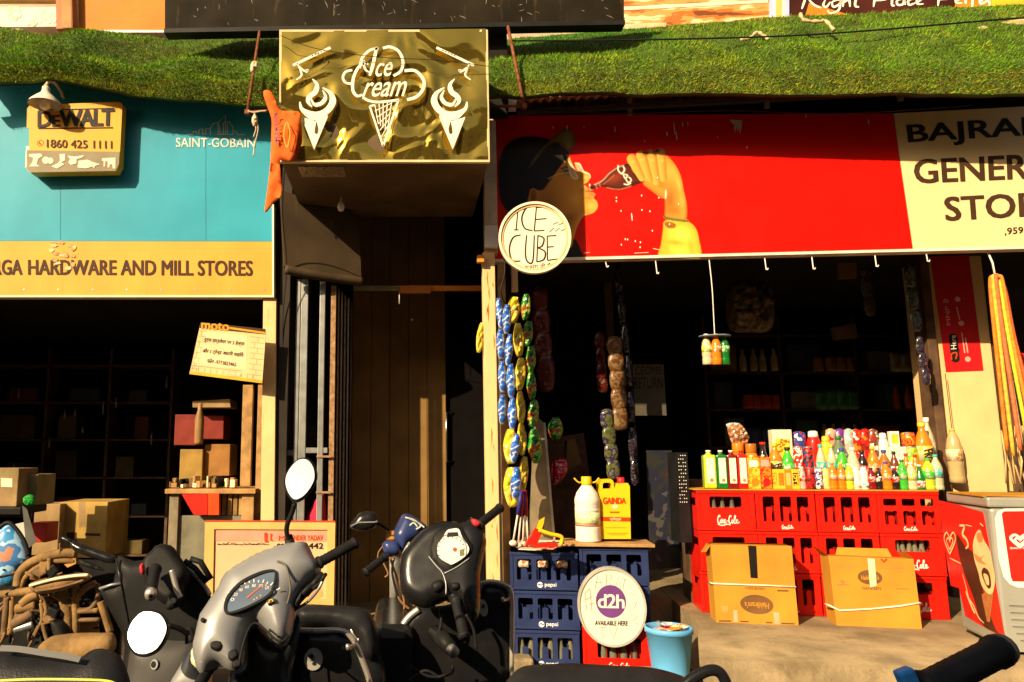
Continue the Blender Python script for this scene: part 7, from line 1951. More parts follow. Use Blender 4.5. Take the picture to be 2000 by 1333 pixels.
x, z = f9.L(598, 1242); mb = MB(); mb.lathe([(.010, 0), (.010, .006), (.004, .006)], BLKM, seg=14, T=Matrix.Translation((x, .006, z)) @ Matrix.Rotation(R(90), 4, 'X')); t.part("screw", mb, fm=f9)
chassis(t, rt, GREYP)

# --- dark scooter whose dusty tail shows behind it
Y2 = 3.35
rt = Fm((W(660, 1230, Y2).x, Y2 + .5, 0), 0)
t = Thing("scooter", "dark scooter showing only its dusty black tail behind the silver-grey one", "scooter", rt)
f = Fm(W(660, 1230, Y2), 0, 20)
mb = MB(); mb.inflate(f.LL([(576, 1200), (592, 1182), (640, 1182), (700, 1186), (722, 1196), (738, 1230), (742, 1265), (734, 1290), (712, 1284), (690, 1250), (640, 1230), (585, 1232)]), .09, SEATM, back=.16, res=16, wr=.006); t.part("seat", mb, fm=f)
mb = MB(); mb.inflate(f.LL([(590, 1225), (700, 1245), (745, 1275), (740, 1360), (600, 1360)]), .05, BLKG, back=.2, y=.05, res=10); t.part("rear_body", mb, fm=f)
f2 = Fm(W(694, 1232, Y2 - .06), 0, 10); mb = MB(); mb.tube([(a, 0, b) for a, b in f2.LL([(683, 1222), (690, 1220), (702, 1231), (700, 1252), (690, 1240), (683, 1222)])], .006, TRIM, 6); t.part("grab_loop", mb, fm=f2)
mb = MB(); T = Matrix.Translation((0, 0, .22)) @ Matrix.Rotation(R(90), 4, 'Y'); mb.lathe([(.12, -.045), (.20, -.048), (.22, -.02), (.22, .02), (.20, .048), (.12, .045)], RUB, seg=24, T=T); mb.lathe([(.03, -.05), (.125, -.03), (.125, .03), (.03, .05)], STEEL, seg=16, T=T); t.part("wheel", mb)

# --- black scooter in the middle
Yb = 3.45
rt = Fm((W(880, 1200, Yb).x, Yb + .05, 0), 0)
t = Thing("scooter", "glossy black scooter with white speedometer in front of the rusty post", "scooter", rt)
f = Fm(W(860, 1110, Yb), -10, 22)
cowl = c6([(1400, 452), (1470, 448), (1540, 452), (1575, 424), (1598, 440), (1640, 492), (1662, 560), (1645, 650), (1628, 740), (1630, 860), (1620, 965), (1585, 1000), (1540, 930), (1470, 876), (1390, 900), (1340, 925), (1265, 908), (1200, 850), (1180, 780), (1180, 700), (1200, 620), (1260, 545), (1330, 480)])
mb = MB(); mb.inflate(f.LL(cowl), .065, BLKG, back=.13, w=.06, res=28); t.part("handlebar_cowl", mb, fm=f)
f2 = Fm(f.w(0, -.063, 0), -10, 22)
rec = c6([(1360, 540), (1400, 490), (1470, 475), (1530, 480), (1565, 530), (1590, 580), (1572, 640), (1500, 700), (1440, 730), (1390, 690), (1350, 640)])
mb = MB(); mb.inflate(f2.LL(rec), .012, BLKM, back=.03, res=12); t.part("dial_surround", mb, fm=f2)
dl = [(1445, 500), (1470, 490), (1510, 490), (1532, 540), (1567, 592), (1552, 635), (1482, 682), (1455, 680), (1400, 642), (1394, 580), (1420, 542)]
f3 = Fm(f2.w(0, -.014, 0), -10, 22)
mb = MB(); mb.prism([tuple(p) for p in crom(f3.LL(c6(dl)), 3, True)], -.003, .02, DIALW); t.part("speedometer", mb, fm=f3)
mb = MB(); cx, cz = f3.L(*c6([(1468, 606)])[0])
mb.ribbon([(cx + .068 * math.cos(R(a)), cz + .068 * math.sin(R(a))) for a in range(-20, 215, 12)], .003, -.004, INK)
for k in range(12):
    a = R(205 - 20 * k); mb.ribbon([(cx + .052 * math.cos(a), cz + .052 * math.sin(a)), (cx + .062 * math.cos(a), cz + .062 * math.sin(a))], .003, -.004, INK)
mb.prism(f3.LL(c6([(1450, 510), (1505, 508), (1510, 530), (1445, 535)])), -.005, -.003, BLKM); mb.prism(f3.LL(c6([(1516, 606), (1540, 600), (1540, 636), (1516, 640)])), -.005, -.003, mat("lcd", (.16, .15, .06), .3)); mb.flat(oval(*f3.L(*c6([(1490, 604)])[0]), .009, .009, 14), -.005, RI)
t.part("markings", mb, fm=f3)
f4 = Fm(f.w(0, -.0665, 0), -10, 22)
mb = MB(); mb.tube([(a, -.002, b) for a, b in [tuple(p) for p in crom(f4.LL(c6([(1345, 640), (1385, 690), (1420, 730), (1440, 790), (1440, 850)])), 4)]], .003, GREYP, 6); mb.tube([(a, -.002, b) for a, b in [tuple(p) for p in crom(f4.LL(c6([(1430, 735), (1500, 700), (1570, 650)])), 4)]], .003, GREYP, 6); t.part("seam", mb, fm=f4)
for q in ([(1360, 790), (1410, 768), (1430, 800), (1400, 830), (1372, 830)], [(1470, 790), (1510, 785), (1515, 815), (1478, 822)]):
    mb = MB(); mb.inflate(f4.LL(c6(q)), .012, BLKM, back=.02, res=7); t.part("switch", mb, fm=f4)
mb = MB(); mb.inflate(f4.LL(c6([(1576, 430), (1605, 428), (1632, 455), (1612, 470), (1585, 462)])), .018, mat("red switch", (.62, .03, .04), .35), y=.02, back=.02, res=7); t.part("kill_switch", mb, fm=f4)
grip(t, W(935, 1026, Yb), W(977, 992, Yb + .12), .020)
grip(t, W(890, 1172, Yb - .10), W(907, 1246, Yb - .24), .022)
mb = MB(); P0 = W(889, 1175, Yb - .08); mb.tube([p - P0 for p in (W(884, 1150, Yb - .02), W(889, 1172, Yb - .09))], [.03, .026], BLKM, 12); t.part("switch_housing", mb, fm=Fm(P0))
f7 = Fm(W(790, 1110, Yb + .05), -55, 5); mb = MB(); mb.inflate(f7.LL(c6([(1240, 560), (1200, 620), (1182, 700), (1184, 780), (1215, 850), (1230, 780), (1235, 680)])), .02, mat("headlamp glass", (.5, .52, .5), .08, metal=.6), back=.03, res=8); t.part("headlamp", mb, fm=f7)
f8 = Fm(W(890, 1270, Yb + .18), 0, 4)
sh = [(806, 1196), (824, 1186), (880, 1180), (936, 1150), (948, 1138), (984, 1146), (997, 1165), (998, 1240), (998, 1310), (1000, 1400), (766, 1400), (772, 1300), (776, 1250), (788, 1215)]
mb = MB(); mb.inflate(f8.LL(sh), .03, BLKG, back=.05, res=18); t.part("leg_shield", mb, fm=f8)
mb = MB(); mb.tube([(a, -.012, b) for a, b in [tuple(p) for p in crom(f8.LL([(936, 1140), (958, 1136), (984, 1142), (998, 1160), (999, 1235), (999, 1310), (1001, 1390)]), 6)]], .011, TRIM, 8)
mb.tube([(a, -.012, b) for a, b in [tuple(p) for p in crom(f8.LL([(818, 1190), (798, 1206), (784, 1228), (776, 1256), (771, 1300), (766, 1390)]), 6)]], .016, TRIM, 8); t.part("shield_trim", mb, fm=f8)
f9 = Fm(f8.w(0, -.034, 0), 0, 4)
x, z = f9.L(944, 1188); mb = MB(); mb.prism(oval(x, z, .020, .036, 28, 8), -.004, .02, KEYP); mb.prism(oval(x - .001, z + .008, .010, .013, 18), -.009, -.004, STEEL); mb.prism(oval(x - .001, z + .008, .005, .007, 14), -.010, -.009, BLACK); t.part("key_plate", mb, fm=f9)
x, z = f9.L(985, 1172); mb = MB(); mb.tube([(x + .03, .02, z + .005), (x - .01, -.03, z), (x - .012, -.04, z + .012)], .008, TRIM, 8); t.part("bag_hook", mb, fm=f9)
P0 = W(866, 1240, Yb + .05); mb = MB(); mb.tube([p - P0 for p in (W(850, 1236, Yb + .1), W(866, 1250, Yb), W(882, 1268, Yb - .06))], [.034, .036, .030], BLKM, 12); mb.tube([p - P0 for p in (W(880, 1266, Yb - .06), W(888, 1276, Yb - .09))], [.022, .024], STEEL, 12); t.part("steering_lock", mb, fm=Fm(P0))
P0 = W(860, 1190, Yb); mb = MB()
for q in ([(860, 1188), (862, 1215), (856, 1240)], [(910, 1200), (925, 1230), (930, 1268)], [(800, 1300), (840, 1322), (880, 1316), (884, 1300)], [(800, 1330), (830, 1310), (860, 1325)]):
    mb.tube([p - P0 for p in crom([W(a, b, Yb + .02) for a, b in q], 5)], .007, RUB, 6)
t.part("cable", mb, fm=Fm(P0))
chassis(t, rt, BLKG)

# --- motorcycle behind it: mirror, grip and blue wrapped fairing
Y3 = 3.95
rt = Fm((W(770, 1100, Y3).x, Y3 + .1, 0), 0)
t = Thing("motorcycle", "motorcycle with dark blue fairing and black mirror behind the black scooter", "motorcycle", rt)
BLF = mat("dark blue fairing", (.025, .04, .13), .3, var=.35, scale=8, dirt=.2, dcol=(.12, .10, .08), coat=.3)
f = Fm(W(800, 1040, Y3), 10, 15)
mb = MB(); mb.inflate(f.LL(c6([(1150, 520), (1175, 455), (1205, 408), (1250, 412), (1340, 478), (1320, 520), (1240, 570), (1200, 612), (1170, 575)])), .05, BLF, back=.08, res=14); t.part("fairing", mb, fm=f)
mb = MB(); f2 = Fm(f.w(0, -.054, 0), 10, 15)
for st in ([(1215, 425), (1262, 438), (1300, 470), (1275, 490)], [(1235, 430), (1280, 450), (1320, 480)], [(1240, 470), (1262, 455), (1282, 476)]): mb.ribbon([tuple(p) for p in crom(f2.LL(c6(st)), 4)], .007, 0, mat("pale cyan ink", (.3, .5, .55), .5))
t.part("decal", mb, fm=f2)
f = Fm(W(762, 1068, Y3 - .05), 0, 20); mb = MB(); mb.inflate(f.LL(c6([(1090, 570), (1120, 550), (1170, 560), (1190, 600), (1175, 630), (1110, 625), (1095, 600)])), .03, BLF, back=.05, res=8); t.part("instrument_pod", mb, fm=f)
mo = [(912, 465), (958, 405), (1000, 392), (1040, 392), (1066, 440), (1052, 480), (1020, 494), (975, 502), (928, 490)]
f = Fm(W(711, 1017, Y3 - .08), 0, 0); mb = MB(); mb.inflate(f.LL(c6(mo)), .035, BLKG, back=.008, res=12); t.part("mirror", mb, fm=f)
mb = MB(); P = f.LL(c6([(916, 472), (960, 452), (1045, 450), (1062, 446)]), -.03); mb.ribbon(P, .006, -.038, GREYP); t.part("mirror_seam", mb, fm=f)
P0 = W(738, 1024, Y3 - .06); mb = MB(); mb.tube([p - P0 for p in crom([W(736, 1022, Y3 - .06), W(750, 1030, Y3 - .05), W(760, 1038, Y3), W(764, 1066, Y3)], 5)], .007, BLKM, 8); mb.box(-.02, .02, -.02, .02, -.02, .02, mat("rubber boot orange", (.5, .22, .05), .7), T=Matrix.Translation(W(762, 1045, Y3) - P0)); t.part("mirror_stem", mb, fm=Fm(P0))
grip(t, W(752, 1088, Y3 - .06), W(713, 1119, Y3 - .16), .020)
P0 = W(752, 1088, Y3); mb = MB()
for q, r_ in (([(752, 1088), (775, 1075), (800, 1072), (830, 1080)], .012), ([(748, 1098), (758, 1120), (752, 1128)], .005), ([(770, 1090), (766, 1120), (780, 1170), (800, 1190)], .006), ([(760, 1085), (775, 1130), (790, 1185), (770, 1260)], .006), ([(755, 1060), (740, 1078), (738, 1092)], .004)):
    mb.tube([p - P0 for p in crom([W(a, b, Y3) for a, b in q], 5)], r_, BLKM if r_ > .01 else mat("brown cable", (.24, .13, .06), .6), 7)
t.part("handlebar", mb, fm=Fm(P0))
for y, nm in ((0.1, "front_wheel"),):
    T = Matrix.Translation((0, y + .5, .3)) @ Matrix.Rotation(R(90), 4, 'Y'); mb = MB(); mb.lathe([(.2, -.04), (.28, -.04), (.30, -.02), (.30, .02), (.28, .04), (.2, .04)], RUB, seg=28, T=T); mb.lathe([(.03, -.04), (.20, -.02), (.20, .02), (.03, .04)], STEEL, seg=16, T=T); t.part(nm, mb)
mb = MB(); mb.tube([(0, .6, .3), (0, .15, .95)], .03, STEEL); mb.box(-.1, .1, -.5, .25, .35, .75, BLKG, bev=.05); t.part("frame", mb)

# --- dark scooter on the left
Yd = 3.05
rt = Fm((W(310, 1200, Yd).x, Yd + .05, 0), 0)
t = Thing("scooter", "matt black scooter with a red switch left of the silver-grey one", "scooter", rt)
c5 = lambda pts: cs(pts, .4, (0, 800))
f = Fm(W(330, 1130, Yd), 0, 25)
mb = MB(); mb.inflate(f.LL(c5([(748, 690), (765, 664), (835, 664), (882, 722), (925, 800), (900, 860), (880, 930), (820, 960), (740, 900), (705, 830), (690, 770), (712, 718)])), .045, BLKM, back=.10, res=18, w=.03, n=3); t.part("handlebar_cowl", mb, fm=f)
f2 = Fm(W(300, 1180, Yd + .12), 0, 6)
mb = MB(); mb.inflate(f2.LL([(228, 1094), (236, 1086), (262, 1096), (310, 1092), (366, 1106), (402, 1142), (412, 1165), (405, 1240), (392, 1310), (390, 1400), (246, 1400), (244, 1262), (232, 1225), (210, 1185), (196, 1156), (200, 1146), (222, 1138)]), .018, BLKM, back=.06, res=18, w=.012, n=2)
mb.tube([(a, -.02, b) for a, b in f2.LL([(230, 1090), (240, 1140), (262, 1260), (268, 1330)])], .004, BLKG, 6); mb.tube([(a, -.02, b) for a, b in f2.LL([(198, 1150), (222, 1142), (240, 1140)])], .006, GREYP, 6); t.part("leg_shield", mb, fm=f2)
mb = MB(); mb.tube([(a, -.02, b) for a, b in [tuple(p) for p in crom(f2.LL([(366, 1108), (384, 1124), (402, 1144), (413, 1162)]), 5)]], .009, TRIM, 8); t.part("shield_trim", mb, fm=f2)
f3 = Fm(W(320, 1300, Yd + .02), 0, 10); mb = MB(); mb.inflate(f3.LL([(262, 1262), (300, 1252), (345, 1252), (382, 1262), (386, 1340), (380, 1400), (250, 1400), (250, 1300)]), .04, mat("dark grey panel", (.055, .053, .050), .45, var=.2, dirt=.2, dcol=(.14, .12, .08)), back=.06, res=12); t.part("inner_panel", mb, fm=f3)
x, z = f3.L(302, 1298, -.04); mb = MB(); mb.prism(oval(x, z, .014, .018, 20), -.046, 0, STEEL); mb.prism(oval(x - .003, z, .009, .012, 16), -.048, -.046, BLACK); t.part("key_lock", mb, fm=f3)
grip(t, W(303, 1112, Yd - .08), W(295, 1156, Yd - .22), .021)
P0 = W(295, 1158, Yd - .23); mb = MB(); mb.tube([Vector(), W(294, 1164, Yd - .25) - P0], [.022, .020], TRIM, 14); mb.tube([W(294, 1164, Yd - .25) - P0, W(294, 1165, Yd - .252) - P0], .008, BLKM, 10); t.part("bar_end", mb, fm=Fm(P0))
f4 = Fm(W(278, 1112, Yd - .06), 0, 10); mb = MB(); mb.inflate(f4.LL(c5([(684, 760), (700, 752), (708, 790), (700, 808), (684, 795)])), .016, mat("red switch", (.62, .03, .04), .35), back=.02, res=7); t.part("kill_switch", mb, fm=f4)
f5 = Fm(W(340, 1150, Yd - .10), 0, 8); mb = MB(); mb.tube([(a, 0, b) for a, b in [tuple(p) for p in crom(f5.LL(c5([(838, 785), (850, 830), (862, 880), (880, 920)])), 5)]], .011, TRIM, 8)
mb.inflate(f5.LL(c5([(830, 900), (862, 890), (880, 925), (870, 960), (830, 980), (808, 968), (818, 930)])), .014, BLKM, back=.02, res=8); x, z = f5.L(341, 1173); mb.prism(oval(x, z, .010, .010, 16), -.022, -.01, TRIM); t.part("brake_lever", mb, fm=f5)
P0 = W(390, 1100, Yd + .1); mb = MB()
for q in ([(360, 1096), (380, 1110), (404, 1138)], [(372, 1092), (392, 1098), (412, 1132)]): mb.tube([W(a, b, Yd + .08) - P0 for a, b in q], .012, BLKM, 8)
t.part("lever_arm", mb, fm=Fm(P0))
chassis(t, rt, BLKG)

# --- seats, rail and grip of vehicles nearest the camera
def seatbike(label, out, Y, tilt, h, extra=None, kind="motorcycle"):
    cx = sum(p[0] for p in out) / len(out)
    rt = Fm((W(cx, 1300, Y).x, Y, 0), 0)
    t = Thing(kind, label, kind, rt)
    f = Fm(W(cx, 1310, Y), 0, tilt); mb = MB(); mb.inflate(f.LL(out), h, SEATM, back=.12, res=18, n=6); t.part("seat", mb, fm=f)
    zb = W(cx, 1340, Y).z - .10
    mb = MB(); mb.box(-.26, .30, -.12, .16, .30, max(.4, zb - .12), BLKG, bev=.05); t.part("rear_body", mb)
    T = Matrix.Translation((0.05, 0, .28)) @ Matrix.Rotation(R(90), 4, 'X'); mb = MB(); mb.lathe([(.17, -.05), (.26, -.05), (.28, -.02), (.28, .02), (.26, .05), (.17, .05)], RUB, seg=26, T=T); mb.lathe([(.03, -.04), (.17, -.02), (.17, .02), (.03, .04)], STEEL, seg=16, T=T); t.part("rear_wheel", mb)
    if extra: extra(t, f)
    return t
def ex1(t, f):
    P0 = W(1380, 1325, 2.3); mb = MB(); mb.tube([p - P0 for p in crom([W(1330, 1345, 2.3), W(1352, 1326, 2.3), (W(1385, 1310, 2.3)), W(1408, 1316, 2.3), W(1424, 1350, 2.3)], 6)], .016, BLKG, 10); t.part("grab_rail", mb, fm=Fm(P0))
seatbike("parked two-wheeler with smooth black seat and rail at the bottom centre", [(985, 1345), (1000, 1318), (1022, 1302), (1060, 1298), (1120, 1296), (1200, 1300), (1270, 1304), (1320, 1316), (1350, 1330), (1372, 1350), (1372, 1420), (985, 1420)], 2.35, 35, .05, ex1, "scooter")
def ex2(t, f):
    f2 = Fm(f.w(0, -.055, 0), 0, 30); mb = MB(); mb.ribbon([tuple(p) for p in crom(f2.LL([(2, 1268), (40, 1270), (90, 1278), (130, 1284), (158, 1290)]), 5)], .016, -.008, mat("grey stripe", (.10, .10, .10), .4)); t.part("stripe", mb, fm=f2)
    mb = MB(); mb.ribbon([tuple(p) for p in crom(f2.LL([(0, 1334), (80, 1331), (200, 1333), (230, 1340)]), 5)], .006, -.02, mat("lime trim", (.45, .5, .05), .4)); t.part("trim", mb, fm=f2)
seatbike("parked motorcycle with black hump seat and grey stripe in the bottom left corner", [(-60, 1268), (0, 1266), (40, 1267), (100, 1278), (150, 1286), (180, 1270), (205, 1268), (232, 1280), (248, 1310), (256, 1350), (250, 1420), (-60, 1420)], 2.2, 25, .05, ex2)
Yn = 1.12
rt = Fm((W(1820, 1333, Yn).x, Yn, 0), 0)
t = Thing("motorcycle", "motorcycle showing only a ribbed handlebar grip and blue switch at bottom right", "motorcycle", rt)
a, b = W(1800, 1350, Yn - .03), W(1950, 1272, Yn + .05)
grip(t, a, b, .0215)
P0 = b; mb = MB(); d = (b - a).normalized(); mb.tube([Vector(), d * .012], [.0235, .022], mat("grip end", (.16, .14, .12), .5), 16); mb.tube([d * .012, d * .0125], .011, BLKM, 12); t.part("bar_end", mb, fm=Fm(P0))
P0 = W(1790, 1345, Yn - .03); mb = MB(); mb.box(-.035, .02, -.03, .03, -.05, .0, BLKM, bev=.01, T=Matrix.Rotation(R(-25), 4, 'Y')); mb.tube([Vector((0, 0, -.02)), Vector((-.35, -.05, -.22))], .014, BLKM); mb.tube([Vector((-.35, -.05, -.22)), Vector((-.35, .2, -.9))], .03, STEEL); t.part("handlebar", mb, fm=Fm(P0))
P0 = W(1771, 1322, Yn - .04); mb = MB(); mb.box(-.011, .011, -.008, .012, -.012, .010, mat("blue switch", (.03, .22, .62), .35), bev=.004, T=Matrix.Rotation(R(-20), 4, 'Y')); t.part("switch", mb, fm=Fm(P0))
T = Matrix.Translation((-.35, .25, .28)) @ Matrix.Rotation(R(90), 4, 'Y'); mb = MB(); mb.lathe([(.17, -.05), (.26, -.05), (.28, -.02), (.28, .02), (.26, .05), (.17, .05)], RUB, seg=26, T=T); mb.lathe([(.03, -.04), (.17, -.02), (.17, .02), (.03, .04)], STEEL, seg=16, T=T); t.part("front_wheel", mb)

# ================================================================== dusty stripped motorcycle on the left
Yw = 4.3
TAN = mat("dust-caked metal", (.25, .15, .058), .85, var=.45, scale=9, dirt=.45, dcol=(.16, .09, .04), bump=.4, bscale=45)
BRW = mat("brown dusty metal", (.17, .10, .05), .7, var=.4, scale=12, dirt=.4, dcol=(.36, .24, .12))
cw5 = lambda pts: cs(pts, .2925, (0, 880))
rt = Fm((W(110, 1200, Yw).x, Yw, 0), 0)
t = Thing("motorcycle", "dust-caked stripped tan motorcycle beside the blue flowered shield", "motorcycle", rt)
def wpart(nm, pts, h, m, Y=Yw, tilt=10, rz=0, back=.04, res=12, lump=.01):
    q = cw5(pts); cx = sum(p[0] for p in q) / len(q); cy = sum(p[1] for p in q) / len(q)
    f = Fm(W(cx, cy, Y), rz + 14 * math.sin(cx), tilt + 8 * math.cos(cy)); mb = MB(); P = f.LL(q); mb.prism(P, -h * .2, .012, m)
    c_ = (sum(p[0] for p in P) / len(P), sum(p[1] for p in P) / len(P)); pass
    return t.part(nm, mb, fm=f)
def tubes(nm, lst, Y=Yw):
    P0 = W(*cw5([lst[0][0][0]])[0], Y); mb = MB()
    for q, r_, m in lst: mb.tube([p - P0 for p in crom([W(a, b, Y) for a, b in cw5(q)], 6)], r_, m, 9)
    return t.part(nm, mb, fm=Fm(P0))
tubes("front_cowl_frame", [([(118, 905), (132, 830), (180, 770), (250, 730), (330, 705), (420, 688), (510, 690)], .026, TAN), ([(140, 915), (170, 850), (230, 795), (320, 745), (420, 735), (505, 740)], .016, TAN), ([(215, 752), (235, 800)], .012, BRW), ([(320, 712), (330, 748), (345, 800)], .014, TAN), ([(160, 790), (185, 850)], .010, BRW)])
wpart("shade_plate", [(150, 880), (200, 810), (300, 750), (505, 735), (560, 815), (330, 860), (215, 900)], .01, BLKM, Y=Yw + .06)  # flat dark plate stands in for shade inside the cowl arch
q = cw5([(190, 900), (250, 868), (340, 846), (470, 826), (565, 818), (612, 840), (590, 868), (505, 905), (405, 940), (300, 958), (225, 950)])
f = Fm(W(115, 1140, Yw - .05), 0, 15); mb = MB(); mb.inflate(f.LL(q), .045, TAN, back=.06, w=.05, res=16); t.part("fuel_tank", mb, fm=f)
tubes("tank_rail", [([(200, 905), (330, 868), (470, 842), (590, 832)], .008, CREAM), ([(240, 940), (400, 915), (560, 868)], .007, BRW)], Yw - .10)
wpart("headlamp_bracket", [(432, 706), (508, 700), (512, 756), (455, 782), (430, 758)], .03, mat("orange tan", (.36, .19, .05), .8, var=.3))
q = cw5([(330, 1120), (370, 1110), (430, 1140), (465, 1200), (470, 1260), (380, 1262), (350, 1190)])
f = Fm(W(118, 1220, Yw), 0, 5); mb = MB(); mb.inflate(f.LL(q), .05, RUB, back=.06, res=10); t.part("tyre", mb, fm=f)
tubes("leg_frame", [([(410, 940), (440, 1040), (455, 1130), (452, 1230)], .030, TAN), ([(505, 905), (500, 1000), (508, 1120), (505, 1230)], .020, TAN), ([(440, 1040), (500, 1010), (560, 930), (640, 888)], .018, TAN), ([(648, 890), (655, 980), (600, 1060), (510, 1066)], .014, BRW), ([(670, 1010), (700, 1100), (735, 1215)], .020, TAN), ([(500, 1075), (660, 1068)], .016, TAN), ([(500, 1135), (665, 1130)], .012, BRW), ([(520, 960), (600, 1010), (640, 1050)], .010, BLKM), ([(600, 1040), (610, 1075)], .008, BLKM)], Yw + .03)
wpart("lower_plate", [(512, 1142), (655, 1138), (658, 1178), (620, 1180), (618, 1192), (660, 1192), (662, 1225), (512, 1225)], .02, mat("orange tan", (.36, .19, .05), .8), Y=Yw + .12)
q = cw5([(330, 1250), (420, 1228), (560, 1218), (680, 1218), (760, 1224), (768, 1330), (640, 1420), (330, 1420), (250, 1330)])
f = Fm(W(160, 1270, Yw - .1), 0, 25); mb = MB(); mb.inflate(f.LL(q), .06, TAN, back=.06, w=.10, res=14, wr=.012); t.part("mudguard", mb, fm=f)
P0 = W(60, 1150, Yw); mb = MB()
for q, r_, m in (([(50, 980), (40, 1100), (28, 1240)], .02, BRW), ([(85, 970), (80, 1100), (66, 1230)], .016, TAN), ([(-20, 968), (120, 950), (270, 930)], .022, TAN), ([(100, 1195), (160, 1180), (225, 1160)], .022, STEEL), ([(260, 940), (290, 1000), (310, 1060), (300, 1110)], .012, TAN), ([(150, 1030), (200, 985), (260, 960)], .028, TAN),
                 ([(90, 1160), (150, 1130), (220, 1080)], .030, BRW), ([(270, 1160), (230, 1240), (190, 1320)], .008, BRW), ([(285, 1150), (310, 1250), (345, 1330)], .012, BRW), ([(255, 1170), (215, 1250)], .007, TAN), ([(110, 1060), (180, 1050), (240, 1030)], .026, TAN), ([(275, 1020), (285, 1120), (270, 1165)], .012, TAN), ([(400, 620), (402, 690)], .006, BRW), ([(330, 720), (330, 800)], .012, TAN), ([(470, 870), (580, 840)], .012, CREAM)):
    mb.tube([p - P0 for p in crom([W(a, b, Yw - .02) for a, b in cw5(q)], 5)], r_, m, 8)
rr = random.Random(77)
for k in range(34):
    x, y = rr.uniform(20, 420), rr.uniform(760, 1250); L = rr.uniform(60, 220); a = rr.uniform(0, 3.14)
    q = [(x, y), (x + L * .5 * math.cos(a) + rr.uniform(-25, 25), y + L * .5 * math.sin(a)), (x + L * math.cos(a), min(1290, max(735, y + L * math.sin(a))))]
    mb.tube([p - P0 for p in crom([W(u, v, Yw + rr.uniform(-.06, .10)) for u, v in cw5(q)], 4)], rr.uniform(.004, .012), (BRW, TAN, BLKM, BRW)[k % 4], 6)
mb.box(-.42, .42, .22, .25, -.62, .12, BLKM)  # dark panel added behind the tangle, stands in for shaded gaps
for k, (x, y) in enumerate(((150, 1080), (200, 1110), (240, 1060), (130, 1120), (330, 1120), (360, 1080), (280, 800), (300, 780), (360, 800), (250, 830))):
    mb.box(-.03, .03, -.03, .03, -.025, .025, (BRW, TAN, BLKM)[k % 3], bev=.008, T=Matrix.Translation(W(*cw5([(x, y)])[0], Yw) - P0) @ Matrix.Rotation(k * .7, 4, 'Y'))
t.part("engine_frame", mb, fm=Fm(P0))
f = Fm(W(170, 1080, Yw - .05), 0, 15); mb = MB(); mb.inflate(f.LL(cw5([(395, 590), (425, 570), (500, 605), (600, 645), (765, 705), (768, 750), (700, 748), (600, 712), (500, 675), (470, 640), (420, 608)])), .03, BLKG, back=.05, res=14); mb.inflate(f.LL(cw5([(528, 728), (600, 748), (682, 785), (690, 805), (610, 790), (540, 765)])), .02, BLKM, back=.03, res=9); t.part("handlebar_cover", mb, fm=f)
T = Matrix.Translation((W(95, 1290, Yw).x - rt.loc.x, .15, .28)) @ Matrix.Rotation(R(75), 4, 'Y'); mb = MB(); mb.lathe([(.2, -.04), (.26, -.045), (.28, -.02), (.28, .02), (.26, .045), (.2, .04)], RUB, seg=26, T=T); mb.lathe([(.03, -.04), (.20, -.02), (.20, .02), (.03, .04)], BRW, seg=16, T=T); t.part("front_wheel", mb)
# blue flowered shield of another bike, windscreen
f = Fm(W(20, 1080, Yw + .1), 0, 8)
mb = MB(); mb.inflate(f.LL(cw5([(-60, 540), (0, 520), (62, 488), (120, 538), (170, 620), (192, 700), (190, 752), (130, 800), (112, 885), (0, 922), (-60, 930)])), .05, printed("blue flowers", [(.62, .70, .78), (.04, .28, .62), (.35, .58, .78), (.05, .18, .45), (.45, .2, .12)], 5.5, .35, coat=.3), back=.06, res=16)
t = Thing("leg_guard", "white shield with blue flower print at the far left edge", "guard", f, mb)
mb = MB(); mb.tube([(a, -.01, b) for a, b in [tuple(p) for p in crom(f.LL(cw5([(-60, 535), (0, 515), (62, 484), (122, 536), (172, 618), (196, 705)])), 5)]], .012, BLKM, 8); t.part("rim", mb)
f = Fm(W(60, 1030, Yw + .3), 20, 0); mb = MB(); mb.prism(f.LL(cw5([(148, 368), (180, 392), (243, 612), (190, 655), (170, 600)])), 0, .01, mat("dull aluminium", (.32, .31, .27), .4, metal=.6, var=.2)); mb.prism(f.LL(cw5([(80, 500), (165, 480), (172, 590), (120, 540)])), .02, .03, WHITE)
Thing("metal_sheet", "bent grey metal sheet standing behind the flowered shield", "sheet", f, mb)

# ================================================================== inside the hardware shop
def bx3(name, label, cat, x0, y0, x1, y1, Y, m, d=.3, group=None, bev=.006, extra=None):
    f = Fm(W(x0, y1, Y)); a = f.L(x0, y0); b = f.L(x1, y1); mb = MB(); mb.box(a[0], b[0], 0, d, b[1], a[1], m, bev=bev)
    t = Thing(name, label, cat, f, mb, group=group)
    if extra: mb = MB(); extra(mb, f); t.part("print", mb)
    return t
OLV = mat("olive cardboard", (.25, .21, .085), .8, var=.3, scale=6, dirt=.3, dcol=(.2, .16, .07)); TANB = mat("tan cardboard", (.30, .20, .09), .8, var=.3, scale=6, dirt=.3, dcol=(.22, .14, .06))
bx3("carton", "tan box at the left edge on a dark shelf in the hardware shop", "carton", -40, 915, 32, 990, 5.6, TANB, extra=lambda mb, f: (mb.flat(f.LL([(2, 934), (24, 935), (24, 952), (2, 951)]), -.001, CREAM), mb.ribbon(f.LL([(-40, 925), (32, 926)]), .03, -.001, OLV)))
bx3("carton", "olive box right of the tan one at the left edge", "carton", 34, 927, 70, 988, 5.75, OLV)
bx3("shelf_bar", "dark pipe-like shelf edge under the tan and olive boxes", "shelf", -60, 992, 40, 1006, 5.5, BLKM, .4)
f = Fm(W(58, 978, 5.6)); mb = MB(); mb.inflate(f.LL([(46, 972), (58, 966), (68, 972), (66, 986), (54, 988), (46, 982)]), .03, mat("green plastic", (.02, .28, .04), .4), wr=.02); Thing("green_bundle", "small green plastic bundle below the olive box", "bundle", f, mb)
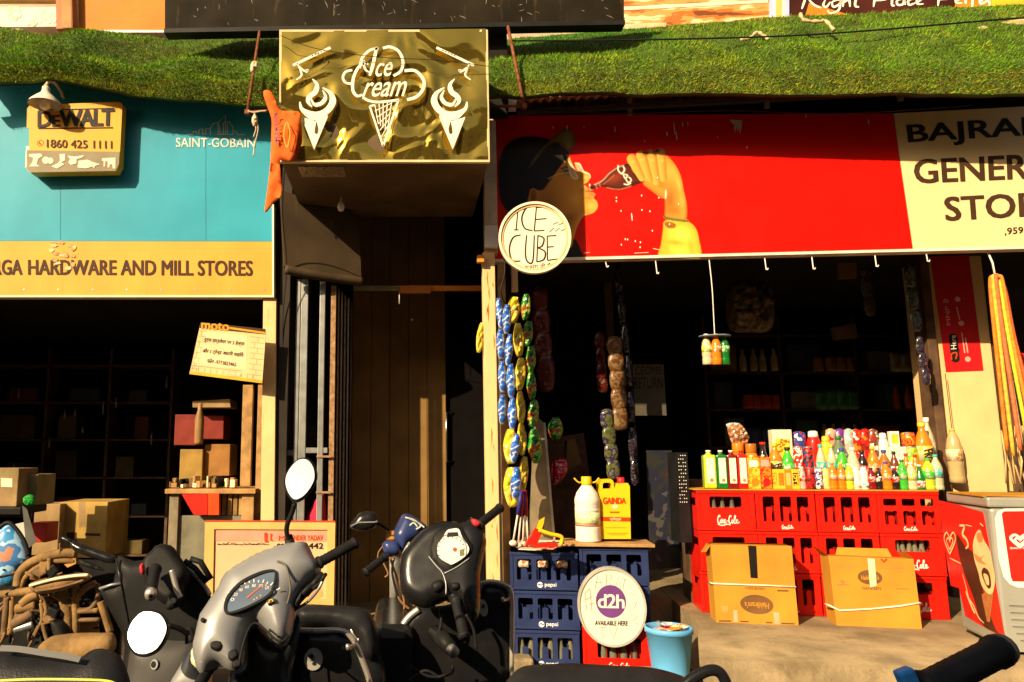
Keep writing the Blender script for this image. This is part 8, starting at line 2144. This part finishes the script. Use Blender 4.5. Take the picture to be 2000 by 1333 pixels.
bx3("carton", "large plain brown carton standing inside the hardware shop", "carton", 116, 981, 205, 1090, 6.4, mat("shaded carton", (.40, .26, .07), .8, var=.25, dirt=.4, dcol=(.25, .15, .04)), .5, extra=lambda mb, f: (mb.ribbon(f.LL([(160, 981), (161, 1030)]), .05, -.001, TANB), mb.flat(f.LL([(130, 1040), (150, 1040), (150, 1062), (130, 1062)]), -.001, BROWNINK), mb.ribbon(f.LL([(166, 1044), (196, 1045)]), .02, -.001, BROWNINK)))
bx3("carton", "narrow pale carton left of the large brown one", "carton", 68, 985, 112, 1085, 6.3, TANB, .3)
bx3("red_tin", "red tin in front of the narrow pale carton", "tin", 58, 1022, 90, 1060, 6.0, mat("dull red tin", (.42, .03, .02), .5), .2)
rk2 = Fm((W(-40, 900, 8.7).x, 8.7, .1)); rw = W(330, 900, 8.7).x - rk2.loc.x
t = Thing("shelf_rack", "dark shelf rack along the back of the hardware shop", "shelf", rk2)
for k in range(6):
    mb = MB(); mb.box(0, rw, 0, .3, .3 + .42 * k, .32 + .42 * k, DWOOD); t.part("shelf", mb)
for k in range(4):
    mb = MB(); mb.box(rw * k / 3 - .02, rw * k / 3 + .01, .0, .3, 0, 2.6, DWOOD); t.part("upright", mb)
rr = random.Random(31)
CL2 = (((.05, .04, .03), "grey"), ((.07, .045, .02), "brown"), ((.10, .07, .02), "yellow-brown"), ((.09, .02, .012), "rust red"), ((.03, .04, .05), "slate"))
for k in range(5):
    for j in range(3):
        c, nm = CL2[(2 * k + j) % 5]; f2 = Fm(rk2.w(rw * j / 3 + rr.uniform(.05, .3), .02, .321 + .42 * k)); mb = MB(); mb.box(0, rr.uniform(.15, .4), 0, .24, 0, rr.uniform(.12, .30), mat("hardware stock " + nm, c, .6, var=.3), bev=.006)
        Thing("stock_box", "%s box on the %s shelf, bay %s of the hardware rack" % (nm, ["lowest", "second", "third", "fourth", "top"][k], ["one", "two", "three"][j]), "box", f2, mb, group="boxes on the hardware rack")
for k in range(16):
    x = rr.uniform(0, rw); f2 = Fm(rk2.w(x, -.05, rr.uniform(.5, 2.3)))
    mb = MB(); mb.tube([(0, 0, 0), (0, 0, -rr.uniform(.06, .16))], .012, STEEL, 6)
    Thing("hand_tool", "small steel tool hanging from the dark hardware rack", "tool", f2, mb, group="tools hanging on the hardware rack")
# cabinet and bench at the right of the opening
f = Fm((W(330, 1000, 6.5).x, 6.5, 0.1))
xr = W(500, 1000, 6.5).x - f.loc.x; zt3 = W(400, 955, 6.5).z - .1
t = Thing("work_bench", "old wooden bench with red bin and planks in the hardware shop", "bench", f)
mb = MB(); mb.box(-.03, xr, -.04, .6, zt3 - .04, zt3, WOOD, bev=.006); t.part("bench_top", mb)
mb = MB(); a = W(348, 1000, 6.5).x - f.loc.x; mb.box(0, a, 0, .08, 0, zt3 - .042, mat("grey wood", (.24, .20, .13), .8, var=.4, dirt=.5, dcol=(.1, .07, .04), streak=True), bev=.004); t.part("leg", mb)
mb = MB(); mb.box(xr - .12, xr - .02, 0, .08, 0, zt3 - .042, WOOD, bev=.004); t.part("leg", mb)
mb = MB(); mb.box(a, xr - .12, .03, .06, 0, W(400, 1008, 6.5).z - .1, mat("grey-green board", (.20, .19, .13), .8, var=.3, dirt=.4, dcol=(.12, .09, .05)), bev=.004); t.part("front_board", mb)
mb = MB()
fx = lambda p: W(p, 1000, 6.5).x - f.loc.x
z1, z2 = W(400, 1007, 6.5).z - .1, W(400, 963, 6.5).z - .1
for k in range(6): mb.box(fx(432 + 11 * k), fx(440 + 11 * k), .02, .05, z1, z2, WOOD if k % 2 else TAN, bev=.003)
t.part("planks", mb)
f2 = Fm(W(395, 1006, 6.44)); mb = MB(); RDB = mat("red enamel", (.60, .025, .015), .35, var=.1, coat=.3)
mb.prism(f2.LL([(355, 966), (405, 966), (405, 1006), (378, 1006)]), 0, .05, RDB); mb.prism(f2.LL([(407, 964), (428, 964), (428, 1006), (407, 1006)]), -.01, .05, mat("orange red enamel", (.70, .07, .015), .35)); Thing("red_bin", "bright red metal bin slung under the wooden bench top", "bin", f2, mb)
for a_, b_, top, lab in ((470, 490, 752, "worn wooden upright rising from the bench's right end"), (500, 516, 752, "second worn wooden upright just left of the rusty left post")):
    f2 = Fm((W(a_, 900, 6.6).x, 6.6, .1)); mb = MB(); mb.box(0, W(b_, 900, 6.6).x - f2.loc.x, 0, .06, 0 if a_ > 480 else W(a_, 950, 6.6).z - .1, W(a_, top, 6.6).z - .1, WOOD, bev=.003); Thing("upright", lab, "timber", f2, mb)
bx3("stock_box", "dark red box on the upper bench rack left of wooden upright", "box", 342, 810, 382, 870, 7.0, mat("dark red stock", (.22, .03, .02), .5, var=.3))
bx3("stock_box", "second dark red box on the upper bench rack beside brown bottle", "box", 396, 812, 436, 858, 7.05, mat("dark red stock", (.22, .03, .02), .5))
bx3("stock_box", "yellow-brown carton standing on the wooden bench, left one", "box", 352, 878, 394, 940, 6.8, mat("yellow brown stock", (.34, .21, .05), .7, var=.3))
bx3("stock_box", "rust-brown carton on the wooden bench nearest the upright", "box", 400, 868, 448, 930, 6.85, mat("rust brown stock", (.32, .15, .04), .7, var=.3))
f2 = Fm(W(388, 868, 6.8)); mb = MB(); mb.lathe([(.035, 0), (.04, .02), (.04, .22), (.02, .3), (.02, .36)], mat("brown bottle", (.30, .17, .07), .4), seg=14); Thing("bottle", "dull brown bottle between the two dark red boxes", "bottle", f2, mb)
f2 = Fm(W(372, 800, 6.9)); mb = MB(); mb.prism(f2.LL([(376, 784), (448, 780), (450, 796), (376, 796)]), 0, .3, TANB); Thing("shelf", "short dull shelf board above the dark red boxes", "shelf", f2, mb)
rr = random.Random(14)
for k, (x, y, lab) in enumerate(((352, 946, "clutter of small tools at the bench's left end"), (392, 948, "clutter of small tools in the middle of the bench"), (432, 946, "clutter of small tools near the wooden upright"))):
    f2 = Fm(W(x, 952, 6.62)); mb = MB()
    for j in range(9):
        a = rr.uniform(-.09, .09); h = rr.uniform(.02, .10); mb.box(a, a + rr.uniform(.01, .05), rr.uniform(-.1, 0), rr.uniform(.02, .1), 0, h, (TAN, BLKM, WOOD, CREAM, BRW)[(j + k) % 5], bev=.003, T=Matrix.Rotation(rr.uniform(-.3, .3), 4, 'Z'))
    Thing("tool_clutter", lab, "tools", f2, mb)
# hung cardboard notice
f = Fm(W(445, 690, 5.80), 0, 0)
mb = MB(); Q = [(392, 630), (519, 654), (512, 749), (370, 731)]
mb.prism(f.LL(Q), 0, .008, mat("cream cardboard", (.72, .55, .28), .7, var=.08)); t = Thing("cardboard_notice", "tilted cardboard notice with handwritten lines hung at hardware opening", "notice", f, mb)
mb = MB(); ORN = mat("orange band print", (.70, .30, .02), .5)
mb.flat(f.LL([(392, 630), (519, 643), (519, 654), (390, 641)]), -.001, BROWNINK)
mb.flat(f.LL([(448, 639), (518, 649), (518, 653), (448, 643)]), -.002, ORN); mb.text("moto", f.LL([(394, 629), (447, 633), (447, 647), (394, 643)]), -.0025, ORN, bold=.05)
mb.flat(f.LL([(370.5, 725), (512.5, 743), (512, 749), (370, 731)]), -.0015, mat("yellow stripe print", (.78, .42, .03), .5))
BRK = mat("brick pattern ink", (.33, .24, .10), .7)
for k in range(8):
    y = 646 + 10.5 * k; xl = 389 - 2.3 * k * .95
    mb.ribbon(f.LL([(xl, y), (xl + 15, y + 2)]), .003, -.001, BRK); mb.ribbon(f.LL([(xl + 5 + 5 * (k % 2), y), (xl + 4 + 5 * (k % 2), y + 10)]), .003, -.001, BRK)
    y2 = 660 + 10.5 * k; xr2 = 516 - .7 * k; mb.ribbon(f.LL([(xr2 - 26, y2 - 2), (xr2, y2 + 1)]), .003, -.001, BRK); mb.ribbon(f.LL([(xr2 - 12 - 6 * (k % 2), y2), (xr2 - 12 - 6 * (k % 2), y2 + 9)]), .003, -.001, BRK)
for k in range(11): mb.ribbon(f.LL([(376 + 12 * k, 716 + 1.5 * k), (375 + 12 * k, 725 + 1.6 * k)]), .003, -.001, BRK)
mb.ribbon(f.LL([(374, 714), (470, 725)]), .004, -.001, BRK)
mb.flat(f.LL([(398, 648), (482, 656), (480, 722), (380, 712)]), -.0008, mat("pale paper", (.80, .64, .36), .7))
for s_, q in (("दुर्गा हार्डवेयर पर 2 हेल्पर", [(400, 658), (478, 667), (477, 678), (398, 669)]), ("और 1 ट्रेन्ड आदमी चाहिये", [(397, 680), (476, 689), (475, 700), (394, 691)]), ("फोन -9773823465", [(406, 699), (462, 707), (461, 716), (404, 709)])):
    mb.text(s_, f.LL(q), -.002, BROWNINK, bold=.012)
mb.text("1300W", f.LL([(442, 728), (470, 731), (470, 737), (442, 734)]), -.0025, CREAM, bold=.03)
t.part("lettering", mb)

# ================================================================== yellow framed board
f = Fm((W(528, 1020, 5.05).x, 5.05, 0), 2, 5)
t = Thing("framed_board", "yellow wooden framed board leaning below the left post, name and number lettered", "board", f)
YF = mat("yellow timber", (.72, .42, .13), .6, var=.12, scale=6, dirt=.2, dcol=(.5, .24, .06), streak=True)
O = f.LL([(401, 1020), (655, 1021), (652, 1184), (398, 1184)]); I_ = f.LL([(419, 1034), (640, 1035), (637, 1170), (416, 1170)])
mb = MB(); mb.prism(O, -.012, .03, YF, holes=[I_]); mb.prism([(O[0][0], O[0][1] + .001), (O[1][0], O[1][1] + .001), (O[1][0], O[1][1] + .012), (O[0][0], O[0][1] + .012)], -.014, .03, mat("red timber", (.45, .06, .02), .6)); t.part("frame", mb)
mb = MB(); mb.prism(I_, .0, .015, mat("faded pink print", (.74, .46, .25), .55, var=.10, scale=3)); t.part("panel", mb)
mb = MB()
PKB = mat("faded red band", (.68, .30, .20), .55); mb.flat(f.LL([(420, 1036), (640, 1037), (640, 1058), (420, 1057)]), -.002, PKB)
mb.text("M", f.LL([(545, 1047), (556, 1047), (556, 1056), (545, 1056)]), -.003, RI, bold=.03); mb.text("HENDER YADAV", f.LL([(563, 1046), (631, 1046), (631, 1056), (563, 1056)]), -.003, RI, bold=.03)
mb.text("99", f.LL([(541, 1062), (556, 1062), (556, 1073), (541, 1073)]), -.003, INK, bold=.03); mb.text("442", f.LL([(603, 1061), (631, 1061), (631, 1072), (603, 1072)]), -.003, INK, bold=.03)
for p in ([(516, 1042), (520, 1040), (524, 1044), (523, 1054), (525, 1060), (517, 1060)], [(528, 1042), (533, 1044), (531, 1052), (534, 1058), (528, 1056)]): mb.flat(f.LL(p), -.003, RI)
rr = random.Random(17)
for k in range(12): x = 426 + 8.2 * k; mb.ribbon(f.LL([(x, 1062 + rr.uniform(-2, 2)), (x + rr.uniform(5, 9), 1062 + rr.uniform(-3, 3))]), .012, -.003, INK, .7)
mb.ribbon(f.LL([(424, 1064), (526, 1064)]), .003, -.003, INK)
PLE = mat("faded orange print", (.72, .36, .12), .6); mb.flat([tuple(p) for p in crom(f.LL([(500, 1080), (560, 1084), (600, 1110), (630, 1165), (560, 1168), (520, 1140), (470, 1120)]), 5, True)], -.0015, PLE)
t.part("lettering", mb)
mb = MB(); mb.box(O[3][0] + .02, O[3][0] + .07, .0, .03, 0, O[3][1], YF); t.part("leg", mb)
mb = MB(); mb.box(O[2][0] - .07, O[2][0] - .02, .0, .03, 0, O[2][1], YF); t.part("leg", mb)
# ================================================================== across the street (seen only in mirrors)
rr = random.Random(40)
for k, (x0, x1, h, c, lab) in enumerate(((-19, -8.5, 12.2, (.30, .17, .07), "ochre three-storey house across the street, reflected in the gold sign"), (-8.2, -1.0, 12.9, (.2, .16, .09), "brown flat-roofed house across the street, reflected in the gold sign"),
                                     (-.6, 5.5, 11.4, (.36, .27, .15), "cream house across the street, reflected in the gold sign"), (5.9, 17, 12.6, (.2, .20, .18), "grey house across the street, reflected in the gold sign"))):
    f = Fm(((x0 + x1) / 2, -13.5, 0)); w = (x1 - x0) / 2
    t = Thing("house", lab, "house", f)
    WLM = mat("opposite wall %d" % k, c, .85, var=.25, scale=1.2, dirt=.3)
    mb = MB(); mb.box(-w, w, -6, 0, 0, h, WLM); t.part("wall", mb)
    mb = MB(); mb.box(-w - .1, w + .1, -6.1, .25, h + .001, h + .18, WLM); t.part("roof", mb)
    for fl in range(int(h // 2.6)):
        n = int(w // 1.2)
        for j in range(n):
            x = -w + (j + .5) * 2 * w / n
            mb = MB(); mb.box(x - .45, x + .45, .002, .03, .9 + 2.6 * fl, 2.1 + 2.6 * fl, BLACK); mb.box(x - .5, x + .5, .002, .05, .82 + 2.6 * fl, .9 + 2.6 * fl, WHITE); t.part("window", mb)
# ================================================================== small leavings
# loose wires along the fascia and in the passage
for lab, pts, r_ in (("thin black wire drooping across the top of the gold sign", [(548, 70, 4.93), (620, 96, 4.92), (740, 112, 4.92), (850, 118, 4.92), (955, 130, 4.95)], .0025),
                     ("thin black wire hanging beside the tarpaulin to the gate", [(556, 330, 5.2), (552, 420, 5.6), (560, 520, 5.85), (552, 640, 5.95), (556, 840, 5.98)], .004),
                     ("black cable tied along the centre post behind the round sign", [(982, 480, 5.7), (986, 530, 5.68), (978, 570, 5.66), (990, 600, 5.7)], .006),
                     ("dusty cable sagging under the corrugated sheets", [(1010, 212, 5.7), (1200, 222, 5.62), (1420, 216, 5.55), (1640, 222, 5.45), (1900, 206, 5.35)], .006)):
    P = [W(*p) for p in pts]; f2 = Fm(P[0]); mb = MB(); mb.tube([p - P[0] for p in crom(P, 7)], r_, BLACK, 5); Thing("wire", lab, "wire", f2, mb)
